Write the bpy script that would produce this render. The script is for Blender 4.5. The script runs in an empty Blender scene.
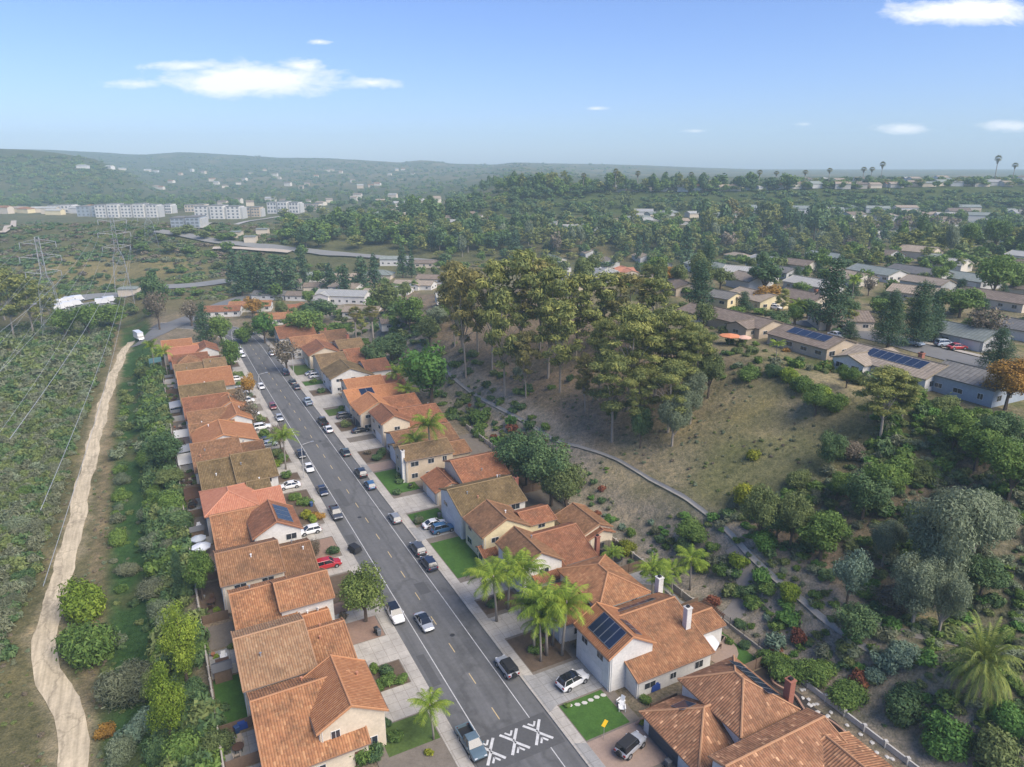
import bpy, bmesh, math, random
import numpy as np
from mathutils import Vector, Matrix, Euler

R = random.Random(11)
NP = np.random.default_rng(5)
scene = bpy.context.scene
COL = scene.collection

# ------------------------------------------------------------------ camera constants
F, HZ, CX, CY, CAMH = 700.0, 165.0, 512.0, 383.5, 68.0
TH = math.atan((CY - HZ) / F)
cT, sT = math.cos(TH), math.sin(TH)
AZ = math.radians(27.5)                       # the street's bearing
OX, OY = -0.4, 70.7                           # the street's origin (beside the speed table)
DX, DY = -math.sin(AZ), math.cos(AZ)          # along the street
NX, NY = math.cos(AZ), math.sin(AZ)           # across the street

def W(s, t):
    return OX + DX * s + NX * t, OY + DY * s + NY * t
def ST(x, y):
    return (x - OX) * DX + (y - OY) * DY, (x - OX) * NX + (y - OY) * NY
def proj(p):
    dz = p[2] - CAMH
    zc = p[1] * cT - dz * sT
    if zc < 1: return None
    return CX + F * p[0] / zc, CY - F * (p[1] * sT + dz * cT) / zc, zc

# ------------------------------------------------------------------ terrain height
def sm(x):
    x = np.clip(x, 0, 1)
    return x * x * (3 - 2 * x)
def wob(x, y, k, seed=0.0):
    return (np.sin(x * k + 1.3 + seed) * np.cos(y * k * 1.17 + .4 + seed * 2) + .6 * np.sin(x * k * 2.3 - y * k * 1.9 + seed) +
            .35 * np.sin(x * k * 4.7 + y * k * 4.1 + seed * 3)) / 1.95
def height(X, Y):
    X = np.asarray(X, float); Y = np.asarray(Y, float)
    s = (X - OX) * DX + (Y - OY) * DY
    t = (X - OX) * NX + (Y - OY) * NY
    zl = -4.0 * sm((-32.5 - t) / 11)
    zl = zl + sm((-52 - t) / 40) * (wob(X, Y, .028) * 3.2 + wob(X, Y, .09, 1) * .9)
    m = 1 - .8 * sm((s - 150) / 140)
    ramp = sm((t - 37) / 16) * .14 + np.clip((t - 44) / 46, 0, 1) * .86
    ramp = np.where(t > 84, ramp + (1 - ramp) * sm((t - 84) / 10), ramp)
    zr = 25 * m * ramp
    act = sm((t - 44) / 10) * (1 - sm((t - 78) / 10))
    zr = zr + act * (wob(X, Y, .045, 2) * 1.6 + wob(X, Y, .13, 3) * .5 + wob(X, Y, .31, 5) * .2)
    # the gully at the near end of the slope
    g = np.exp(-((s + 18 + (t - 60) * .25) / 15) ** 2) * sm((t - 48) / 14)
    zr = zr - 5.5 * g * (1 - sm((t - 110) / 30))
    z = zl + zr
    far = sm((Y - 430) / 200)
    plain = 8 + 17 * sm((X + 330) / 330)
    plain = plain + 22 * sm((Y - 1000) / 1600) * (1 - sm((X - 0) / 300))
    z = z * (1 - far) + plain * far
    # scrub mound in the valley
    z = z + 19 * np.exp(-(((X + 330) / 150) ** 2 + ((Y - 560) / 80) ** 2))
    # mesa with a rim of houses
    fr = 655 + 12 * np.sin(X * .011)
    z = z + (19 + 4 * sm((X - 150) / 300)) * sm((Y - fr) / 80) * sm((X + 95) / 120) * (1 - .35 * sm((Y - 1100) / 900))
    # distant hills
    a = np.clip((X / np.maximum(Y, 1.0)) * 700 / .955 + 512, -900, 1500)
    ya = np.interp(a, [-900, -200, 0, 25, 60, 95, 120, 150, 200], [149, 147, 151, 151.5, 154, 160, 171, 188, 206])
    zt = np.maximum(68 + (165 - ya) * 1700 * .955 / 700 - plain, 0)
    z = z + zt * np.exp(-((np.minimum(Y, 1700) - 1700) / 330) ** 2) * (1 - .6 * sm((Y - 1700) / 700)) * (1 + .05 * wob(X, Y, .008))
    yb = np.interp(a, [-900, 0, 100, 140, 185, 230, 280, 330, 400, 420, 433, 450, 640, 700, 760, 1100], [154, 156, 157, 155.5, 152.5, 155, 158, 158.5, 162.5, 160.5, 161, 163.5, 168.5, 171, 173, 173])
    zb = np.maximum(68 + (165 - yb) * 3300 * .955 / 700 - plain, 0)
    z = z + zb * np.exp(-((np.minimum(Y, 3300) - 3300) / 800) ** 2) * (1 + .05 * wob(X, Y, .006, 1) * (Y < 3000) + .022 * wob(X, Y, .021, 4))
    return z

def lines(lo, hi, a, b, step, grow):
    v = list(np.arange(a, b + .01, step))
    d, x = step, b
    while x < hi:
        d = min(d * grow, 260); x += d; v.append(x)
    d, x = step, a
    while x > lo:
        d = min(d * grow, 260); x -= d; v.insert(0, x)
    return np.array(v)
GX = lines(-3300, 3300, -150, 150, 2.2, 1.05)
GY = lines(-80, 3700, 44, 300, 2.2, 1.045)
GXX, GYY = np.meshgrid(GX, GY)
GZ = height(GXX, GYY)

def hz(x, y):
    i = min(max(int(np.searchsorted(GX, x)) - 1, 0), len(GX) - 2)
    j = min(max(int(np.searchsorted(GY, y)) - 1, 0), len(GY) - 2)
    u = (x - GX[i]) / (GX[i + 1] - GX[i]); v = (y - GY[j]) / (GY[j + 1] - GY[j])
    a, b, c, d = GZ[j, i], GZ[j, i + 1], GZ[j + 1, i], GZ[j + 1, i + 1]
    if u + v <= 1:
        return float(a + (b - a) * u + (c - a) * v)
    return float(d + (c - d) * (1 - u) + (b - d) * (1 - v))

def at(px, py):
    """where the sight line through a photo point meets the ground"""
    x, v = (px - CX) / F, (py - CY) / F
    r = (x, cT - v * sT, -sT - v * cT)
    k, pk = 30.0, 30.0
    while k < 6000:
        if CAMH + r[2] * k < hz(r[0] * k, r[1] * k): break
        pk = k; k *= 1.012
    lo, hi = pk, k
    for _ in range(16):
        mid = (lo + hi) / 2
        if CAMH + r[2] * mid < hz(r[0] * mid, r[1] * mid): hi = mid
        else: lo = mid
    return Vector((r[0] * hi, r[1] * hi, hz(r[0] * hi, r[1] * hi)))
def px_h(p, dpx):
    """metres for a height of dpx picture points at p"""
    return dpx * proj(p)[2] / (F * cT)
def px_w(p, dpx):
    return dpx * proj(p)[2] / F

# ------------------------------------------------------------------ materials
def new_mat(name):
    m = bpy.data.materials.new(name); m.use_nodes = True
    nt = m.node_tree; b = nt.nodes['Principled BSDF']
    return m, nt, b
def N(nt, t, **k):
    n = nt.nodes.new(t)
    for a, v in k.items(): setattr(n, a, v)
    return n
def ramp(nt, fac, stops):
    r = N(nt, 'ShaderNodeValToRGB'); e = r.color_ramp.elements
    while len(e) > 1: e.remove(e[-1])
    e[0].position = stops[0][0]; e[0].color = (*stops[0][1], 1)
    for p, c in stops[1:]:
        q = e.new(p); q.color = (*c, 1)
    nt.links.new(fac, r.inputs[0]); return r
def noise(nt, vec, scale, detail=4, rough=.55):
    n = N(nt, 'ShaderNodeTexNoise'); n.inputs['Scale'].default_value = scale
    n.inputs['Detail'].default_value = detail; n.inputs['Roughness'].default_value = rough
    if vec is not None: nt.links.new(vec, n.inputs['Vector'])
    return n
def mixc(nt, fac, a, b, mode='MIX'):
    m = N(nt, 'ShaderNodeMix', data_type='RGBA', blend_type=mode)
    for s, v in ((0, fac), (6, a), (7, b)):
        if hasattr(v, 'is_linked'): nt.links.new(v, m.inputs[s])
        elif s == 0: m.inputs[0].default_value = v
        else: m.inputs[s].default_value = (*v, 1)
    return m.outputs[2]
def obj_coord(nt):
    return N(nt, 'ShaderNodeTexCoord').outputs['Object']
def world_pos(nt):
    return N(nt, 'ShaderNodeNewGeometry').outputs['Position']

_plain = {}
def plain(name, col, rough=.6, metal=0, var=.18, scale=1.5, bump=0, spec=.4, world=False):
    """a painted or mineral surface with some wear in it"""
    if name in _plain: return _plain[name]
    m, nt, b = new_mat(name)
    pos = world_pos(nt) if world else obj_coord(nt)
    if var:
        n1 = noise(nt, pos, scale, 6, .65); n2 = noise(nt, pos, scale * 7, 3, .6)
        mx = N(nt, 'ShaderNodeMath', operation='ADD'); nt.links.new(n1.outputs[0], mx.inputs[0]); nt.links.new(n2.outputs[0], mx.inputs[1])
        hf = N(nt, 'ShaderNodeMath', operation='MULTIPLY'); hf.inputs[1].default_value = .5; nt.links.new(mx.outputs[0], hf.inputs[0])
        r = ramp(nt, hf.outputs[0], [(.32, tuple(c * (1 - var) for c in col)), (.5, col), (.68, tuple(min(c * (1 + var), .95) for c in col))])
        nt.links.new(r.outputs[0], b.inputs['Base Color'])
        if bump:
            bp = N(nt, 'ShaderNodeBump'); bp.inputs['Strength'].default_value = bump; bp.inputs['Distance'].default_value = .05
            nt.links.new(n2.outputs[0], bp.inputs['Height']); nt.links.new(bp.outputs[0], b.inputs['Normal'])
    else:
        b.inputs['Base Color'].default_value = (*col, 1)
    b.inputs['Roughness'].default_value = rough; b.inputs['Metallic'].default_value = metal
    b.inputs['Specular IOR Level'].default_value = spec
    _plain[name] = m; return m

def leaf_mat(name, dark, mid, light, trans=.25):
    if name in _plain: return _plain[name]
    m, nt, b = new_mat(name)
    g = N(nt, 'ShaderNodeNewGeometry')
    oi = N(nt, 'ShaderNodeObjectInfo')
    n1 = noise(nt, obj_coord(nt), .55, 2)
    a = N(nt, 'ShaderNodeMath', operation='MULTIPLY_ADD'); nt.links.new(n1.outputs[0], a.inputs[0]); a.inputs[1].default_value = 1.5; a.inputs[2].default_value = -.6
    a2 = N(nt, 'ShaderNodeMath', operation='MULTIPLY_ADD'); nt.links.new(g.outputs['Random Per Island'], a2.inputs[0]); a2.inputs[1].default_value = .58; nt.links.new(a.outputs[0], a2.inputs[2])
    a3 = N(nt, 'ShaderNodeMath', operation='MULTIPLY_ADD'); nt.links.new(oi.outputs['Random'], a3.inputs[0]); a3.inputs[1].default_value = .34; nt.links.new(a2.outputs[0], a3.inputs[2])
    r = ramp(nt, a3.outputs[0], [(0.05, dark), (.5, mid), (.95, light)])
    nt.links.new(r.outputs[0], b.inputs['Base Color'])
    b.inputs['Roughness'].default_value = .65; b.inputs['Specular IOR Level'].default_value = .25
    if trans:
        tr = N(nt, 'ShaderNodeBsdfTranslucent'); nt.links.new(r.outputs[0], tr.inputs['Color'])
        mx = N(nt, 'ShaderNodeMixShader'); mx.inputs[0].default_value = trans
        nt.links.new(b.outputs[0], mx.inputs[1]); nt.links.new(tr.outputs[0], mx.inputs[2])
        nt.links.new(mx.outputs[0], nt.nodes['Material Output'].inputs['Surface'])
    _plain[name] = m; return m

def tile_mat(name, c1, c2, c3, period=.32, bump=.5, moss=.35, mosscol=(.05, .042, .03), light=1.0):
    """clay barrel tiles: round columns down the slope, courses across it, tiles of different firing"""
    if name in _plain: return _plain[name]
    m, nt, b = new_mat(name)
    uv = N(nt, 'ShaderNodeTexCoord').outputs['UV']
    sep = N(nt, 'ShaderNodeSeparateXYZ'); nt.links.new(uv, sep.inputs[0])
    def mth(op, a, bb=None, c=None):
        n = N(nt, 'ShaderNodeMath', operation=op)
        for i, v in enumerate((a, bb, c)):
            if v is None: continue
            if hasattr(v, 'is_linked'): nt.links.new(v, n.inputs[i])
            else: n.inputs[i].default_value = v
        return n.outputs[0]
    u = mth('DIVIDE', sep.outputs[0], period); v = mth('DIVIDE', sep.outputs[1], .45)
    col = mth('ABSOLUTE', mth('SINE', mth('MULTIPLY', u, math.pi)))
    row = mth('FRACT', v)
    hgt = mth('ADD', mth('MULTIPLY', col, .16), mth('MULTIPLY', row, -.035))
    cell = N(nt, 'ShaderNodeCombineXYZ'); nt.links.new(mth('FLOOR', u), cell.inputs[0]); nt.links.new(mth('FLOOR', v), cell.inputs[1])
    oi = N(nt, 'ShaderNodeObjectInfo'); nt.links.new(mth('MULTIPLY', oi.outputs['Random'], 37.), cell.inputs[2])
    wn = N(nt, 'ShaderNodeTexWhiteNoise', noise_dimensions='3D'); nt.links.new(cell.outputs[0], wn.inputs['Vector'])
    r = ramp(nt, wn.outputs[0], [(0, tuple(a * .55 + b_ * .45 for a, b_ in zip(c1, c2))), (.5, c2), (.94, tuple(a * .5 + b_ * .5 for a, b_ in zip(c3, c2))), (1, tuple(min(1, x * light) for x in c3))])
    tone = ramp(nt, oi.outputs['Random'], [(0, (.80, .80, .82)), (.5, (1, 1, 1)), (1, (1.13, 1.10, 1.05))]); tiles = mixc(nt, 1, r.outputs[0], tone.outputs[0], 'MULTIPLY')
    pos = world_pos(nt)
    n1 = noise(nt, pos, .35, 5, .65); n2 = noise(nt, pos, 2.2, 4, .7)
    st = ramp(nt, mth('ADD', mth('MULTIPLY', n1.outputs[0], .6), mth('MULTIPLY', n2.outputs[0], .4)), [(.44, (0, 0, 0)), (.62, (1, 1, 1))])
    base = mixc(nt, mth('MULTIPLY', st.outputs[0], moss), tiles, mosscol)
    gap = ramp(nt, col, [(0.0, (.52, .50, .48)), (.45, (1, 1, 1))])           # darker towards the edges of each tile column
    out = mixc(nt, .8, base, gap.outputs[0], 'MULTIPLY')
    nt.links.new(out, b.inputs['Base Color'])
    bp = N(nt, 'ShaderNodeBump'); bp.inputs['Strength'].default_value = bump; bp.inputs['Distance'].default_value = 1.0
    nt.links.new(hgt, bp.inputs['Height']); nt.links.new(bp.outputs[0], b.inputs['Normal'])
    b.inputs['Roughness'].default_value = .8; b.inputs['Specular IOR Level'].default_value = .2
    _plain[name] = m; return m

# ------------------------------------------------------------------ mesh building
class MB:
    def __init__(self): self.v, self.f, self.m, self.uv = [], [], [], []
    def face(self, pts, mat=0, uv=None):
        i = len(self.v); self.v.extend([tuple(p) for p in pts]); self.f.append(tuple(range(i, i + len(pts)))); self.m.append(mat)
        self.uv.append(uv if uv else [(0, 0)] * len(pts)); return self
    def box(self, x0, x1, y0, y1, z0, z1, mat=0):
        a, b, c, d = (x0, y0), (x1, y0), (x1, y1), (x0, y1)
        self.prism([a, b, c, d], z0, z1, mat); return self
    def prism(self, poly, z0, z1, mat=0, bottom=True):
        """poly counter-clockwise seen from above"""
        n = len(poly)
        self.face([(x, y, z1) for x, y in poly], mat)
        if bottom: self.face([(x, y, z0) for x, y in reversed(poly)], mat)
        for i in range(n):
            (xa, ya), (xb, yb) = poly[i], poly[(i + 1) % n]
            self.face([(xa, ya, z0), (xb, yb, z0), (xb, yb, z1), (xa, ya, z1)], mat)
        return self
    def hexa(self, lo, hi, mat=0):
        """lo, hi: four points each, counter-clockwise from above"""
        self.face(hi, mat); self.face(list(reversed(lo)), mat)
        for i in range(4):
            j = (i + 1) % 4
            self.face([lo[i], lo[j], hi[j], hi[i]], mat)
        return self
    def tube(self, pts, rad, n=6, mat=0, caps=True):
        pts = [Vector(p) for p in pts]; rings = []
        for i, p in enumerate(pts):
            d = (pts[min(i + 1, len(pts) - 1)] - pts[max(i - 1, 0)]).normalized()
            a = d.cross(Vector((0, 0, 1)) if abs(d.z) < .9 else Vector((1, 0, 0))).normalized(); b = a.cross(d)
            r = rad[i] if hasattr(rad, '__len__') else rad
            rings.append([p + (a * math.cos(2 * math.pi * k / n) - b * math.sin(2 * math.pi * k / n)) * r for k in range(n)])
        i0 = len(self.v)
        for q in rings: self.v.extend([tuple(p) for p in q])
        for i in range(len(rings) - 1):
            for k in range(n):
                a = i0 + i * n + k; b = i0 + i * n + (k + 1) % n
                self.f.append((a, b, b + n, a + n)); self.m.append(mat); self.uv.append([(0, 0)] * 4)
        if caps:
            self.f.append(tuple(i0 + k for k in reversed(range(n)))); self.m.append(mat); self.uv.append([(0, 0)] * n)
            e = i0 + (len(rings) - 1) * n
            self.f.append(tuple(e + k for k in range(n))); self.m.append(mat); self.uv.append([(0, 0)] * n)
        return self
    def mesh(self, name, mats, smooth=False, uv=False):
        me = bpy.data.meshes.new(name); me.from_pydata(self.v, [], self.f)
        for x in mats: me.materials.append(x)
        if len(mats) > 1: me.polygons.foreach_set('material_index', self.m)
        if uv:
            l = me.uv_layers.new(name='UVMap'); l.data.foreach_set('uv', [c for q in self.uv for p in q for c in p])
        if smooth: me.polygons.foreach_set('use_smooth', [True] * len(self.f))
        me.update(); return me
    def build(self, name, mats, parent=None, smooth=False, uv=False, loc=None):
        if not isinstance(mats, (list, tuple)): mats = [mats]
        return link(name, self.mesh(name, mats, smooth, uv), parent, loc)

def link(name, data, parent=None, loc=None):
    o = bpy.data.objects.new(name, data); COL.objects.link(o)
    if parent is not None: o.parent = parent
    if loc is not None: o.location = loc
    return o
def tag(o, label=None, cat=None, group=None, kind=None):
    if label: o['label'] = label
    if cat: o['category'] = cat
    if group: o['group'] = group
    if kind: o['kind'] = kind
    return o
def empty(name, loc, rz=0, scale=1, label=None, cat=None, group=None):
    o = bpy.data.objects.new(name, None); COL.objects.link(o); o.empty_display_size = .2
    o.location = loc; o.rotation_euler = (0, 0, rz)
    o.scale = (scale,) * 3 if not hasattr(scale, '__len__') else scale
    return tag(o, label, cat, group)
KIDS = {}
def copy_tree(o, parent=None):
    c = o.copy(); COL.objects.link(c); c.parent = parent
    for ch in list(o.children): copy_tree(ch, c)
    return c
def quads_mesh(name, V, mat):
    """V: (n,4,3) loose quads"""
    n = len(V); me = bpy.data.meshes.new(name)
    me.vertices.add(4 * n); me.vertices.foreach_set('co', np.ascontiguousarray(V, dtype=np.float32).ravel())
    me.loops.add(4 * n); me.loops.foreach_set('vertex_index', np.arange(4 * n, dtype=np.int32))
    me.polygons.add(n); me.polygons.foreach_set('loop_start', np.arange(0, 4 * n, 4, dtype=np.int32))
    me.materials.append(mat); me.update(calc_edges=True); me.validate(); return me

def unit(n):
    v = NP.normal(size=(n, 3)); return v / np.linalg.norm(v, axis=1, keepdims=True)
def leaf_quads(C, Nrm, size, asp=.6, droop=0):
    n = len(C); r = unit(n)
    if droop: r = r * (1 - droop) + np.array([0, 0, -droop]) ; r += 1e-3
    T = np.cross(Nrm, r); T /= np.linalg.norm(T, axis=1, keepdims=True) + 1e-9
    B = np.cross(T, Nrm)
    if droop: T, B = B, T
    sz = (size * (.6 + .8 * NP.random(n)))[:, None]
    a, b = T * sz * .5, B * sz * .5 * asp
    return np.stack([C - a - b, C + a - b * .6, C + a * 1.1 + b * .6, C - a + b], axis=1)
def clump_quads(clumps, n, size, asp=.6, inner=.5, droop=0, up=.25):
    """leaves spread through the volume of the clumps, denser near the outside"""
    cl = np.array(clumps, float); w = (cl[:, 3] * cl[:, 4] * cl[:, 5]) ** .67; w /= w.sum()
    idx = NP.choice(len(cl), n, p=w); d = unit(n)
    rad = (inner + (1 - inner) * NP.random(n) ** .6)[:, None] * (1 + .12 * NP.normal(size=(n, 1)))
    C = cl[idx, :3] + d * cl[idx, 3:] * rad
    nr = d + unit(n) * .75 + np.array([0, 0, up]); nr /= np.linalg.norm(nr, axis=1, keepdims=True)
    return leaf_quads(C, nr, size, asp, droop)
# ------------------------------------------------------------------ plants
BARK = plain('bark_brown', (.10, .075, .055), .9, var=.35, scale=3, bump=.4)
PALEBARK = plain('bark_pale', (.30, .26, .21), .85, var=.3, scale=2)
PALMBARK = plain('bark_palm', (.26, .23, .19), .9, var=.25, scale=4)
L = dict(
    broad=leaf_mat('leaf_green', (0.051, 0.097, 0.021), (0.104, 0.180, 0.036), (0.187, 0.272, 0.056)),
    broad_soft=leaf_mat('leaf_soft_green', (0.043, 0.109, 0.024), (0.085, 0.196, 0.036), (0.150, 0.280, 0.057)),
    fresh=leaf_mat('leaf_fresh', (.065, .10, .022), (.135, .185, .040), (.25, .30, .075)),
    lime=leaf_mat('leaf_lime', (.085, .14, .014), (.165, .24, .024), (.30, .38, .045)),
    dark=leaf_mat('leaf_dark', (0.032, 0.074, 0.031), (0.071, 0.130, 0.046), (0.125, 0.189, 0.066), .15),
    pine=leaf_mat('leaf_pine', (0.025, 0.061, 0.032), (0.048, 0.099, 0.047), (0.090, 0.147, 0.061), .12),
    euc=leaf_mat('leaf_eucalyptus', (0.082, 0.106, 0.034), (0.170, 0.204, 0.060), (0.360, 0.360, 0.096)),
    euc_brown=leaf_mat('leaf_eucalyptus_brown', (0.098, 0.099, 0.039), (0.193, 0.184, 0.063), (0.356, 0.305, 0.092)),
    grey=leaf_mat('leaf_grey', (0.099, 0.130, 0.075), (0.176, 0.215, 0.123), (0.275, 0.319, 0.193)),
    sage=leaf_mat('leaf_sage', (0.084, 0.098, 0.055), (0.150, 0.168, 0.094), (0.258, 0.270, 0.162)),
    olive=leaf_mat('leaf_olive', (0.068, 0.094, 0.031), (0.124, 0.163, 0.052), (0.224, 0.266, 0.088)),
    yellow=leaf_mat('leaf_yellow', (.09, .12, .012), (.19, .22, .018), (.36, .36, .035)),
    red=leaf_mat('leaf_red', (0.093, 0.032, 0.021), (0.186, 0.058, 0.033), (0.270, 0.098, 0.046), .1),
    brown=leaf_mat('leaf_brown', (.090, .074, .050), (.150, .122, .082), (.22, .18, .125), .1),
    rust=leaf_mat('leaf_rust', (0.171, 0.102, 0.024), (0.342, 0.189, 0.036), (0.510, 0.294, 0.057)),
    blue=leaf_mat('leaf_blue', (0.078, 0.123, 0.083), (0.140, 0.210, 0.137), (0.225, 0.294, 0.190), .1),
    palm=leaf_mat('leaf_palm', (0.070, 0.123, 0.014), (0.155, 0.239, 0.026), (0.300, 0.378, 0.046)),
    date=leaf_mat('leaf_date_palm', (0.078, 0.123, 0.026), (0.171, 0.225, 0.048), (0.315, 0.350, 0.081)),
    fan=leaf_mat('leaf_fan_palm', (0.078, 0.087, 0.021), (0.155, 0.160, 0.042), (0.285, 0.252, 0.081)),
)
LOD = {'n': (8500, .26), 'm': (2800, .43), 'f': (520, .98)}
QUADS, PROTO = {}, {}

def rnd_clumps(rx, rz, zc, n, fr=(.34, .5), flat=1.0, shape=None):
    out = []
    for i in range(n):
        d = unit(1)[0]; q = R.uniform(.45, .78)
        if shape: q *= shape(d[2])
        r = rx * R.uniform(*fr)
        out.append((d[0] * rx * q, d[1] * rx * q, zc + d[2] * rz * q, r, r * R.uniform(.85, 1.15), r * flat * R.uniform(.75, 1)))
    return out
def limbs(mb, z0, z1, r, targets, n=5, lean=(0, 0)):
    mb.tube([(0, 0, -.6), (lean[0] * .3, lean[1] * .3, z0 * .6), (lean[0], lean[1], z0), (lean[0] * 1.3, lean[1] * 1.3, z1)], [r * 1.25, r, r * .8, r * .3], n)
    for tx, ty, tz in targets:
        k = R.uniform(.55, 1); st = (lean[0] * k, lean[1] * k, z0 * k)
        mid = ((tx + st[0]) * .5 + R.uniform(-.3, .3), (ty + st[1]) * .5, (tz * .62 + st[2] * .38))
        mb.tube([st, mid, (tx, ty, tz)], [r * .5, r * .32, r * .09], 4, caps=False)

def make_tree(kind, lod, var):
    """trunk mesh, crown mesh, height, width of one tree at its natural size"""
    key = (kind, lod, var)
    if key in PROTO: return PROTO[key]
    n, sz = LOD[lod]; mb = MB(); bark = BARK; asp, droop, inner = .6, 0, .5; nt_ = 8 if lod != 'f' else 3
    if kind in ('broad', 'broad_soft', 'dark', 'rust', 'brown', 'blue', 'olive', 'fresh'):
        H, Wd = 9.0, 8.0
        cl = rnd_clumps(3.6, 3.2, 5.7, 15) + [(0, 0, 5.4, 2.1, 2.1, 1.9)]
        limbs(mb, 2.6, 6.5, .24, [c[:3] for c in cl[:nt_]])
        if kind == 'brown': n = int(n * .4)
    elif kind == 'lime':
        H, Wd = 10.5, 6.0
        cl = rnd_clumps(2.6, 4.4, 5.6, 16, (.36, .5), 1.3) + [(0, 0, 5, 1.8, 1.8, 3.4), (0, 0, 9, 1, 1, 1.2)]
        limbs(mb, 2.2, 8, .2, [c[:3] for c in cl[:nt_]])
    elif kind == 'pine':
        H, Wd = 17.0, 9.0; cl = []
        for i in range(22):
            z = 2.5 + 13.4 * (i / 21.) ** .95; k = (1 - (z - 2) / 16.5) ** .62 * R.uniform(.8, 1.15)
            a = R.uniform(0, 6.28); cl.append((math.cos(a) * 2.1 * k, math.sin(a) * 2.1 * k, z, 2.3 * k + .35, 2.3 * k + .35, 1.25))
            cl.append((-math.cos(a) * 1.7 * k, -math.sin(a) * 1.7 * k, z + .4, 2.1 * k + .3, 2.1 * k + .3, 1.15))
        mb.tube([(0, 0, -.6), (0, 0, 8), (0, 0, 16)], [.42, .3, .06], 6); asp = .4; n = int(n * 1.35)
    elif kind in ('euc', 'euc_brown'):
        H, Wd = 19.0, 11.5; bark = PALEBARK; cl = []
        lean = (R.uniform(-1.2, 1.2), R.uniform(-1.2, 1.2))
        for i in range(26):
            z = 6.2 + 11.2 * ((i + R.random()) / 26) ** .75; k = min(1, (z - 2) / 8) * (1 if z < 14.5 else .75)
            a = i * 2.4 + R.uniform(-.6, .6); q = R.uniform(1.0, 5.2) * k
            r = R.uniform(.75, 1.55); cl.append((math.cos(a) * q + lean[0], math.sin(a) * q + lean[1], z, r * 1.35, r * 1.35, r * .62))
        cl.append((lean[0], lean[1], 17.3, 1.9, 1.9, 1.4))
        limbs(mb, 8.0, 15.5, .2, [c[:3] for c in (cl[:18] if lod != 'f' else cl[:3])], 6, lean); asp, inner = .38, .3; n = int(n * 1.35)
    elif kind == 'grey':
        H, Wd = 13.0, 13.0; bark = PALEBARK
        cl = rnd_clumps(5.4, 4.6, 7.6, 20, (.26, .4)) + [(0, 0, 6.5, 3, 3, 2.5)]
        limbs(mb, 3.4, 9, .34, [c[:3] for c in cl[:9]]); asp, droop = .45, .15; n = int(n * 2.2); sz *= .7
    crown = clump_quads(cl, n, sz * Wd / 8.0, asp, inner, droop)
    QUADS[key] = (crown, H, Wd)
    PROTO[key] = (mb.mesh('trunk', [bark]), quads_mesh('crown', crown, L[kind]), H, Wd)
    return PROTO[key]

def frond(base, az, el, length, leaf, n, width, curl=1.6, twist=.5):
    """one feather frond as loose leaflets either side of an arching midrib"""
    pts, p, e = [], Vector(base), el
    st = length / n
    for i in range(n + 1):
        pts.append((Vector(p), e)); p = p + Vector((math.cos(az) * math.cos(e), math.sin(az) * math.cos(e), math.sin(e))) * st
        e -= curl / n * (.35 + 1.3 * i / n)
    out = []; side = Vector((-math.sin(az), math.cos(az), 0))
    for i in range(n):
        (a, ea), (b, eb) = pts[i], pts[i + 1]
        w = width * math.sin(math.pi * min(1, (i + .9) / (n + .6))) ** .6
        fw = (b - a)
        out.append([a - side * .05, a + side * .05, b + side * .05, b - side * .05])
        for sg in (-1, 1):
            for j in (0, .5):
                q = a + fw * j
                tip = q + side * sg * w + fw * .9 + Vector((0, 0, -w * twist * R.uniform(.5, 1.2)))
                out.append([q, q + fw * .38, tip + fw * .1, tip])
    return out
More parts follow.
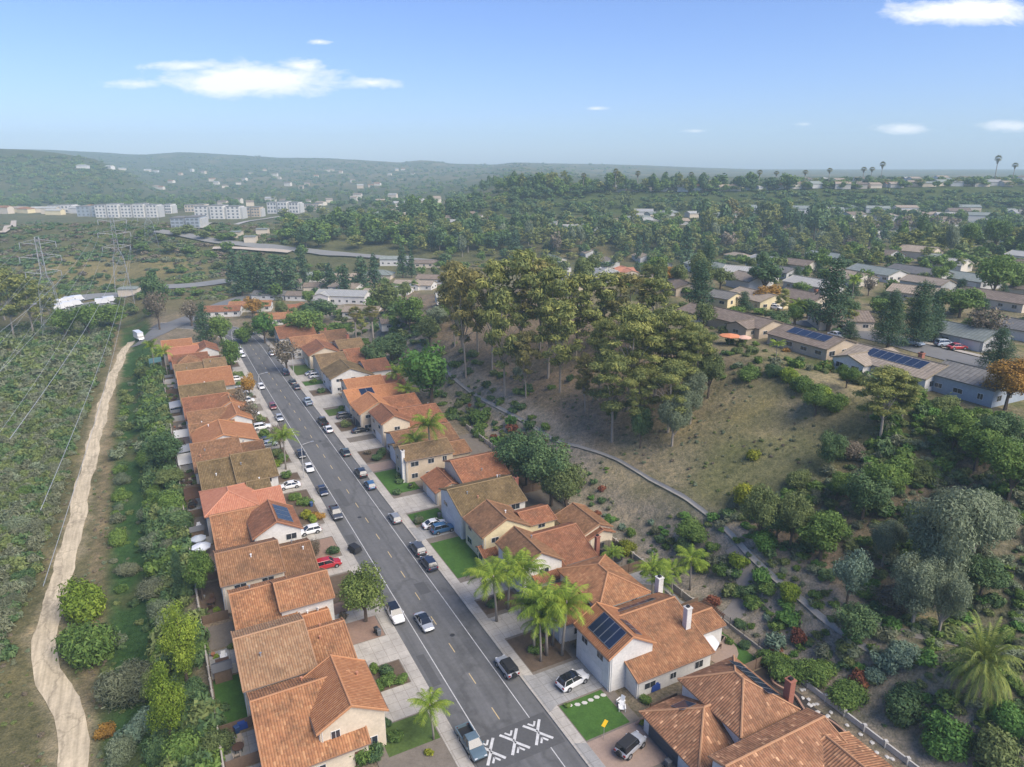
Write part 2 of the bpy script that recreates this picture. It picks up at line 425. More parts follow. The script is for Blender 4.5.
def make_palm(kind, lod, var):
    key = (kind, lod, var)
    if key in PROTO: return PROTO[key]
    mb = MB(); Q = []
    if kind == 'palm':                          # feather palm on a slim ringed trunk
        H, Wd = 10.0, 6.4; lx, ly = R.uniform(-.5, .5), R.uniform(-.5, .5)
        mb.tube([(0, 0, -.4), (lx * .3, ly * .3, 3), (lx * .8, ly * .8, 6), (lx, ly, 7.7), (lx, ly, 8.5)], [.2, .15, .13, .14, .06], 6)
        nf = 24 if lod == 'n' else 16
        for i in range(nf):
            el = R.uniform(-.15, 1.25) if i > 3 else R.uniform(1.0, 1.4)
            Q += frond((lx, ly, 8.0), i * 2.4 + R.uniform(-.3, .3), el, R.uniform(3.0, 3.8), None, 11 if lod == 'n' else 7, .62 if lod == 'n' else .75, R.uniform(1.3, 2.0), .8)
        m = L['palm']
    elif kind == 'date':
        H, Wd = 6.2, 10.0
        mb.tube([(0, 0, -.5), (0, 0, 2.4), (0, 0, 3.4), (0, 0, 3.9)], [.55, .6, .75, .25], 10)
        for i in range(84):
            el = 1.42 - 1.95 * (i / 84.) ** .8 + R.uniform(-.1, .1)
            Q += frond((math.cos(i * 2.4) * .3, math.sin(i * 2.4) * .3, 3.5), i * 2.39996, el, R.uniform(4.3, 5.2), None, 14, .5, R.uniform(1.05, 1.5), .45)
        m = L['date']
    else:                                       # fan palm
        H, Wd = 13.0, 4.2
        mb.tube([(0, 0, -.4), (0, 0, 5), (.15, 0, 11)], [.3, .2, .19], 6)
        mb.tube([(.13, 0, 8.6), (.15, 0, 10.2), (.15, 0, 11.2)], [.3, .75, .6], 8)
        for i in range(34):
            a, el = i * 2.4, 1.35 - 2.1 * i / 34.
            c = Vector((.15 + math.cos(a) * math.cos(el) * .9, math.sin(a) * math.cos(el) * .9, 11.2 + math.sin(el) * .9))
            o = Vector((math.cos(a) * math.cos(el), math.sin(a) * math.cos(el), math.sin(el)))
            sd = Vector((-math.sin(a), math.cos(a), 0)); up = o.cross(sd)
            for k in range(7):
                b = (k - 3) * .36; dv = o * math.cos(b) + sd * math.sin(b); e = c + dv * 1.15 + Vector((0, 0, -.25 * abs(k - 3) / 3 - .15))
                pr = up.cross(dv) * .12
                Q.append([c, c + dv * .4 + pr, e, c + dv * .4 - pr])
        m = L['fan']
    V = np.array([[list(p) for p in q] for q in Q], float)
    QUADS[key] = (V, H, Wd)
    PROTO[key] = (mb.mesh('trunk', [PALMBARK], True), quads_mesh('crown', V, m), H, Wd)
    return PROTO[key]

SHR = {'x': (6000, .10), 'n': (1700, .185), 'm': (520, .31), 'f': (190, .50)}
def make_shrub(kind, lod, var):
    key = ('shrub_' + kind, lod, var)
    if key in PROTO: return PROTO[key]
    n, sz = SHR[lod]; cl = []
    for i in range(9):
        a, q = R.uniform(0, 6.28), R.uniform(.15, .62); r = R.uniform(.34, .55)
        cl.append((math.cos(a) * q, math.sin(a) * q, .38 + R.uniform(-.12, .45) * (1 - q * .6), r, r, r * .85))
    cl.append((0, 0, .3, .6, .6, .5))
    V = clump_quads(cl, n, sz, .5 if kind not in ('sage', 'grey') else .3, .55)
    V[:, :, 2] = np.maximum(V[:, :, 2], -.12)
    QUADS[key] = (V, 1.25, 2.0)
    PROTO[key] = (None, quads_mesh('shrub', V, L[kind]), 1.25, 2.0)
    return PROTO[key]

NAMES = dict(broad='broadleaf_tree', broad_soft='broadleaf_tree', lime='broadleaf_tree', dark='broadleaf_tree', pine='pine_tree', euc='eucalyptus_tree',
             euc_brown='eucalyptus_tree', grey='eucalyptus_tree', rust='broadleaf_tree', brown='broadleaf_tree', blue='broadleaf_tree', fresh='broadleaf_tree', olive='broadleaf_tree',
             palm='palm_tree', date='palm_tree', fan='palm_tree')
DESC = dict(broad='rounded green tree', broad_soft='full round soft green tree', lime='bright lime green tree', dark='dense dark green tree', pine='dark green conifer',
            euc='tall olive eucalyptus with pale trunk', euc_brown='tall brownish eucalyptus with pale trunk', grey='wide grey-green drooping tree', rust='tree turning rust orange',
            brown='half bare brown tree', blue='blue-green tree', olive='olive green tree', palm='feathery green palm', date='big full-headed date palm', fan='tall fan palm with dry skirt')
SDESC = dict(sage='grey sage bush', olive='olive green bush', dark='dark green shrub', broad='green leafy shrub', broad_soft='soft green shrub', lime='bright lime shrub', yellow='yellow flowering bush',
             red='dark red shrub', grey='pale grey shrub', brown='dry brown bush', blue='blue-green agave clump', rust='rust coloured shrub')
COUNT = {}
VEG = []                                        # every plant's spot, so that scattered ones keep off
def lod_of(p):
    q = proj(p); z = q[2] if q else 999
    return 'n' if z < 175 else 'm' if z < 360 else 'f'
def plant_tree(kind, p, h, w, label, group=None, lod=None, rz=None):
    lod = lod or lod_of(p); var = R.randrange(3 if lod != 'f' else 4)
    tr, cr, H, Wd = (make_palm if kind in ('palm', 'date', 'fan') else make_tree)(kind, lod, var if kind != 'date' else 0)
    r = empty(NAMES[kind], (p[0], p[1], p[2] - .1), R.uniform(0, 6.28) if rz is None else rz, (w / Wd, w / Wd, h / H), label, 'palm tree' if kind in ('palm', 'date', 'fan') else 'tree', group)
    link('trunk', tr, r); link('crown', cr, r)
    VEG.append((p[0], p[1], w * .5)); COUNT[kind] = COUNT.get(kind, 0) + 1
    return r
def tree_px(kind, px, yb, yt, w, where, group=None, desc=None, lod=None):
    p = at(px, yb); w *= 1.3 if kind == 'palm' else R.uniform(.9, 1.2) if kind in ('euc', 'euc_brown') else 1
    return plant_tree(kind, p, px_h(p, yb - yt), px_w(p, w), (desc or DESC[kind]) + ' ' + where, group, lod)
def plant_shrub(kind, p, h, w, label, group, lod=None):
    lod = lod or lod_of(p)
    if lod == 'n' and w > 4: lod = 'x'
    _, me, H, Wd = make_shrub(kind, lod, R.randrange(4))
    o = link('shrub', me, None, (p[0], p[1], p[2])); o.rotation_euler = (0, 0, R.uniform(0, 6.28))
    k = w / Wd; o.scale = (k * R.uniform(.9, 1.1), k * R.uniform(.9, 1.1), h / H)
    VEG.append((p[0], p[1], w * .5))
    return tag(o, label, 'shrub', group)
def shrub_px(kind, px, py, w, where, group, h=None, desc=None):
    p = at(px, py); ww = px_w(p, w)
    return plant_shrub(kind, p, h or ww * .62, ww, (desc or SDESC[kind]) + ' ' + where, group)
def clear_of(x, y, r, pad=.8):
    for a, b, q in VEG:
        if (a - x) ** 2 + (b - y) ** 2 < ((q + r) * pad) ** 2: return False
    return True
def merged(name, items, label_kind='stuff'):
    """plants nobody could count, all in one mesh: items = (key, p, h, w, material)"""
    Vs, mi, mats = [], [], []
    for key, p, h, w, m in items:
        V, H, Wd = QUADS[key]; a = R.uniform(0, 6.28); c, s = math.cos(a), math.sin(a)
        k = w / Wd; X = V[:, :, 0] * k; Y = V[:, :, 1] * k
        Vs.append(np.stack([X * c - Y * s + p[0], X * s + Y * c + p[1], V[:, :, 2] * h / H + p[2]], axis=2))
        if m not in mats: mats.append(m)
        mi.append(np.full(len(V), mats.index(m), dtype=np.int32))
    if not Vs: return
    me = quads_mesh(name, np.concatenate(Vs), mats[0])
    for m in mats[1:]: me.materials.append(m)
    me.polygons.foreach_set('material_index', np.concatenate(mi)); me.update()
    return tag(link(name, me), kind='stuff')
# ------------------------------------------------------------------ ground
def smooth_line(pts, step):
    """Catmull-Rom through world points, resampled"""
    P_ = [Vector((p[0], p[1], 0)) for p in pts]; P_ = [P_[0] * 2 - P_[1]] + P_ + [P_[-1] * 2 - P_[-2]]
    out = []
    for i in range(1, len(P_) - 2):
        a, b, c, d = P_[i - 1:i + 3]; n = max(2, int((c - b).length / step))
        for k in range(n):
            u = k / n; out.append(.5 * ((2 * b) + (c - a) * u + (2 * a - 5 * b + 4 * c - d) * u * u + (3 * b - a - 3 * c + d) * u ** 3))
    out.append(P_[-2]); return out
def px_line(pts, step=3): return smooth_line([at(*p) for p in pts], step)
TRAIL = px_line([(66, 800), (70, 767), (72, 735), (58, 690), (45, 655), (50, 612), (66, 565), (76, 520), (85, 480), (95, 440), (104, 405), (114, 375), (124, 352), (131, 342)], 1.6)
def zone_colours():
    X, Y = GXX, GYY
    s = (X - OX) * DX + (Y - OY) * DY; t = (X - OX) * NX + (Y - OY) * NY
    nz = wob(X, Y, .06, 4) * .5 + wob(X, Y, .17, 5) * .5
    C = np.zeros(X.shape + (3,)); C[:] = (.125, .115, .060)
    def put(mask, col):
        m = np.clip(mask, 0, 1)[..., None]; C[:] = C * (1 - m) + np.array(col) * m
    put(sm((t + 50) / 2) * (1 - sm((t + 48) / 1.5)) * 1.0, (0.217, 0.169, 0.106))                                   # trail edge
    put(sm((t + 47) / 2) * sm((-33.5 - t) / 2), (.045, .095, .030))                  # greenbelt grass
    put(sm((nz - .05) / .4) * sm((t + 46) / 2) * sm((-33 - t) / 2) * .6, (0.160, 0.115, 0.069))
    put(sm((t + 35) / 2), (0.217, 0.176, 0.131))
    put(sm((t - 38.5) / 1.5), (.275, .238, .195))                                    # mulched slope below the drain
    put(sm((t - 51) / 4), (.225, .172, .122))
    put(sm((t - 55) / 8) * sm((60 - s) / 25) * sm((s + 5) / 15) * sm((nz + .45) / .5) * .85, (0.090, 0.101, 0.035))
    put(sm((t - 48) / 8) * sm((2 - s) / 20), (0.174, 0.159, 0.110))
    put(sm((t - 47) / 6) * sm((-12 - s) / 14) * sm((nz + .3) / .4) * .7, (0.123, 0.135, 0.050))
    put(sm((t - 86) / 6), (0.196, 0.169, 0.106))
    put(sm((t - 86) / 6) * sm((nz - .1) / .4), (0.102, 0.115, 0.044))
    put(sm((Y - 300) / 60) * (1 - sm((X + 140) / 60)) , (0.138, 0.121, 0.062))
    put(sm((Y - 380) / 80), (0.102, 0.103, 0.050))
    nf = wob(X, Y, .012, 6) * .6 + wob(X, Y, .035, 7) * .4
    put(sm((Y - 380) / 80) * sm((nf - .25) / .3) * .6, (0.196, 0.155, 0.077))
    put(sm((Y - 900) / 300), (0.072, 0.081, 0.033))
    put(sm((Y - 900) / 300) * sm((nf - .35) / .25) * .55, (0.217, 0.162, 0.088))
    put(sm((Y - 1500) / 300) * sm((X + 900) / 200) * sm((Y - 1500) / 100) * sm((nf + .2) / .5) * .4, (0.232, 0.169, 0.094))
    put(sm((Y - 640) / 20) * (1 - sm((Y - 735) / 12)) * sm((X + 60) / 60), (0.058, 0.078, 0.027))  # mesa slope
    f0 = at(105, 274); e = np.hypot((X - f0.x) / 75, (Y - f0.y) / 38) + nz * .3; put(sm((1.1 - e) / .4) * .8, (.20, .165, .075))
    c0 = at(735, 428); e = np.hypot((X - c0.x) / 30, (Y - c0.y) / 24) + nz * .25
    put(sm((1.15 - e) / .5) * (.35 + .6 * sm((wob(X, Y, .11, 8) + .5) / .8)), (.265, .225, .135)); c1 = at(760, 470); e = np.hypot((X - c1.x) / 16, (Y - c1.y) / 12) + nz * .3; put(sm((1.1 - e) / .5) * .6, (.12, .135, .050))
    dd = np.full(X.shape, 99.0)
    for i in range(len(TRAIL) - 1):
        ax, ay = TRAIL[i].x, TRAIL[i].y; bx, by_ = TRAIL[i + 1].x - ax, TRAIL[i + 1].y - ay
        u = np.clip(((X - ax) * bx + (Y - ay) * by_) / (bx * bx + by_ * by_), 0, 1)
        dd = np.minimum(dd, np.hypot(X - ax - u * bx, Y - ay - u * by_))
    put(sm((2.7 + nz * 2.0 - dd) / 1.2) * .85, (.31, .255, .17))
    return C
def ground():
    ny, nx = GZ.shape; me = bpy.data.meshes.new('ground')
    co = np.stack([GXX, GYY, GZ], axis=2).reshape(-1, 3)
    i = np.arange(ny * nx).reshape(ny, nx)
    a, b, c, d = i[:-1, :-1].ravel(), i[:-1, 1:].ravel(), i[1:, 1:].ravel(), i[1:, :-1].ravel()
    tri = np.concatenate([np.stack([a, b, d], 1), np.stack([b, c, d], 1)])
    me.vertices.add(len(co)); me.vertices.foreach_set('co', co.astype(np.float32).ravel())
    me.loops.add(tri.size); me.loops.foreach_set('vertex_index', tri.astype(np.int32).ravel())
    me.polygons.add(len(tri)); me.polygons.foreach_set('loop_start', np.arange(0, tri.size, 3, dtype=np.int32))
    me.update(calc_edges=True)
    at_ = me.color_attributes.new('zone', 'FLOAT_COLOR', 'POINT')
    cc = np.concatenate([zone_colours().reshape(-1, 3), np.ones((len(co), 1))], axis=1)
    at_.data.foreach_set('color', cc.astype(np.float32).ravel())
    me.polygons.foreach_set('use_smooth', [True] * len(tri))
    m, nt, bs = new_mat('soil_and_scrub')
    va = N(nt, 'ShaderNodeAttribute', attribute_name='zone'); pos = world_pos(nt)
    n1 = noise(nt, pos, .09, 6, .65); n2 = noise(nt, pos, .8, 6, .7); n3 = noise(nt, pos, 3.5, 3, .7)
    r1 = ramp(nt, n1.outputs[0], [(.35, (.70, .74, .68)), (.55, (1, 1, 1)), (.7, (1.22, 1.15, 1.02))])
    r2 = ramp(nt, n2.outputs[0], [(.34, (.68, .72, .64)), (.5, (1, 1, 1)), (.66, (1.35, 1.28, 1.2))])
    r3 = ramp(nt, n3.outputs[0], [(.36, (.66, .68, .62)), (.62, (1.3, 1.28, 1.22))])
    o = mixc(nt, 1, va.outputs['Color'], r1.outputs[0], 'MULTIPLY'); o = mixc(nt, 1, o, r2.outputs[0], 'MULTIPLY'); o = mixc(nt, .8, o, r3.outputs[0], 'MULTIPLY')
    nt.links.new(o, bs.inputs['Base Color']); bs.inputs['Roughness'].default_value = .95; bs.inputs['Specular IOR Level'].default_value = .1
    bp = N(nt, 'ShaderNodeBump'); bp.inputs['Strength'].default_value = .9; bp.inputs['Distance'].default_value = .5
    nt.links.new(n2.outputs[0], bp.inputs['Height']); nt.links.new(bp.outputs[0], bs.inputs['Normal'])
    me.materials.append(m)
    tag(link('ground', me), kind='structure')
ground()

ASPH = plain('asphalt', (.122, .122, .120), .88, var=.16, scale=.25, bump=.15, world=True, spec=.25)
def street_vec(nt, sx, sy):
    r = N(nt, 'ShaderNodeVectorRotate', rotation_type='Z_AXIS'); nt.links.new(world_pos(nt), r.inputs['Vector']); r.inputs['Angle'].default_value = -AZ
    m = N(nt, 'ShaderNodeMapping'); m.inputs['Scale'].default_value = (sx, sy, 1); nt.links.new(r.outputs[0], m.inputs[0]); return m.outputs[0]
def worn(m, stretch, crack, cs, lo=.84, hi=1.14, joint=0):
    nt = m.node_tree; b = nt.nodes['Principled BSDF']; src = b.inputs['Base Color'].links[0].from_socket
    n = noise(nt, street_vec(nt, *stretch), 1.0, 4, .6)
    r = ramp(nt, n.outputs[0], [(.34, (lo,) * 3), (.66, (hi,) * 3)]); o = mixc(nt, 1, src, r.outputs[0], 'MULTIPLY')
    v = N(nt, 'ShaderNodeTexVoronoi', feature='DISTANCE_TO_EDGE'); v.inputs['Scale'].default_value = cs
    w_ = noise(nt, world_pos(nt), .5, 4); ad = N(nt, 'ShaderNodeVectorMath', operation='ADD'); nt.links.new(street_vec(nt, .6, .25), ad.inputs[0])
    sc = N(nt, 'ShaderNodeVectorMath', operation='SCALE'); nt.links.new(w_.outputs['Color'], sc.inputs[0]); sc.inputs['Scale'].default_value = 1.2; nt.links.new(sc.outputs[0], ad.inputs[1]); nt.links.new(ad.outputs[0], v.inputs['Vector'])
    cr_ = ramp(nt, v.outputs['Distance'], [(0.0, (crack,) * 3), (.035, (1, 1, 1))]); o = mixc(nt, 1, o, cr_.outputs[0], 'MULTIPLY')
    if joint:
        bt = N(nt, 'ShaderNodeTexBrick'); bt.offset = 0; bt.inputs['Scale'].default_value = 1; bt.inputs['Brick Width'].default_value = joint; bt.inputs['Row Height'].default_value = joint; bt.inputs['Mortar Size'].default_value = .035
        bt.inputs['Color1'].default_value = (1, 1, 1, 1); bt.inputs['Color2'].default_value = (.93, .93, .92, 1); bt.inputs['Mortar'].default_value = (.66, .64, .62, 1); nt.links.new(street_vec(nt, 1, 1), bt.inputs['Vector']); o = mixc(nt, 1, o, bt.outputs[0], 'MULTIPLY')
    nt.links.new(o, b.inputs['Base Color'])
worn(ASPH, (.9, .035), .78, .16)
ASPH_D = plain('asphalt_dark', (.09, .09, .089), .9, var=.15, scale=.4, world=True, spec=.2)
ASPH_FAR = plain('asphalt_faded', (.205, .205, .195), .9, var=.1, scale=.05, world=True)
CONC = plain('concrete', (.42, .39, .34), .9, var=.14, scale=.6, bump=.1, world=True, spec=.2)
CONC2 = plain('concrete_grey', (.30, .295, .28), .9, var=.16, scale=.5, world=True, spec=.2)
for m_ in (CONC, CONC2): worn(m_, (.5, .2), .88, .3, .86, 1.1, 1.55)
PAVER = plain('paver_brick', (.30, .22, .17), .9, var=.2, scale=2.5, world=True)
DIRT = plain('trail_dirt', (.50, .42, .29), .95, var=.2, scale=.35, bump=.3, world=True, spec=.1)
worn(DIRT, (1.6, .12), .72, .35, .76, 1.16)
LAWN = plain('lawn_grass', (.055, .120, .024), .9, var=.3, scale=.7, bump=.5, world=True, spec=.15)
LAWN2 = plain('lawn_grass_worn', (.075, .115, .03), .9, var=.35, scale=.5, bump=.5, world=True, spec=.15)
MULCH = plain('mulch', (.12, .088, .062), .95, var=.3, scale=1.2, bump=.4, world=True, spec=.1)
BARKCHIP = plain('gravel_red', (.25, .165, .12), .95, var=.25, scale=2, world=True)
SOIL = plain('yard_soil', (.17, .145, .115), .95, var=.25, scale=.8, world=True)
WHITEP = plain('road_paint_white', (.52, .52, .50), .7, var=.35, scale=1.2, world=True)
YELLP = plain('road_paint_yellow', (.52, .40, .20), .7, var=.2, scale=2, world=True)

def sheet(name, pts, z, mat, label=None):
    """flat sheet; pts in street coordinates (s, t)"""
    mb = MB(); mb.prism(ccw([W(s, t) for s, t in pts]), z - .1, z, 0)
    return tag(mb.build(name, mat), kind='structure')
def ccw(p):
    a = sum(p[i][0] * p[(i + 1) % len(p)][1] - p[(i + 1) % len(p)][0] * p[i][1] for i in range(len(p)))
    return p if a > 0 else list(reversed(p))
RLINES = []
def ribbon(name, line, width, mat, off=.08, across=5, ragged=0, lip=0, kind='structure', flat=None):
    if name in ('road', 'dirt_path') and flat is None: RLINES.append((np.array([(p.x, p.y) for p in line]), width if not callable(width) else 4))
    mb = MB(); rows = []
    for i, p in enumerate(line):
        d = (line[min(i + 1, len(line) - 1)] - line[max(i - 1, 0)]).normalized(); n = Vector((d.y, -d.x, 0))
        w = width(i / len(line)) if callable(width) else width
        row = []
        for k in range(across):
            u = k / (across - 1) - .5; e = ragged * (math.sin(i * .31 + k) + .5 * math.sin(i * .83 + k * 2) + .35 * R.uniform(-1, 1)) * .55 if k in (0, across - 1) else 0
            q = p + n * (w * u + e)
            z = (flat if flat is not None else hz(q.x, q.y)) + off + (lip if k in (0, across - 1) else 0)
            row.append((q.x, q.y, z))
        rows.append(row)
    nv = len(rows) * across
    mb.v = [q for r in rows for q in r]
    for i in range(len(rows) - 1):
        for k in range(across - 1):
            a = i * across + k
            mb.f.append((a, a + 1, a + across + 1, a + across)); mb.m.append(0); mb.uv.append([(0, 0)] * 4)
    o = mb.build(name, mat, smooth=True)
    return tag(o, kind=kind) if kind else o

# the street: straight, then bending away at its far end
END = [W(*q) for q in ((-75, 0), (-40, 0), (0, 0), (60, 0), (120, 0), (180, 0), (225, 0), (246, -2.5), (262, -9), (274, -20), (279, -33))]
cl = smooth_line(END, 2.0)
ribbon('road', cl, 12.0, ASPH, .02, 7, flat=0)
def off_line(line, t):
    out = []
    for i, p in enumerate(line):
        d = (line[min(i + 1, len(line) - 1)] - line[max(i - 1, 0)]).normalized(); out.append(p + Vector((d.y, -d.x, 0)) * t)
    return out
for sgn in (-1, 1):
    q = off_line(cl, sgn * 3.53)
    ribbon('lane_marking', q[:160], .11, WHITEP, .026, 2, flat=0)
    # the kerb with its gutter, and the pavement
    e = off_line(cl, sgn * 6.12); mb = MB()
    for i in range(len(e) - 1):
        a, b = e[i], e[i + 1]; d = (b - a).normalized(); n = Vector((d.y, -d.x, 0)) * .12
        q4 = [a - n, b - n, b + n, a + n]
        q4 = ccw([(p.x, p.y) for p in q4]); mb.prism(q4, 0, .15, 0, False)
    tag(mb.build('kerb', CONC), kind='structure')
    ribbon('sidewalk', off_line(cl, sgn * 7.0)[:158], 1.5, CONC, .14, 2, flat=0)
mb = MB()
for k in range(0, 34):
    s0 = 2.6 + 7.3 * k
    a = [W(s0, -.06), W(s0 + 2.3, -.06), W(s0 + 2.3, .06), W(s0, .06)]
    mb.face([(x, y, .026) for x, y in ccw(a)])
for k in range(1, 9):
    s0 = -4 - 7.3 * k
    mb.face([(x, y, .026) for x, y in ccw([W(s0, -.06), W(s0 + 2.3, -.06), W(s0 + 2.3, .06), W(s0, .06)])])
tag(mb.build('centre_line', YELLP), kind='structure')
# speed table with chevrons
mb = MB(); prof = [(-4.4, .024), (-3.0, .085), (-.4, .085), (1.1, .024)]
for (s0, z0), (s1, z1) in zip(prof, prof[1:]):
    mb.face([(*W(s0, -5.6), z0), (*W(s0, 5.6), z0), (*W(s1, 5.6), z1), (*W(s1, -5.6), z1)])
tag(mb.build('speed_table', ASPH_D), kind='structure')
mb = MB()
def strip(p, q, w):
    a, b = Vector((*W(*p), 0)), Vector((*W(*q), 0)); d = (b - a).normalized(); n = Vector((d.y, -d.x, 0)) * w / 2
    def zz(v):
        s_ = ST(v.x, v.y)[0]; return float(np.interp(s_, [x[0] for x in prof], [x[1] for x in prof])) + .006
    L_ = (b - a).length; k = max(1, int(L_ / .25))
    for i in range(k):
        u, v = a + (b - a) * i / k, a + (b - a) * (i + 1) / k
        pts = ccw([((u - n).x, (u - n).y), ((v - n).x, (v - n).y), ((v + n).x, (v + n).y), ((u + n).x, (u + n).y)])
        mb.face([(x, y, zz(Vector((x, y, 0)))) for x, y in pts])
for tc in (-3.3, 0, 3.3):
    for sg in (-1, 1):
        # outer chevron (apexes meet in the middle) and the short one nested in it
        strip((-1.55 + sg * .1, tc), (-1.55 + sg * 1.75, tc - 1.2), .36); strip((-1.55 + sg * .1, tc), (-1.55 + sg * 1.75, tc + 1.2), .36)
        strip((-1.55 + sg * 1.05, tc), (-1.55 + sg * 1.75, tc - .5), .26); strip((-1.55 + sg * 1.05, tc), (-1.55 + sg * 1.75, tc + .5), .26)
tag(mb.build('chevron_marking', WHITEP), kind='structure')
# cracks, patches and tyre darkening in the asphalt have shapes of their own
for s0, s1, t0, t1 in ((12, 19, -5.4, -4.2), (33, 36.5, .6, 2.4), (70, 79, -2.6, -1.2), (104, 107, 1.2, 3), (-12, -7, -3, -1.2), (128, 139, -3, -2.2), (55, 58, -5.6, -4)):
    sheet('asphalt_patch', [(s0, t0), (s1, t0), (s1, t1), (s0, t1)], .0235, ASPH_D)

# front yards: bare soil, then each plot's drive and lawn
for sgn in (-1, 1):
    sheet('yard', [(-70, sgn * 7.75), (212, sgn * 7.75), (212, sgn * 16), (-70, sgn * 16)], .115, SOIL)
def drive(sgn, s0, s1, mat=CONC, t1=15.2):
    sheet('driveway', [(s0, sgn * 7.72), (s1, sgn * 7.72), (s1, sgn * t1), (s0, sgn * t1)], .135, mat)
    sheet('driveway_apron', [(s0 - .8, sgn * 6.0), (s1 + .8, sgn * 6.0), (s1, sgn * 7.73), (s0, sgn * 7.73)], .147, mat if mat is CONC else CONC2)
def lawn(sgn, s0, s1, t0=7.9, t1=14.5, mat=LAWN):
    sheet('lawn', [(s0, sgn * t0), (s1, sgn * t0), (s1, sgn * t1), (s0, sgn * t1)], .132, mat)
# kerb side by kerb side, near to far: (side, drive from, drive to, material, ground from, to, material)
for sg, a, b, m, c, d, m2 in (
        (-1, 8.4, 14.2, CONC, 3.2, 8.2, LAWN2), (-1, 19.5, 25.5, CONC, 14.3, 19.3, MULCH), (-1, 31, 34, CONC, 26, 33, BARKCHIP), (-1, 45.5, 51, CONC, 37, 45, MULCH),
        (-1, 59, 64.5, CONC, 52, 58.6, BARKCHIP), (-1, 82, 87, CONC, 66, 81.5, MULCH), (-1, 92, 98, CONC, 88, 91.6, MULCH), (-1, 109, 116, CONC, 99, 108.5, MULCH),
        (-1, 122, 128, CONC, 117, 121.6, LAWN2), (-1, 134, 140, CONC, 129, 133.5, MULCH), (-1, 147, 153, CONC, 141, 146.6, SOIL), (-1, 156, 164, CONC, 153.5, 155.6, MULCH),
        (-1, 172, 178, CONC, 165, 171.5, MULCH), (-1, 186, 192, CONC, 179, 185.6, LAWN2), (-1, 199, 205, CONC, 193, 198.6, MULCH),
        (1, -12.5, -5.9, PAVER, -20, -13, MULCH), (1, 1.2, 7.6, CONC2, -5.6, .9, LAWN), (1, 16.5, 22, CONC, 8.2, 16, MULCH), (1, 27.5, 33, CONC, 23, 27, MULCH),
        (1, 49.5, 54.5, CONC2, 34.5, 47.6, LAWN), (1, 61, 68.5, CONC, 55.5, 60.4, LAWN), (1, 84, 88.5, PAVER, 70.5, 83.2, LAWN), (1, 97.5, 104, CONC, 89.5, 97, MULCH),
        (1, 107.5, 112.5, CONC, 113, 120, MULCH), (1, 120.5, 126, CONC, 126.4, 132, LAWN2), (1, 134, 146, CONC, 147, 152, MULCH), (1, 153, 158, CONC, 158.5, 163, LAWN),
        (1, 164, 171.5, CONC, 172, 184, LAWN2), (1, 186, 193, CONC, 194, 203, MULCH), (1, 204, 212, CONC, 198, 203.5, SOIL)):
    drive(sg, a, b, m); lawn(sg, c, d, mat=m2)
sheet('garden_path', [(25.6, -7.9), (37, -7.9), (37, -14), (25.6, -14)], .128, BARKCHIP)

# back yards of the western row: paved, planted or bare
for s0, s1, m in ((4, 9.6, CONC2), (10.2, 15.4, CONC2), (16.8, 27, LAWN), (28, 33.5, CONC2), (34, 40, SOIL), (42, 53, MULCH), (55, 66, PAVER), (68, 79, SOIL), (80, 92, CONC2), (92.5, 104, MULCH), (105, 116, CONC2),
                  (118, 128, PAVER), (130, 141, SOIL), (143, 156, CONC2), (158, 168, SOIL), (170, 180, CONC2), (182, 192, PAVER), (194, 204, SOIL)):
    sheet('patio', [(s0, -32.0), (s1, -32.0), (s1, -28.0), (s0, -28.0)], .07, m)
# eastern back yards
sheet('lawn', [(-5, 34), (8, 34), (8, 39.2), (-5, 39.2)], .05, LAWN)
pp = [(-2.2, 29.5)] + [(1.0 + 4.2 * math.sin(a), 34.3 + 3.4 * math.cos(a)) for a in np.linspace(-2.3, 2.3, 14)[::-1]] + [(6.4, 31)]
sheet('patio', pp, .075, PAVER)
sheet('yard', [(-30, 30.5), (-6, 30.5), (-6, 39.2), (-30, 39.2)], .04, plain('mulch_dark', (.04, .032, .027), .95, var=.3, scale=1.2, world=True))
sheet('lawn', [(-19.5 + 2.6 * math.cos(a), 34.2 + 2.2 * math.sin(a)) for a in np.linspace(0, 6.1, 18)], .08, LAWN2)
for s0, s1, m in ((9, 22, CONC2), (23, 34, SOIL), (35, 46, MULCH), (47, 58, SOIL), (59, 70, MULCH), (71, 96, SOIL)):
    sheet('yard', [(s0, 30), (s1, 30), (s1, 38.4), (s0, 38.4)], .05, m)

ribbon('dirt_path', TRAIL, lambda u: 3.5 - .6 * u, DIRT, .1, 7, .55)
ribbon('drain', px_line([(440, 368), (470, 392), (520, 420), (560, 443), (610, 458), (655, 483), (700, 510), (725, 530), (745, 552), (775, 580), (800, 600), (825, 622), (850, 640), (880, 658)], 1.6), .75, plain('drain_concrete', (.31, .29, .25), .9, var=.2, scale=.6, world=True), .16, 5, 0, .2)
ribbon('dirt_path', px_line([(735, 545), (745, 580), (735, 612), (720, 625)], 1.6), 3.2, plain('footpath_dust', (.22, .20, .175), .95, var=.15, scale=.6, world=True), .08, 5, .5)
ribbon('dirt_path', px_line([(860, 610), (900, 632), (950, 640), (1030, 655)], 1.6), 2.6, plain('footpath_dust', (.22, .20, .175), .95), .08, 5, .5)
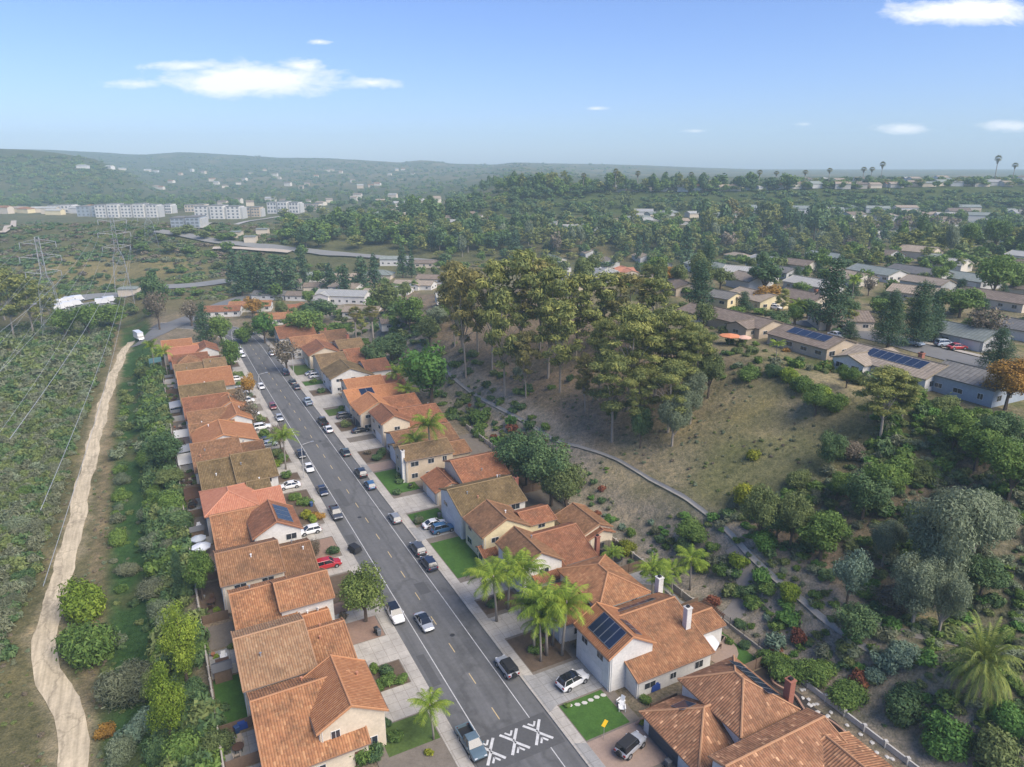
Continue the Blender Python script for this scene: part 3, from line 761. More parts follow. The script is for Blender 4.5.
# roads beyond
ribbon('road', px_line([(140, 345), (152, 335), (168, 327), (186, 320), (205, 313), (222, 305), (240, 299), (258, 294)], 3), 10, plain('asphalt_far', (.15, .15, .148), .9, var=.1, scale=.1, world=True), .2, 7)
ribbon('road', px_line([(800, 321), (832, 328), (870, 336), (900, 343), (940, 354), (985, 365), (1040, 380)], 3), 9.5, plain('asphalt_far', (.15, .15, .148)), .14, 7)
ribbon('sidewalk', px_line([(805, 317), (836, 323), (874, 331), (904, 338), (945, 348), (990, 359), (1040, 372)], 3), 2.0, CONC, .2, 3)
ribbon('road', px_line([(40, 306), (70, 301), (100, 296), (140, 291), (190, 286), (230, 281)], 4), 15, ASPH_FAR, .5, 7)
ribbon('road', px_line([(60, 310), (90, 306), (112, 302)], 4), 16, plain('lot_asphalt', (.22, .22, .215), .9, world=True), .35, 5)
ribbon('road', px_line([(150, 231), (185, 236), (215, 242), (250, 246), (300, 251), (340, 255), (390, 259), (440, 263)], 6), 9, ASPH_FAR, 1.0, 7)
ribbon('road', px_line([(200, 229), (240, 224), (268, 219), (300, 214)], 6), 7, plain('concrete_far', (.36, .34, .30), .9, world=True), 1.0, 5)
ribbon('dirt_path', px_line([(213, 250), (240, 250), (270, 252), (290, 254)], 6), 5, plain('pale_gravel', (.42, .36, .29), .95, world=True), 1.6, 5)
ribbon('dirt_path', px_line([(0, 234), (8, 228), (14, 222)], 6), 5, plain('pale_gravel', (.42, .36, .29)), 1.6, 5)

for s_, t_ in ((21, 1.2), (64, -1.0), (109, 1.4), (-9, 1.5)):
    x, y = W(s_, t_); mb = MB(); mb.tube([(x, y, .0), (x, y, .032)], .38, 16); tag(mb.build('manhole_cover', plain('cast_iron', (.05, .05, .05), .6, .4, var=.2)), 'round iron manhole cover flush in the street asphalt', 'manhole cover', 'manhole covers in the street')
# ------------------------------------------------------------------ houses
T = dict(
    terracotta=tile_mat('tile_terracotta', (0.232, 0.105, 0.052), (0.341, 0.164, 0.080), (0.438, 0.239, 0.121), moss=.55),
    clay=tile_mat('tile_clay', (0.282, 0.152, 0.080), (0.354, 0.209, 0.113), (0.421, 0.275, 0.157), moss=.4),
    orange=tile_mat('tile_orange', (0.323, 0.137, 0.061), (0.409, 0.185, 0.085), (0.482, 0.241, 0.116), moss=.22, mosscol=(0.125, 0.059, 0.030)),
    brown=tile_mat('tile_brown', (0.168, 0.087, 0.044), (0.250, 0.133, 0.069), (0.322, 0.185, 0.098), moss=.5),
    tan=tile_mat('tile_tan', (0.151, 0.098, 0.048), (0.218, 0.145, 0.074), (0.288, 0.202, 0.107), moss=.5),
    olive=tile_mat('tile_olive', (0.120, 0.081, 0.039), (0.181, 0.127, 0.061), (0.240, 0.173, 0.085), moss=.6, mosscol=(0.048, 0.036, 0.017)),
    salmon=tile_mat('tile_salmon', (0.384, 0.151, 0.090), (0.447, 0.192, 0.115), (0.496, 0.232, 0.143), moss=.12, mosscol=(0.230, 0.087, 0.056)),
    rust=tile_mat('tile_rust', (0.200, 0.082, 0.043), (0.286, 0.123, 0.064), (0.365, 0.177, 0.097), moss=.45),
    mixed=tile_mat('tile_mixed', (0.156, 0.083, 0.047), (0.326, 0.159, 0.085), (0.394, 0.229, 0.130), moss=.35, light=1.7),
    grey=tile_mat('shingle_grey', (.125, .125, .12), (.165, .163, .155), (.21, .205, .195), .9, .2, .3, (.09, .09, .085)),
    greygreen=tile_mat('shingle_grey_green', (.17, .20, .185), (.22, .25, .23), (.27, .30, .275), .9, .2, .3, (.12, .13, .11)),
    shake=tile_mat('shake_brown', (.145, .115, .090), (.20, .160, .128), (.26, .215, .175), .8, .3, .3, (.09, .075, .06)),
    sand=tile_mat('shake_sand', (.25, .205, .155), (.32, .265, .205), (.38, .325, .255), .8, .3, .25, (.16, .13, .10)),
    pale=tile_mat('roof_pale', (.28, .285, .275), (.34, .345, .33), (.40, .40, .38), .9, .1, .2, (.3, .3, .28)),
)
CAPC = dict(clay=(0.378, 0.228, 0.130), terracotta=(0.390, 0.199, 0.100), orange=(0.451, 0.218, 0.103), brown=(0.282, 0.156, 0.084), tan=(0.263, 0.178, 0.095), olive=(0.216, 0.153, 0.077), salmon=(0.481, 0.220, 0.133), rust=(0.325, 0.151, 0.081), mixed=(0.407, 0.223, 0.119),
            grey=(0.118, 0.115, 0.096), greygreen=(0.186, 0.197, 0.153), shake=(0.154, 0.124, 0.086), sand=(0.244, 0.200, 0.135), pale=(0.417, 0.397, 0.317))
CAP = {k: plain('cap_' + k, v, .85, var=.2, scale=3) for k, v in CAPC.items()}
WALL = dict(cream=(.60, .51, .38), white=(.62, .60, .555), tan=(.50, .41, .30), beige=(.58, .50, .39), bluegrey=(.31, .35, .38), warm=(.60, .55, .46), grey=(.45, .45, .43), yellow=(.68, .58, .36))
WALL = {k: plain('stucco_' + k, v, .9, var=.16, scale=.45, bump=.08, spec=.15) for k, v in WALL.items()}
GLASS = plain('window_glass', (.03, .036, .045), .12, var=0, spec=.8)
FRAME = plain('window_frame', (.66, .65, .62), .6, var=.05)
GAR = plain('garage_white', (.66, .64, .60), .6, var=.06)
GUTTER = plain('gutter_brown', (.16, .11, .085), .6, var=.1)
GARD = plain('garage_dark', (.07, .075, .085), .5, var=.1)
DOORM = plain('door_brown', (.12, .06, .035), .6, var=.15)
BRICK = plain('chimney_brick', (.30, .12, .08), .9, var=.3, scale=6)
PVM = plain('solar_cells', (.012, .020, .045), .18, var=.15, scale=1, spec=.7)
PVF = plain('solar_rail', (.28, .30, .33), .4, .6, var=0)
DARKW = plain('dark_wood', (.085, .045, .028), .85, var=.3, scale=3)
TIMBER = plain('fence_timber', (.155, .105, .07), .9, var=.3, scale=3)
METAL_D = plain('dark_metal', (.03, .03, .032), .5, .5, var=0)
METAL_L = plain('galvanised_metal', (.48, .49, .50), .45, .7, var=.08)
WHITE = plain('white_plastic', (.75, .75, .73), .5, var=.04)

def frame_of(b):
    """across-range, along-range, ridge, eaves of a gable block in local coords"""
    _, s0, s1, t0, t1, ax = b[:6]
    return (t0, t1, s0, s1) if ax == 's' else (s0, s1, t0, t1)
def P3(ax, a, c, z): return (c, a, z) if ax == 's' else (a, c, z)
def ze_at(b, side):
    if b[0] == 'h':
        _, s0, s1, t0, t1, zr, p = b[:7]; return zr - p * min(s1 - s0, t1 - t0) / 2
    c0, c1, _, _ = frame_of(b); r, zr, p = b[6:9]
    return zr - p * (r - c0) if side == 0 else zr - p * (c1 - r)

def roof_gable(mb, b, ov=.45, oh=.3, th=.2):
    ax = b[5]; c0, c1, a0, a1 = frame_of(b); r, zr, p = b[6:9]
    for c_e in (c0 - ov, c1 + ov):
        z_e = zr - p * abs(c_e - r); L_ = math.hypot(c_e - r, zr - z_e)
        A0, A1 = a0 - oh, a1 + oh
        top = [P3(ax, A0, c_e, z_e + th), P3(ax, A1, c_e, z_e + th), P3(ax, A1, r, zr + th), P3(ax, A0, r, zr + th)]
        bot = [P3(ax, A0, c_e, z_e), P3(ax, A1, c_e, z_e), P3(ax, A1, r, zr), P3(ax, A0, r, zr)]
        mb.face(top, 0, [(A0, 0), (A1, 0), (A1, L_), (A0, L_)]); mb.face(list(reversed(bot)), 1)
        mb.face([bot[0], bot[1], top[1], top[0]], 1); mb.face([bot[1], bot[2], top[2], top[1]], 1); mb.face([bot[3], bot[0], top[0], top[3]], 1)
        for A in (A0 + .06, A1 - .06):                              # verge tiles
            mb.tube([P3(ax, A, c_e, z_e + th + .02), P3(ax, A, r, zr + th + .02)], .11, 5, 1)
    mb.tube([P3(ax, a0 - oh, r, zr + th + .03), P3(ax, a1 + oh, r, zr + th + .03)], .14, 6, 1)
def roof_hip(mb, b, ov=.5, th=.2):
    _, s0, s1, t0, t1, zr, p = b[:7]
    hw = min(s1 - s0, t1 - t0) / 2; ze = zr - p * hw - p * ov
    x0, x1, y0, y1 = t0 - ov, t1 + ov, s0 - ov, s1 + ov; H2 = hw + ov
    if x1 - x0 >= y1 - y0: ra, rb = (x0 + H2, (y0 + y1) / 2, zr), (x1 - H2, (y0 + y1) / 2, zr)
    else: ra, rb = ((x0 + x1) / 2, y0 + H2, zr), ((x0 + x1) / 2, y1 - H2, zr)
    E = [(x0, y0), (x1, y0), (x1, y1), (x0, y1)]; E3 = [Vector((x, y, ze)) for x, y in E]; ra, rb = Vector(ra), Vector(rb); up = Vector((0, 0, th))
    near = lambda e: ra if (e - ra).length <= (e - rb).length + 1e-6 else rb
    for i in range(4):
        a, c = E3[i], E3[(i + 1) % 4]
        p1, p2 = near(c), near(a); mid = (a + c) / 2
        pts = [a, c, p1, p2] if (p1 - p2).length > .05 else [a, c, p1]
        d = (c - a).normalized(); n = Vector((-d.y, d.x, 0)); k = math.hypot(1, p)
        mb.face([q + up for q in pts], 0, [((q - a).dot(d), abs((q - a).dot(n)) * k) for q in pts])
        mb.face([a, c, c + up, a + up], 1)
        mb.tube([a + up * 1.1, p2 + up * 1.1], .14, 5, 1)
    mb.face([Vector((x, y, ze)) for x, y in reversed(E)], 1)
    if (ra - rb).length > .1: mb.tube([ra + up * 1.15, rb + up * 1.15], .15, 6, 1)
def walls(mb, b, z0=-.4):
    if b[0] == 'h':
        _, s0, s1, t0, t1, zr, p = b[:7]; mb.box(t0, t1, s0, s1, z0, ze_at(b, 0) - .02); return
    ax = b[5]; c0, c1, a0, a1 = frame_of(b); r, zr, p = b[6:9]
    sec = [(c0, z0), (c1, z0), (c1, ze_at(b, 1) - .01), (r, zr - .01), (c0, ze_at(b, 0) - .01)]
    mb.face([P3(ax, a0, c, z) for c, z in sec]); mb.face([P3(ax, a1, c, z) for c, z in reversed(sec)])
    for i in range(5):
        (ca, za), (cb, zb) = sec[i], sec[(i + 1) % 5]
        mb.face([P3(ax, a0, ca, za), P3(ax, a1, ca, za), P3(ax, a1, cb, zb), P3(ax, a0, cb, zb)])
def inside(bl, x, y, z, skip):
    for i, b in enumerate(bl):
        if i == skip: continue
        s0, s1, t0, t1 = b[1:5]
        if t0 < x < t1 and s0 < y < s1:
            top = (b[7] - b[8] * abs((x if b[5] == 's' else y) - b[6])) if b[0] == 'g' else min(b[5], ze_at(b, 0) + b[6] * min(x - t0, t1 - x, y - s0, s1 - y))
            if z < top + .45: return True
    return False
def wall_panel(face, b, pos, w, z0, z1, out, depth):
    """box on one wall: face in '-s','+s','-t','+t'"""
    s0, s1, t0, t1 = b[1:5]
    if face == '-s': return (pos - w / 2, pos + w / 2, s0 - out, s0 - out + depth, z0, z1)
    if face == '+s': return (pos - w / 2, pos + w / 2, s1 + out - depth, s1 + out, z0, z1)
    if face == '-t': return (t0 - out, t0 - out + depth, pos - w / 2, pos + w / 2, z0, z1)
    return (t1 + out - depth, t1 + out, pos - w / 2, pos + w / 2, z0, z1)
def window(parent, b, face, pos, w, z0, z1):
    mb = MB(); mb.box(*wall_panel(face, b, pos, w, z0, z1, .05, .1))
    f = mb.build('window', FRAME, parent); g = MB(); k = 2 if w > 1.0 else 1
    for i in range(k):
        pw = (w - .12 - .06 * (k - 1)) / k; pc = pos - w / 2 + .06 + pw / 2 + i * (pw + .06)
        g.box(*wall_panel(face, b, pc, pw, z0 + .07, z1 - .07, .062, .03))
    g.build('pane', GLASS, f); return f
def panel_on(parent, b, side, a0, a1, v0, v1, cols, name='solar_panel', mats=None, th=.2):
    """panels lying on a gable block's slope (side 0: low across, 1: high across); a along the ridge, v up the slope 0..1"""
    ax = b[5]; c0, c1, _, _ = frame_of(b); r, zr, p = b[6:9]; ce = c0 if side == 0 else c1
    nrm = Vector((0, 0, 1)); 
    def q(a, v, lift): c = ce + (r - ce) * v; return P3(ax, a, c, zr - p * abs(r - c) + th + lift)
    for i in range(cols):
        x0 = a0 + (a1 - a0) * i / cols + .03; x1 = a0 + (a1 - a0) * (i + 1) / cols - .03
        mb = MB(); lo = [q(x0, v0, .06), q(x1, v0, .06), q(x1, v1, .06), q(x0, v1, .06)]; hi = [q(x0, v0, .13), q(x1, v0, .13), q(x1, v1, .13), q(x0, v1, .13)]
        mb.hexa(lo, hi, 1)
        e = .05
        mb.face([q(x0 + e, v0 + .012, .134), q(x1 - e, v0 + .012, .134), q(x1 - e, v1 - .012, .134), q(x0 + e, v1 - .012, .134)], 0)
        mb.build(name, mats or [PVM, PVF], parent)

HPOS = []
MARKS = []                                                         # (s, t, what one would call it)
def house(name, label, pos, rz, blocks, wall='cream', garage=None, wins=True, chimneys=(), vents=0, group=None, door=None, extra_w=(), first_floor=True, wmul=1):
    """blocks in the house's own coords: ('g', s0, s1, t0, t1, ridge axis, ridge at, ridge height, pitch, tile) or ('h', s0, s1, t0, t1, top, pitch, tile)"""
    root = empty(name, pos, rz, 1, label, 'house', group); HPOS.append((pos[0], pos[1]))
    wm = WALL[wall]; mb = MB()
    for b in blocks: walls(mb, b)
    mb.build('wall', wm, root)
    for b in blocks:
        r = MB(); (roof_gable if b[0] == 'g' else roof_hip)(r, b)
        r.build('roof', [T[b[-1]], CAP[b[-1]]], root, uv=True)
    gspan = None
    if garage:
        bi, face, pos_, w, dark = garage
        mb = MB(); mb.box(*wall_panel(face, blocks[bi], pos_, w, .12, 2.3, .04, .08))
        for k in range(1, 4): mb.box(*wall_panel(face, blocks[bi], pos_, w - .1, .12 + k * .545 - .02, .12 + k * .545 + .02, .055, .03))
        mb.build('garage_door', GARD if dark else GAR, root); gspan = (bi, face, pos_ - w / 2 - .3, pos_ + w / 2 + .3)
    if door:
        bi, face, pos_ = door; mb = MB(); mb.box(*wall_panel(face, blocks[bi], pos_, 1.0, .1, 2.15, .04, .08)); mb.build('front_door', DOORM, root)
    if wins:
        for i, b in enumerate(blocks):
            s0, s1, t0, t1 = b[1:5]
            for face in ('-s', '-t', '+t', '+s')[:4 if wins == 'all' else 3]:
                lo, hi = (t0, t1) if face in ('-s', '+s') else (s0, s1)
                if b[0] == 'g':
                    eave = b[5] == ('t' if face in ('-s', '+s') else 's')
                    top = (ze_at(b, 0) if face[0] == '-' else ze_at(b, 1)) if eave else min(ze_at(b, 0), ze_at(b, 1)) + .5
                else: top = ze_at(b, 0)
                for z0 in (.95, 3.75):
                    if top < z0 + 1.1: continue
                    n = max(1, int((hi - lo) / 3.6 * wmul))
                    for k in range(n):
                        c = lo + (hi - lo) * (k + .5) / n + R.uniform(-.3, .3); ww = R.choice((1.1, 1.5, 1.5, 1.9))
                        if R.random() < .08: continue
                        if gspan and gspan[0] == i and gspan[1] == face and z0 < 2 and gspan[2] < c + ww / 2 and c - ww / 2 < gspan[3]: continue
                        if door and door[0] == i and door[1] == face and z0 < 2 and abs(door[2] - c) < 1.5: continue
                        x0, x1, y0, y1, za, zb = wall_panel(face, b, c, ww, z0, z0 + 1.1, .3, .1)
                        if any(inside(blocks, xx, yy, z0 + .6, i) for xx in (x0, x1) for yy in (y0, y1)): continue
                        window(root, b, face, c, ww, z0, min(z0 + R.choice((1.0, 1.2)), top - .15))
    for cx, cy, z1, w, m in chimneys:
        mb = MB(); mb.box(cx - w / 2, cx + w / 2, cy - w / 2, cy + w / 2, 0, z1); mb.box(cx - w / 2 - .08, cx + w / 2 + .08, cy - w / 2 - .08, cy + w / 2 + .08, z1, z1 + .14)
        c_ = mb.build('chimney', m, root); g = MB(); g.box(cx - w * .25, cx + w * .25, cy - w * .25, cy + w * .25, z1 + .14, z1 + .4); g.build('flue', METAL_D, c_)
    if name == 'tile_roofed_house':
        for b in blocks:
            s0, s1, t0, t1 = b[1:5]; ze = min(ze_at(b, 0), ze_at(b, 1))
            for x, y in ((t0 - .05, s0 + .25), (t1 + .05, s0 + .25), (t0 + .25, s0 - .05)):
                if not inside(blocks, x, y, ze - 1, blocks.index(b)): MB().tube([(x, y, .1), (x, y, ze - .1)], .05, 5).build('downpipe', FRAME, root)
            if b[0] == 'g':
                ax = b[5]; c0, c1, a0, a1 = frame_of(b); r, zr, p = b[6:9]
                for c_e in (c0 - .5, c1 + .5): MB().tube([P3(ax, a0 - .3, c_e, zr - p * abs(c_e - r) + .08), P3(ax, a1 + .3, c_e, zr - p * abs(c_e - r) + .08)], .07, 5).build('gutter', GUTTER, root)
    for k in range(vents):
        b = R.choice([x for x in blocks if x[0] == 'g'] or [None])
        if not b: break
        ax = b[5]; c0, c1, a0, a1 = frame_of(b); r, zr, p = b[6:9]
        c = R.choice((c0 + (r - c0) * R.uniform(.3, .8), c1 + (r - c1) * R.uniform(.3, .8))); a = R.uniform(a0 + 1, a1 - 1)
        x, y, z = P3(ax, a, c, zr - p * abs(c - r))
        if inside(blocks, x, y, z - .8, blocks.index(b)): continue
        mb = MB(); mb.tube([(x, y, z), (x, y, z + .62)], .1, 7); mb.tube([(x, y, z + .62), (x, y, z + .72)], .17, 7); mb.build('vent_pipe', R.choice((WHITE, METAL_L, CAP['salmon'])), root)
    return root
def street_house(label, short, blocks, wall, **k):
    s = sum(b[1] + b[2] for b in blocks) / 2 / len(blocks); t = sum(b[3] + b[4] for b in blocks) / 2 / len(blocks)
    def sh(b): return (b[0], b[1] - s, b[2] - s, b[3] - t, b[4] - t) + ((b[5], b[6] - (t if b[5] == 's' else s)) + tuple(b[7:]) if b[0] == 'g' else tuple(b[5:]))
    MARKS.append((s, t, short))
    if k.get('garage'):
        g = k['garage']; k['garage'] = (g[0], g[1], g[2] - (t if g[1][1] == 's' else s), g[3], g[4])
    if k.get('door'):
        g = k['door']; k['door'] = (g[0], g[1], g[2] - (t if g[1][1] == 's' else s))
    if k.get('chimneys'): k['chimneys'] = [(c[0] - t, c[1] - s) + tuple(c[2:]) for c in k['chimneys']]
    nb = [sh(b) for b in blocks]
    x, y = W(s, t)
    r = house('tile_roofed_house', label, (x, y, 0), AZ, nb, wall, group='tile-roofed houses along the street', **k)
    return r, nb, s, t
g = 'g'
# western row, near to far
H1 = street_house('terracotta roofed cream house with steep front gable beside the worn lawn, near the speed table', 'house by the worn lawn',
    [(g, 3.8, 15.6, -28.2, -16.8, 't', 12, 6.8, .45, 'terracotta'), (g, 5.2, 14.6, -21.9, -14.2, 's', -18.1, 7.6, .56, 'orange')], 'cream', garage=(1, '+t', 11, 4.8, False), vents=3, door=(0, '-s', -17.9))
street_house('house with long tan-brown ridge roof between the two terracotta houses at the western row end', 'house with long tan roof',
    [(g, 16.7, 27, -28.6, -19.9, 't', 24, 7.6, .31, 'clay'), (g, 17.2, 25.6, -19.8, -14.3, 't', 24.4, 5.3, .33, 'terracotta')], 'cream', garage=(1, '+t', 22, 4.8, False), vents=3)
street_house('white-walled terracotta house behind the street tree', 'house behind the street tree',
    [(g, 28.2, 39.6, -27.8, -19.7, 't', 37, 6.4, .34, 'terracotta'), (g, 31.0, 39, -21.6, -14.1, 't', 35, 7.6, .48, 'terracotta'), (g, 26.8, 31, -19.6, -15.4, 't', 29.5, 4.4, .35, 'orange')], 'white', garage=(1, '+t', 34.5, 4.6, False), vents=4)
street_house('house with broad dull brown roof beside the red car on its drive', 'house by the red car',
    [(g, 42.4, 53, -28.6, -19.3, 't', 48, 7.6, .41, 'brown'), (g, 42.8, 52.4, -19.2, -13.8, 't', 49.4, 5.3, .33, 'brown')], 'beige', garage=(1, '+t', 48, 4.8, False), vents=3)
h5, b5, s5, t5 = street_house('house with solar panels on its front gable and terracotta rear roof', 'house with the front solar gable',
    [(g, 54.8, 66.3, -28, -16.8, 't', 64.9, 6.3, .32, 'terracotta'), (g, 54.7, 63.8, -21.9, -14.1, 's', -18, 7.7, .55, 'rust')], 'white', garage=(1, '+t', 61.5, 4.6, False), vents=0)
panel_on(h5, b5[1], 1, -3.2 + 59.2 - s5, 3.0 + 59.2 - s5, .22, .88, 3)
street_house('house with plain salmon pink hipped roof', 'salmon-roofed house',
    [('h', 68, 79, -28.6, -19.6, 7.2, .42, 'salmon'), (g, 69, 76.5, -19.5, -14.4, 't', 74.2, 5.4, .38, 'salmon'), (g, 74, 79.6, -20, -16, 't', 77.8, 6.0, .4, 'olive')], 'beige', garage=(1, '+t', 73, 4.6, False), vents=1)
street_house('white-walled house with mossy olive brown roofs beyond the salmon roof', 'mossy olive-roofed house',
    [(g, 79.8, 92, -28.2, -21.6, 't', 90.5, 7.0, .28, 'olive'), (g, 81.2, 91.4, -21.5, -13.6, 't', 90.1, 7.6, .29, 'olive')], 'white', garage=(1, '+t', 85, 4.6, False), vents=2)
street_house('low wide brown roofed house with white pipes before the broad white gable', 'low wide brown house',
    [(g, 92.6, 104.6, -28.8, -18.8, 't', 103.6, 6.6, .22, 'brown'), (g, 93.4, 103.6, -18.7, -13.6, 't', 102.5, 5.2, .25, 'brown')], 'beige', garage=(1, '+t', 95.5, 4.6, False), vents=5)
street_house('house showing a wide white gable and orange front roof', 'house with the wide white gable',
    [(g, 104.9, 116, -27.8, -14.2, 's', -21.6, 7.3, .34, 'orange'), (g, 113, 120, -28.2, -18, 't', 118.5, 6.2, .3, 'brown')], 'white', garage=(0, '+t', 112, 4.6, False), vents=2)
street_house('brown house with a small white front gable and orange slope above the drive', 'house with the small white gable',
    [(g, 117.4, 128.6, -28, -18, 't', 127, 6.8, .3, 'brown'), (g, 118.2, 128, -20.6, -13.6, 's', -17, 7.3, .5, 'orange')], 'white', garage=(1, '+t', 125, 4.6, False), vents=2)
street_house('brown roofed house with orange street front, tenth along the western row', 'brown and orange house',
    [(g, 129.8, 141.4, -28.4, -17, 't', 139.6, 6.9, .3, 'rust'), (g, 130.4, 137.6, -20.9, -13.3, 's', -17, 7.2, .5, 'orange')], 'white', garage=(1, '+t', 134, 4.6, False), vents=2)
street_house('olive tan roofed house in front of the sweeping bright orange roof', 'olive tan house',
    [(g, 142.6, 156.8, -28.6, -16.8, 't', 152, 7.0, .34, 'olive'), (g, 143.6, 151, -16.7, -12.6, 't', 149, 4.8, .3, 'tan')], 'beige', garage=(1, '+t', 147, 4.6, False), vents=2)
street_house('house under a long bright orange roof with grey end wall', 'bright orange-roofed house',
    [(g, 157.8, 168.6, -28.4, -13.4, 't', 166, 7.5, .42, 'orange')], 'grey', garage=(0, '+t', 162, 4.6, False))
street_house('house with a two-level dull brown roof behind the bright orange roof', 'two-level brown house',
    [(g, 170, 180.6, -28.6, -20, 't', 178, 6.8, .3, 'tan'), (g, 170.4, 180, -19.9, -13.6, 't', 178.4, 7.4, .3, 'tan')], 'beige', garage=(1, '+t', 175, 4.6, False), vents=2)
street_house('long rust brown roofed house with a round-topped rear part in the western row', 'long rust-roofed house',
    [(g, 182, 192.6, -28.8, -18, 't', 190.4, 7.0, .3, 'rust'), ('h', 183, 189, -27, -21, 7.6, .5, 'brown'), (g, 183, 192, -18, -14, 't', 190, 5.2, .3, 'rust')], 'beige', garage=(2, '+t', 188, 4.6, False))
street_house('house with dusty pink roof and white front gable near the street end', 'dusty pink-roofed house',
    [(g, 194, 204.6, -29.6, -20, 't', 202, 7.0, .34, 'salmon'), (g, 196.6, 206.4, -21, -13.8, 's', -17.4, 7.4, .5, 'rust')], 'white', garage=(1, '+t', 201, 4.6, False))
street_house('last house of the western row with clean orange roof and cream wall', 'last western house',
    [(g, 206.4, 217.4, -31, -21.4, 't', 213.4, 7.2, .4, 'orange'), (g, 208, 216, -21.3, -16, 't', 213, 5.2, .35, 'orange')], 'cream', vents=1)
# eastern row, near to far
h0, b0, _, _ = street_house('house whose long tiled roof is cut by the bottom of the view, before the two-level hipped house', 'nearest eastern house',
    [(g, -33, -19.0, 15.4, 30.2, 't', -21.0, 6.6, .33, 'mixed'), (g, -33, -23, 24.5, 32.4, 's', 28.6, 6.2, .33, 'mixed')], 'white', vents=3)
h1, b1, s1, t1 = street_house('two-level hipped house with dark garage door and brick chimney', 'two-level hipped house',
    [('h', -17.4, -7.4, 21.2, 29.8, 7.9, .58, 'mixed'), ('h', -17.3, -7.5, 15.2, 26, 5.3, .5, 'mixed')], 'white', garage=(1, '-t', -11.2, 5.4, True), chimneys=[(30.2, -16.1, 8.3, .9, BRICK)])
h2, b2, s2, t2 = street_house('white house with solar panels and two chimneys beside the white car on its drive', 'solar house by the white car',
    [(g, 0.0, 8.2, 15.2, 22.2, 's', 18.6, 7.7, .6, 'orange'), (g, -2.6, 9.4, 17.8, 30.6, 't', 5.9, 6.3, .39, 'terracotta'), (g, .9, 6.6, 30, 36, 't', 3.6, 4.1, .3, 'terracotta')], 'white',
    garage=(0, '-t', 4.4, 5.0, False), chimneys=[(29.4, 1.4, 7.9, .85, WALL['white'])], vents=0)
panel_on(h2, b2[0], 0, .9 - s2, 6.2 - s2, .12, .92, 4)
panel_on(h2, b2[0], 1, 1.0 - s2, 4.6 - s2, .3, .62, 3)
panel_on(h2, b2[1], 1, 21.5 - t2, 28.5 - t2, .35, .6, 5)
h3, b3, s3, t3 = street_house('house with hipped terracotta roof behind the tall palm cluster', 'house behind the palm cluster',
    [('h', 10.4, 21.6, 20.6, 29.2, 7.3, .45, 'terracotta'), (g, 11.6, 20.6, 14.6, 20.7, 't', 16.2, 5.0, .34, 'rust')], 'white', garage=(1, '-t', 18.8, 4.8, False), chimneys=[(31.2, 9.9, 7.4, .9, WALL['white'])])
street_house('white house with a brown front gable and broad brown rear slope behind the first palms', 'house behind the first palms',
    [(g, 24.2, 33.4, 15.2, 22.4, 's', 18.4, 7.7, .6, 'brown'), (g, 25, 33.8, 20.6, 29.6, 't', 31.6, 6.3, .38, 'rust'), (g, 22.8, 27.4, 17, 23, 't', 26, 4.2, .3, 'rust')], 'white', garage=(0, '-t', 29.8, 4.8, False), chimneys=[(30.4, 25.6, 6.8, .7, BRICK)], vents=2)
street_house('pale yellow house with a brown front gable and small rear wing', 'pale yellow house',
    [(g, 36.8, 44.8, 14, 23.2, 's', 18.5, 7.7, .52, 'brown'), (g, 37.6, 43, 23, 29, 't', 40.6, 6.0, .35, 'rust'), (g, 35.6, 38, 13.4, 16, 't', 37.6, 3.0, .4, 'rust')], 'yellow', vents=2)
street_house('rear cottage with brown gable roof beside the black netted trampoline', 'rear cottage',
    [(g, 31.2, 40, 30.6, 37.2, 's', 34.6, 5.4, .42, 'brown'), (g, 30.2, 33, 32, 37, 's', 34.8, 4.6, .4, 'rust')], 'cream', wins=True)
street_house('two-storey house with mossy olive roof and brick chimney beside the blue car', 'mossy roofed house by the blue car',
    [(g, 46.2, 56.4, 13.8, 27.4, 't', 52.5, 7.6, .36, 'olive')], 'white', garage=(0, '-t', 51.6, 4.8, False), chimneys=[(28.2, 51.6, 7.6, .8, BRICK)], vents=4)
street_house('cream house with brown upper roof and low front garage roof', 'house with the low garage roof',
    [(g, 58.9, 69, 19.8, 30.2, 't', 65.2, 7.5, .36, 'rust'), (g, 61.4, 69.6, 14.8, 21.4, 's', 18.2, 4.5, .42, 'rust'), (g, 66, 71, 24, 32, 't', 69, 5.6, .3, 'rust')], 'cream', garage=(1, '-t', 65, 4.8, False), vents=4)
street_house('long tan-walled house with ochre roof and white corner chimney', 'tan-walled house',
    [(g, 74.6, 82, 12.8, 24, 't', 78.6, 7.3, .42, 'tan'), (g, 76, 83, 23, 29, 't', 80, 5.4, .3, 'brown')], 'tan', chimneys=[(12.4, 75.4, 7.6, .7, WALL['white'])])
street_house('low brown house half hidden by palms at its front', 'low house behind palms',
    [(g, 84, 96, 15, 30, 't', 91.6, 5.6, .3, 'brown'), (g, 84, 90, 14, 18, 't', 87, 4.4, .3, 'tan')], 'white', garage=(1, '-t', 87, 4.4, False))
street_house('white two-storey house with reddish brown front gable', 'house with the reddish gable',
    [(g, 98, 108.6, 14.9, 22, 's', 18, 7.6, .52, 'rust'), (g, 97, 112, 21.8, 32, 't', 106, 6.1, .3, 'rust')], 'cream', garage=(0, '-t', 102, 4.8, False), vents=2)
street_house('house with vivid orange front roof and tan side walls', 'vivid orange-fronted house',
    [(g, 110, 119.4, 12.6, 20.4, 's', 17.6, 7.7, .5, 'orange'), (g, 112, 121, 20, 30, 't', 117, 6.2, .3, 'rust')], 'tan', garage=(0, '-t', 113.5, 4.4, True), door=(0, '-t', 117))
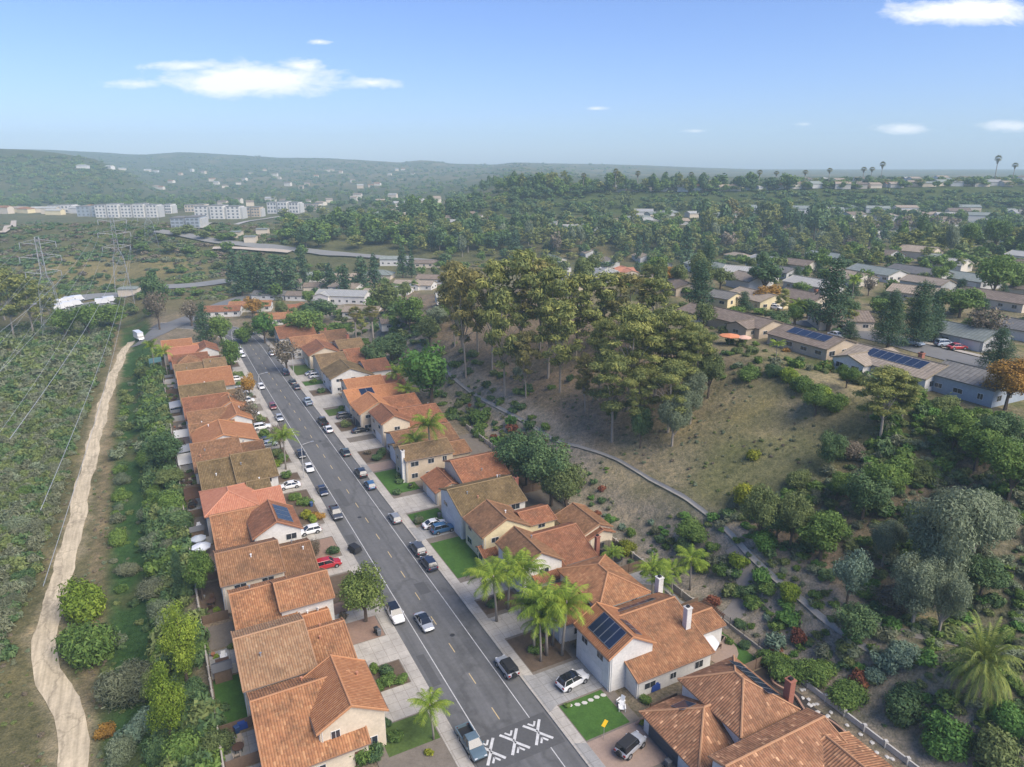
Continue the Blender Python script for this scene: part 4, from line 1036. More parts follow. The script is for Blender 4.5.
h11, b11, s11, t11 = street_house('wide house with layered orange roofs and a small dark panel', 'layered orange-roofed house',
    [(g, 122.4, 131, 13, 30, 't', 128, 6.4, .34, 'orange'), (g, 128, 139.6, 15, 26, 't', 135.6, 7.2, .36, 'orange'), (g, 132, 141, 25.6, 33, 't', 138, 6.0, .32, 'salmon')], 'cream', garage=(0, '-t', 125, 4.4, False), vents=0)
panel_on(h11, b11[0], 0, 17 - t11, 21 - t11, .35, .9, 2)
street_house('white-gabled house with olive tan roof beyond the layered orange roofs', 'white-gabled olive house',
    [(g, 146, 158, 13.6, 27, 's', 19.6, 7.5, .42, 'olive'), (g, 150, 160, 26, 34, 't', 156, 6.6, .34, 'rust')], 'white', garage=(0, '-t', 152, 4.8, False))
street_house('long house with mottled tan and rust roofs beside the bare brown tree', 'long mottled house',
    [(g, 161, 173.6, 14, 24, 't', 169, 7.0, .34, 'tan'), (g, 162, 174, 23.8, 34, 't', 170, 7.4, .34, 'rust')], 'cream', garage=(0, '-t', 168, 4.8, False), vents=2)
street_house('house with cream gable peaks and a brown roof near the bend', 'cream-peaked house',
    [(g, 177, 190, 13.6, 26, 's', 19, 7.3, .42, 'rust'), (g, 179, 191, 25, 34, 't', 186, 7.0, .32, 'tan')], 'cream', garage=(0, '-t', 183, 4.8, False), chimneys=[(30, 188, 8.4, .9, BRICK)])
street_house('terracotta house with dark front arches by the bend', 'house with dark arches',
    [(g, 194, 204.6, 11.6, 24, 't', 201, 6.4, .34, 'terracotta'), (g, 197, 208, 23.6, 33, 't', 204, 6.8, .34, 'brown')], 'white', garage=(0, '-t', 198, 5, True), chimneys=[(26, 206, 7.6, .8, BRICK)])
street_house('orange roofed house beside the bright green tree past the bend', 'orange house past the bend',
    [(g, 214, 226, 10, 24, 't', 222, 6.4, .36, 'rust'), (g, 222, 233, 15, 27, 's', 21, 6.2, .3, 'terracotta')], 'white', garage=(0, '-t', 219, 4.8, True))
# panels on the hipped house
panel_on(h1, ('g', -17.4 - s1, -7.4 - s1, 21.2 - t1, 29.8 - t1, 't', -12.4 - s1, 7.4, .5), 1, 23.4 - t1, 28.2 - t1, .12, .62, 4, th=.3)
panel_on(h1, ('g', -17.4 - s1, -7.4 - s1, 21.2 - t1, 29.8 - t1, 's', 25.5 - t1, 7.9, .58), 1, -15.6 - s1, -9 - s1, .12, .62, 6, th=.25)
panel_on(h1, ('g', -17.3 - s1, -7.5 - s1, 15.2 - t1, 26 - t1, 't', -12.4 - s1, 5.3, .5), 1, 18 - t1, 20.2 - t1, .3, .72, 1)

# ------------------------------------------------------------------ vehicles
def paint(name, col, rough=.28, metal=.0):
    m, nt, b = new_mat('paint_' + name); b.inputs['Base Color'].default_value = (*col, 1); b.inputs['Roughness'].default_value = rough
    b.inputs['Metallic'].default_value = metal; b.inputs['Coat Weight'].default_value = .5; b.inputs['Coat Roughness'].default_value = .08; return m
PAINT = dict(white=paint('white', (.70, .70, .69)), silver=paint('silver', (.42, .44, .46), .35, .3), black=paint('black', (.014, .015, .018)), darkgrey=paint('dark_grey', (.06, .065, .075)), navy=paint('navy', (.018, .026, .055)),
             blue=paint('blue', (.035, .105, .21)), red=paint('red', (.36, .012, .018)), maroon=paint('maroon', (.17, .02, .022)), teal=paint('teal_grey', (.10, .145, .17)), green=paint('dark_green', (.05, .065, .06)),
             lightblue=paint('light_blue', (.36, .43, .50)), grey=paint('grey', (.22, .23, .24)))
CGLASS = plain('car_glass', (.012, .014, .018), .08, var=0, spec=.9)
TYRE = plain('tyre_rubber', (.018, .018, .018), .9, var=.1)
RIM = plain('wheel_rim', (.40, .41, .42), .35, .6, var=0)
BLACKP = plain('black_plastic', (.02, .02, .021), .6, var=.1)
HLAMP = plain('headlight_lens', (.65, .67, .68), .15, var=0)
TLAMP = plain('taillight_lens', (.25, .012, .012), .2, var=0)

def loft(mb, secs, mat=0, cap=True):
    """sections along y, each a closed ring of equal length"""
    i0 = len(mb.v); n = len(secs[0])
    for s_ in secs: mb.v.extend(s_)
    for i in range(len(secs) - 1):
        for k in range(n):
            a, b = i0 + i * n + k, i0 + i * n + (k + 1) % n
            mb.f.append((a, b, b + n, a + n)); mb.m.append(mat); mb.uv.append([(0, 0)] * 4)
    if cap:
        mb.f.append(tuple(i0 + k for k in reversed(range(n)))); mb.m.append(mat); mb.uv.append([(0, 0)] * n)
        e = i0 + (len(secs) - 1) * n; mb.f.append(tuple(e + k for k in range(n))); mb.m.append(mat); mb.uv.append([(0, 0)] * n)
def ring(y, w, zb, zs, zt):
    """half-width w; sill zb, shoulder zs, top zt"""
    return [(-w * .9, y, zb), (w * .9, y, zb), (w, y, zb + .16), (w * .99, y, zs - .12), (w * .93, y, zs), (w * .55, y, zt), (-w * .55, y, zt), (-w * .93, y, zs), (-w * .99, y, zs - .12), (-w, y, zb + .16)]
SPEC = dict(   # length, width, bonnet height, belt, roof, cabin (rear base, rear top, front top, front base) measured from the middle, front is +y
    sedan=(4.75, 1.84, .88, .96, 1.46, (-1.75, -.95, .35, 1.15), .94),
    hatch=(4.2, 1.78, .92, 1.0, 1.52, (-1.95, -1.55, .35, 1.15), 1.0),
    suv=(4.75, 1.92, 1.06, 1.14, 1.74, (-2.2, -1.85, .35, 1.1), 1.1),
    van=(5.0, 1.98, 1.1, 1.15, 1.85, (-2.4, -2.2, 1.0, 1.75), 1.1),
    pickup=(5.6, 1.98, 1.12, 1.2, 1.85, (-.55, -.4, .75, 1.45), 1.16),
    jeep=(4.4, 1.86, 1.14, 1.18, 1.84, (-1.95, -1.85, .42, .68), 1.15))
CARP = {}
def make_car(kind):
    if kind in CARP: return CARP[kind]
    Ln, Wd, bon, belt, roof, (rb, rt, ft, fb), boot = SPEC[kind]; h = Ln / 2; w = Wd / 2
    root = bpy.data.objects.new(kind, None)
    mb = MB(); zb = .26 if kind not in ('jeep', 'pickup') else .42
    if kind == 'pickup':
        secs = [ring(-.5, w, zb, belt - .04, belt - .02), ring(fb, w, zb, belt - .06, bon + .02), ring(h - .5, w * .98, zb, bon - .1, bon - .02), ring(h - .1, w * .93, zb + .05, bon - .22, bon - .12), ring(h, w * .86, zb + .12, bon - .4, bon - .32)]
        loft(mb, secs)
        for sx in (-1, 1): mb.box(min(sx * w, sx * (w - .12)), max(sx * w, sx * (w - .12)), -h + .05, -.5, zb, belt - .04)
        mb.box(-w + .12, w - .12, -h, -h + .1, zb, belt - .08); mb.box(-w + .12, w - .12, -h + .1, -.5, zb, .66, 1)
    else:
        secs = [ring(-h, w * .86, zb + .14, boot - .34, boot - .26), ring(-h + .12, w * .95, zb + .04, boot - .14, boot - .06), ring(-h + .5, w * .99, zb, boot - .05, boot), ring(-.4, w, zb, belt - .02, belt),
                ring(fb - .1, w, zb, belt - .05, belt), ring(h - .9, w * .99, zb, bon - .1, bon), ring(h - .25, w * .94, zb + .03, bon - .2, bon - .1), ring(h, w * .80, zb + .12, bon - .42, bon - .34)]
        loft(mb, secs)
    # roof skin and pillars belong to the body
    wr = w * .76
    loft(mb, [[(-wr * .96, rt - .02, roof - .05), (wr * .96, rt - .02, roof - .05), (wr * .9, rt, roof), (-wr * .9, rt, roof)], [(-wr, (rt + ft) / 2, roof - .03), (wr, (rt + ft) / 2, roof - .03), (wr * .93, (rt + ft) / 2, roof + .035), (-wr * .93, (rt + ft) / 2, roof + .035)],
              [(-wr * .97, ft + .03, roof - .06), (wr * .97, ft + .03, roof - .06), (wr * .9, ft, roof - .005), (-wr * .9, ft, roof - .005)]], 1 if kind == 'jeep' else 2)
    for sx in (-1, 1):
        for (ya, yb) in ((rb, rt), (fb, ft)) + (((( rb + fb) / 2 - .1, (rt + ft) / 2),) if kind != 'jeep' else ()):
            mb.tube([(sx * w * .93, ya, belt - .03), (sx * wr * .97, yb, roof - .03)], .045, 4, 1 if kind == 'jeep' else 0)
        mb.box(min(sx * (w + .02), sx * (w + .17)), max(sx * (w + .02), sx * (w + .17)), fb - .32, fb - .17, belt + .02, belt + .17, 0)   # mirrors
        for yy in (-h * .58, h * .60):                             # dark arches
            mb.tube([(sx * (w - .16), yy, .34), (sx * (w + .012), yy, .34)], .42 if zb < .4 else .47, 14, 1)
    mb.box(-w * .8, w * .8, h - .04, h + .03, zb + .05, zb + .24, 1); mb.box(-w * .8, w * .8, -h - .03, -h + .05, zb + .06, zb + .26, 1)
    body = link('body', mb.mesh('body', [PAINT['white'], BLACKP, PAINT['white']]), root)
    g = MB()
    loft(g, [[(-w * .91, rb, belt - .06), (w * .91, rb, belt - .06), (w * .91, rb, belt - .02), (-w * .91, rb, belt - .02)], [(-w * .92, rt, belt - .06), (w * .92, rt, belt - .06), (wr, rt, roof - .04), (-wr, rt, roof - .04)],
             [(-w * .92, ft, belt - .06), (w * .92, ft, belt - .06), (wr, ft, roof - .05), (-wr, ft, roof - .05)], [(-w * .91, fb, belt - .06), (w * .91, fb, belt - .06), (w * .91, fb, belt - .02), (-w * .91, fb, belt - .02)]])
    link('window_glass', g.mesh('window_glass', [CGLASS]), root)
    R_ = .33 if zb < .4 else .39
    for sx in (-1, 1):
        for yy in (-h * .58, h * .60):
            t_ = MB(); t_.tube([(sx * (w - .2), yy, R_), (sx * (w + .02), yy, R_)], R_, 14)
            q = link('wheel', t_.mesh('wheel', [TYRE]), root); r_ = MB(); r_.tube([(sx * (w + .012), yy, R_), (sx * (w + .03), yy, R_)], R_ * .62, 10); link('rim', r_.mesh('rim', [RIM]), q)
        e = MB(); e.box(min(sx * w * .45, sx * w * .8), max(sx * w * .45, sx * w * .8), h - .13, h - .02, bon - .34, bon - .19); link('headlight', e.mesh('headlight', [HLAMP]), root)
        e = MB(); e.box(min(sx * w * .6, sx * w * .92), max(sx * w * .6, sx * w * .92), -h - .012, -h + .1, boot - .36, boot - .16); link('taillight', e.mesh('taillight', [TLAMP]), root)
    if kind == 'jeep':
        e = MB(); e.tube([(0, -h - .26, .98), (0, -h - .02, .98)], .38, 14); link('spare_wheel', e.mesh('spare_wheel', [TYRE]), root)
    COL.objects.link(root); CARP[kind] = root; root['proto'] = 1
    return root
VNAME = dict(sedan='parked_car', hatch='parked_car', suv='parked_car', van='parked_van', pickup='pickup_truck', jeep='parked_car')
VCAT = dict(sedan='car', hatch='car', suv='car', van='van', pickup='pickup truck', jeep='car')
USED = set()
def vehicle(kind, colour, x, y, heading, label, group, z=0, roofcol=None):
    p = make_car(kind)
    if kind in USED: p = copy_tree(p)
    USED.add(kind)
    p.name = VNAME[kind]; p.location = (x, y, z); p.rotation_euler = (0, 0, heading)
    tag(p, label, VCAT[kind], group)
    for ch in p.children:
        if ch.name.split('.')[0] == 'body':
            ch.material_slots[0].link = 'OBJECT'; ch.material_slots[0].material = PAINT[colour]
            ch.material_slots[2].link = 'OBJECT'; ch.material_slots[2].material = CGLASS if 'dark glass roof' in label or 'dark roof' in label or 'black roof' in label else PAINT[colour]
    return p
UP, DOWN = AZ, AZ + math.pi                       # front pointing away along the street / towards the viewer
ONSTREET, ONDRIVE = 'cars parked along the street', 'cars on the house drives'
def car_st(kind, colour, s, t, head, label, group=ONSTREET, z=.022):
    x, y = W(s, t); return vehicle(kind, colour, x, y, AZ + head + R.uniform(-.03, .03), label, group, z)
A, B_, PI = 0.0, math.pi, math.pi
# eastern kerb, near to far: parked facing the viewer or away
for k, c, s, h, lab in (
        ('jeep', 'silver', 10.2, A, 'silver off-roader with black top and rear spare wheel by the palm cluster kerb'),
        ('suv', 'darkgrey', 46.2, A, 'dark grey car parked bumper to bumper ahead of the navy one'),
        ('suv', 'navy', 40.6, A, 'dark navy car parked at the kerb beside two small lawns'),
        ('hatch', 'grey', 59.4, A, 'grey hatchback alone at the kerb opposite the dark pickup'),
        ('hatch', 'blue', 76.5, A, 'bright blue small car at the eastern kerb beside the long lawn'),
        ('suv', 'black', 83.7, A, 'black car at the kerb just behind the bright blue small car'),
        ('sedan', 'green', 97.5, A, 'dark greenish sedan parked by the brick-paved drive'),
        ('sedan', 'white', 115.1, A, 'white sedan parked nose up to the black pickup'),
        ('pickup', 'black', 121.4, A, 'black pickup directly behind a white sedan at the kerb'),
        ('pickup', 'lightblue', 140.4, A, 'pale silver pickup with dark bed at the eastern kerb'),
        ('sedan', 'darkgrey', 157.3, A, 'dark grey sedan, nearer one of a touching pair at the eastern kerb'),
        ('sedan', 'green', 163.4, A, 'dark sedan, farther one of a touching pair at the eastern kerb'),
        ('pickup', 'navy', 175.5, A, 'dark navy pickup at the kerb by the bare brown tree'),
        ('sedan', 'silver', 203.6, A, 'silver sedan at the eastern kerb where the street starts to bend')):
    car_st(k, c, s, 4.95, h, lab)
for k, c, s, h, lab in (
        ('pickup', 'teal', .2, B_, 'teal-grey pickup beside the white chevrons at the western kerb'),
        ('suv', 'white', 29.2, B_, 'white car with dark glass roof at the kerb by the street tree'),
        ('pickup', 'darkgrey', 66.9, B_, 'dark grey pickup at the western kerb by orange bushes'),
        ('sedan', 'navy', 78.7, B_, 'dark blue sedan between the grey pickup and a white sedan'),
        ('sedan', 'white', 92.2, B_, 'white sedan at the western kerb near the lamp post'),
        ('sedan', 'black', 101.4, B_, 'black car half under the palm at the western kerb'),
        ('sedan', 'silver', 130.4, B_, 'silver sedan in front of the maroon car at the western kerb'),
        ('hatch', 'maroon', 141.0, B_, 'maroon car at the western kerb behind a silver sedan'),
        ('hatch', 'white', 162.5, B_, 'white hatchback at the western kerb beside the bare shrubs'),
        ('sedan', 'white', 206.5, B_, 'white sedan at the western kerb by the green tree near the bend'),
        ('suv', 'white', 213.5, B_, 'white car farthest up the western kerb at the bend')):
    car_st(k, c, s, -5.05, h, lab)
car_st('sedan', 'silver', 25.3, -1.7, B_, 'silver saloon with black roof driving towards the speed table', 'cars driving on the street')
E_, W_ = -PI / 2, PI / 2
for k, c, s, t, h, lab in (
        ('suv', 'red', 48.4, -11.1, E_, 'bright red car on the drive of the dull brown house'),
        ('hatch', 'white', 62.0, -11.2, W_, 'white car on the drive of the front solar gable house'),
        ('sedan', 'white', 84.2, -10.9, W_, 'white sedan on the drive before the mossy olive roof'),
        ('sedan', 'silver', 111.4, -10.9, E_, 'silver car on the drive by the wide white gable, beside a black one'),
        ('sedan', 'black', 114.3, -11.2, E_, 'black car on the drive by the wide white gable'),
        ('suv', 'white', 124.6, -10.6, E_, 'white car on the drive behind the round green bush'),
        ('hatch', 'white', 137, -11.4, E_, 'white hatchback on the drive of the brown and orange house'),
        ('van', 'white', 149.5, -11.4, E_, 'white van on the drive before the olive tan roof'),
        ('sedan', 'white', 159.2, -11.4, E_, 'white sedan on the wide drive under the bright orange roof'),
        ('suv', 'silver', 162.2, -11.3, E_, 'silver car on the wide drive under the bright orange roof'),
        ('sedan', 'white', 175, -10.8, E_, 'white car on the drive beside the two-level brown house'),
        ('suv', 'white', 3.6, 11.7, E_ + .12, 'white car with panoramic dark roof on the drive below solar panels'),
        ('jeep', 'silver', -9.2, 11.9, E_ + .3, 'silver and black open-top off-roader on the brick drive'),
        ('sedan', 'white', 53.4, 11.0, E_, 'white sedan beside the blue car on the mossy roofed house drive'),
        ('suv', 'blue', 50.8, 11.8, E_, 'blue car on the mossy roofed house drive beside a white sedan'),
        ('sedan', 'black', 110.2, 12.4, E_, 'black car on the drive of the vivid orange house'),
        ('suv', 'darkgrey', 123, 11.6, E_, 'dark car behind the palms on the layered orange house drive'),
        ('suv', 'white', 166.2, 13.2, E_, 'white car nearer the street lamp on the long mottled house drive'),
        ('sedan', 'silver', 169.8, 12.6, E_, 'silver sedan on the long mottled house drive'),
        ('van', 'lightblue', 208, 9.4, E_ + 1.1, 'pale blue van on the forecourt before the dark arches')):
    car_st(k, c, s, t, h, lab, ONDRIVE, .14)
ua = at(830, 328); ub = at(985, 365); UAZ = math.atan2(ub.y - ua.y, ub.x - ua.x)
for k, c, px, py, h, lab in (('pickup', 'lightblue', 912, 346, 0, 'pale blue pickup parked at the hilltop street kerb'), ('suv', 'lightblue', 944, 347, 1.2, 'pale blue car on the hilltop drive beside the red one'), ('sedan', 'red', 956.5, 350, 1.2, 'red car on the hilltop garage drive'),
                             ('sedan', 'green', 841, 331, 0, 'dark car at the hilltop kerb under the tall conifer'), ('sedan', 'white', 836, 338, 0, 'white car on the hilltop street below the tall conifer'), ('hatch', 'white', 775, 310, .4, 'white hatchback among the hilltop houses')):
    p = at(px, py); vehicle(k, c, p.x, p.y, UAZ - PI / 2 + h, lab, 'cars on the hilltop street', p.z + .25)
# ------------------------------------------------------------------ houses on the hilltop, in the valley and on the mesa
def gable_house(px, py, wpx, dep, rz, tile, wall, label, group, ht=2.7, p=.32, hip=False, wing=None, wins=True, name='house', solar=0, chim=False, w=None, garage=False):
    """front wall base seen at (px, py), wpx picture points long"""
    pos = at(px, py); w = w or px_w(pos, wpx); hw = dep / 2
    c_, s_ = math.cos(rz), math.sin(rz); pos = pos + Vector((-s_ * hw, c_ * hw, 0)); pos.z = hz(pos.x, pos.y)
    zr = ht + p * hw
    bl = [('h', -hw, hw, -w / 2, w / 2, zr, p, tile)] if hip else [('g', -hw, hw, -w / 2, w / 2, 't', 0, zr, p, tile)]
    if wing:
        a, b, out = wing; m = (a + b) / 2 * w; k = (b - a) * w / 2
        bl.append(('g', -hw - out, hw - .5, m - k, m + k, 's', m, ht + p * k, p, tile))
    r = house(name, label, pos, rz, bl, wall, (0, '-s', w * .28, 4.8, False) if garage else None, wins, [(w * .2, .8, zr + 1.1, .9, BRICK)] if chim else (), 0, group)
    if solar and not hip:
        panel_on(r, bl[0], 0, -w * .3, w * .35, .4, .9, solar)
    return r
GH = 'houses along the hilltop street'
U = UAZ
for a in ((728, 331, 78, 10, U + .05, 'shake', 'tan', 'long low grey-brown house behind the orange parasols', dict(wing=(.1, .42, 3))),
          (795, 352, 74, 11, U, 'shake', 'tan', 'brown roofed house with dark solar panels above the hill edge', dict(solar=4)),
          (878, 379, 96, 12, U, 'sand', 'white', 'wide tan-roofed house with a long strip of solar panels at the hill edge', dict(solar=7, chim=True, wing=(-.48, -.1, 2.5))),
          (957, 398, 66, 11, U, 'grey', 'bluegrey', 'grey roofed house with blue-grey wall and grassy bank below', dict(ht=3.4)),
          (952, 346, 58, 11, U, 'greygreen', 'grey', 'grey-green roofed house behind the red and pale blue cars', dict(garage=True)),
          (846, 331, 52, 11, U + 1.0, 'shake', 'beige', 'house with cream gable end beside the tall conifer', dict()),
          (745, 283, 50, 11, U + .5, 'pale', 'white', 'white gabled house in the hilltop rows', dict(ht=3.6)),
          (700, 273, 56, 11, U - .1, 'greygreen', 'grey', 'long pale grey-green roof behind the dark conifer', dict()),
          (802, 292, 50, 10, U, 'pale', 'grey', 'white low-roofed house behind the reddish porch', dict()),
          (742, 306, 52, 11, U - .1, 'sand', 'yellow', 'tan roofed house with yellow gable end', dict(wing=(-.4, 0, 2))),
          (792, 307, 48, 11, U, 'shake', 'beige', 'brown house with brick chimney behind the solar roofed house', dict(chim=True)),
          (716, 306, 26, 9, U + .2, 'grey', 'yellow', 'small yellow-gabled house by the conifer', dict()),
          (866, 279, 52, 11, U - .1, 'greygreen', 'white', 'grey-green roofed house right of the conifer top', dict()),
          (908, 281, 58, 11, U - .1, 'grey', 'white', 'slate grey long roofed house', dict(ht=3.2)),
          (956, 286, 50, 11, U - .1, 'greygreen', 'grey', 'grey roofed house with a brick chimney', dict(chim=True, garage=True)),
          (912, 302, 50, 11, U + .3, 'sand', 'beige', 'tan roofed house between the two conifers', dict()),
          (985, 307, 68, 11, U, 'shake', 'beige', 'wide dull brown house before the leafy trees', dict()),
          (1012, 270, 40, 10, U, 'sand', 'white', 'pale house at the edge of the leafy trees', dict()),
          (1015, 340, 44, 10, U, 'grey', 'white', 'grey house behind the rust coloured tree', dict()),
          (775, 278, 28, 9, U, 'grey', 'grey', 'small dark grey roof behind the broad dark tree', dict()),
          (820, 262, 40, 9, U, 'greygreen', 'white', 'pale long roof below the woods', dict()),
          (618, 276, 34, 10, U - .3, 'salmon', 'beige', 'salmon roofed house beyond the eucalyptus grove', dict(wing=(-.3, .2, 2))),
          (588, 274, 28, 10, U - .3, 'pale', 'white', 'pale blue-white roofed house beyond the eucalyptus grove', dict()),
          (640, 288, 34, 10, U - .3, 'sand', 'beige', 'tan house just behind the eucalyptus crowns', dict()),
          (668, 293, 40, 10, U - .3, 'shake', 'tan', 'brown house between grove and conifer', dict()),
          (552, 270, 30, 10, U - .3, 'greygreen', 'white', 'grey roofed house farthest along behind the grove', dict()),
          (690, 322, 36, 9, U, 'shake', 'white', 'brown roof with white fence by the grove edge', dict())):
    gable_house(*a[:7], a[7], GH, **a[8])
GV = 'houses beyond the end of the street'
for a in ((340, 305, 52, 12, -.15, 'pale', 'white', 'large pale roofed white house beyond the street end', dict(wing=(-.5, -.2, 2), ht=4)), (300, 301, 30, 9, -.1, 'shake', 'white', 'low white house left of the large pale roof', dict()),
          (268, 300, 34, 9, -.1, 'grey', 'white', 'white walled grey house behind the rust tree', dict()), (322, 292, 36, 9, .1, 'shake', 'beige', 'brown roof behind the large pale roofed house', dict()),
          (375, 300, 30, 9, -.3, 'sand', 'grey', 'tan roof among trees behind the two fan palms', dict()), (412, 290, 40, 10, -.2, 'sand', 'white', 'tan roofed white house beyond the leafy hillside', dict(wing=(-.2, .2, 2))),
          (398, 296, 22, 8, -.2, 'pale', 'white', 'small white house with blue shade in the trees', dict()), (432, 284, 34, 10, -.2, 'shake', 'white', 'brown roofed house behind the olive trees', dict()),
          (447, 302, 20, 8, .2, 'pale', 'white', 'small white roofed house beside the grove', dict()), (395, 266, 30, 9, 0, 'greygreen', 'white', 'grey walled house below the tall slim conifers', dict(ht=4)),
          (424, 268, 30, 9, 0, 'shake', 'beige', 'brown roofed house right of the slim conifers', dict()), (350, 282, 28, 9, .2, 'sand', 'beige', 'tan house between dark conifers', dict()),
          (300, 316, 44, 11, .3, 'rust', 'white', 'rust roofed house past the bend, behind the bright green tree', dict(wing=(-.2, .3, 2))), (222, 317, 34, 10, .2, 'rust', 'white', 'red roofed house by the curving road', dict()),
          (250, 312, 40, 10, .2, 'terracotta', 'white', 'orange roofed house right of the red roof by the curving road', dict()), (275, 325, 34, 10, .3, 'terracotta', 'white', 'orange roofed house near the bend', dict()),
          (395, 330, 26, 9, .3, 'shake', 'grey', 'grey house hidden in trees above the fan palms', dict()), (360, 318, 36, 10, -.1, 'sand', 'white', 'pale roof just behind the fan palms', dict()),
          (460, 285, 30, 9, 0, 'sand', 'beige', 'tan roof half hidden by the grove', dict())):
    gable_house(*a[:7], a[7], GV, **a[8])
# rows of small houses across the valley and along the mesa rim, each a house of its own
def row(n, xs, ys, w, group, tiles, walls_, desc, rz=(-.4, .4), ht=(2.8, 5.4), hip=.25, seed=1, apart=0):
    q = random.Random(seed)
    for i in range(n):
        x = xs[0] + (xs[1] - xs[0]) * (i + q.uniform(.1, .9)) / n; y = q.uniform(*ys) if not callable(ys) else ys(x) + q.uniform(-1, 1)
        if apart:
            pp_ = at(x, y)
            if any((pp_.x - a) ** 2 + (pp_.y - b) ** 2 < apart ** 2 for a, b in HPOS): continue
        tl, wl = q.choice(tiles), q.choice(walls_); h = q.uniform(*ht)
        roofd = dict(sand='tan', shake='brown', greygreen='grey-green', grey='grey', pale='pale', terracotta='orange', rust='rust', tan='ochre')[tl]
        sto = 'two-storey' if h > 4.2 else 'low'
        gable_house(x, y, 0, q.uniform(9, 12), q.uniform(*rz), tl, wl, f'{sto} {wl} house with {roofd} roof {desc}', group, h, q.uniform(.28, .42), q.random() < hip, None, False, w=q.uniform(*w), name='house')
TV, WV = ['sand', 'shake', 'greygreen', 'pale', 'sand'], ['white', 'beige', 'grey', 'white']
_gh = gable_house
def gable_house(px, py, wpx, dep, rz, tile, wall, label, group, ht=2.7, p=.32, hip=False, wing=None, wins=True, name='house', w=None):
    return _gh(px, py, wpx, dep, rz, tile, wall, label, group, ht, p, hip, wing, wins, name, 0, False, w)
V_ = 'small houses across the wooded valley'
row(16, (375, 490), (222, 232), (12, 18), V_, TV, WV, 'in the valley rows below the dark ridge', seed=2)
row(10, (380, 470), (214, 221), (12, 18), V_, TV, WV, 'in the upper valley rows', seed=21)
row(16, (545, 660), (224, 236), (12, 18), V_, TV, WV, 'in the rows before the mesa', seed=3)
row(9, (640, 760), (214, 226), (12, 18), V_, TV, WV, 'below the mesa slope', seed=4)
row(20, (760, 1030), (213, 222), (13, 20), V_, TV, ['white', 'white', 'beige'], 'in the long white row below the mesa', ht=(3.5, 5.6), seed=5)
row(15, (880, 1040), (226, 242), (13, 20), V_, TV, WV, 'among trees near the valley edge', seed=6)
row(40, (690, 1035), (256, 305), (13, 19), GH, TV + ['grey'], ['white', 'beige', 'warm', 'grey'], 'in the hilltop rows', rz=(UAZ - .2, UAZ + .2), ht=(2.7, 3.4), seed=31, apart=19)
row(18, (545, 700), (256, 292), (13, 19), GH, TV, ['white', 'beige', 'warm'], 'behind the eucalyptus grove', rz=(UAZ - .5, UAZ), ht=(2.7, 3.4), seed=32, apart=19)
row(20, (240, 475), (264, 300), (12, 18), GV, TV, ['white', 'beige', 'warm'], 'among the trees beyond the street', ht=(2.7, 4), seed=33, apart=18)
MZ = 'houses on the mesa rim'
row(13, (562, 730), lambda x: 191.5, (10, 15), MZ, TV + ['terracotta'], ['warm', 'white', 'beige'], 'along the far part of the mesa rim', ht=(2.8, 4.6), seed=7)
row(24, (730, 1060), lambda x: 190.5 - (x - 730) * .017, (10, 15), MZ, TV + ['terracotta'], ['warm', 'beige', 'grey'], 'along the open mesa rim', ht=(2.8, 4.6), seed=8)
row(16, (800, 1060), lambda x: 184 - (x - 800) * .014, (10, 15), MZ, TV, ['white', 'beige'], 'in the second row on the mesa', seed=9)
HH = 'distant houses on the hillside'
row(30, (150, 420), lambda x: 180 + 9 * math.sin(x * .09), (10, 17), HH, ['sand', 'pale', 'terracotta', 'shake'], ['warm', 'beige', 'tan'], 'on the distant hillside', ht=(4, 7), seed=10)
row(16, (215, 440), (198, 208), (10, 16), HH, ['sand', 'pale', 'shake'], ['warm', 'beige'], 'at the foot of the distant hills', ht=(4, 7), seed=12)
row(5, (76, 170), lambda x: 168 + (x - 76) * .05, (14, 24), HH, ['pale', 'sand'], ['white', 'beige'], 'high on the shaded hill', ht=(4, 6), seed=13)
row(9, (0, 92), (211, 215), (16, 26), 'houses behind the scrub mound', ['sand', 'pale', 'terracotta'], ['white', 'yellow', 'beige'], 'behind the scrub mound', ht=(5, 8), seed=14)

APWIN = plain('apartment_glass', (.15, .165, .18), .3, var=.2)
# apartment blocks: storeys of windows, flat roofs with parapets, stair towers
def apartments(px, py, wpx, hpx, dep, rz, nst, wall, label, accent='grey'):
    pos = at(px, py); w = px_w(pos, wpx); h = px_h(pos, hpx); c_, s_ = math.cos(rz), math.sin(rz)
    pos = pos + Vector((-s_ * dep / 2, c_ * dep / 2, 0))
    root = empty('apartment_block', pos, rz, 1, label, 'apartment block', 'apartment blocks across the valley')
    mb = MB(); nb = max(2, int(w / 14)); bw = w / nb
    for i in range(nb): mb.box(-w / 2 + i * bw + .02, -w / 2 + (i + 1) * bw - bw * .16, -dep / 2 - (1.2 if i % 2 else 0), dep / 2, -4, h * (1 if i % 2 else .93))
    mb.build('wall', WALL[wall], root)
    for i in range(nb): MB().box(-w / 2 + (i + 1) * bw - bw * .16 + .02, -w / 2 + (i + 1) * bw, -dep / 2 + 1.2, dep / 2 - .5, -4, h * .86).build('stair_tower', WALL[accent], root)
    mb = MB()
    for i in range(nb): mb.box(-w / 2 + i * bw - .2, -w / 2 + (i + 1) * bw - bw * .16 + .2, -dep / 2 - (1.5 if i % 2 else .3), dep / 2 + .3, h * (1 if i % 2 else .93), h * (1 if i % 2 else .93) + .5)
    mb.build('roof', T['pale'], root)
    fh = h * .93 / nst
    for i in range(nb):
        for k in range(nst):
            n = 3
            for j in range(n):
                mb = MB(); x = -w / 2 + i * bw + bw * .84 * (j + .5) / n; y = -dep / 2 - (1.2 if i % 2 else 0)
                mb.box(x - 1.1, x + 1.1, y - .06, y + .1, k * fh + fh * .3, k * fh + fh * .82); mb.build('window', APWIN, root)
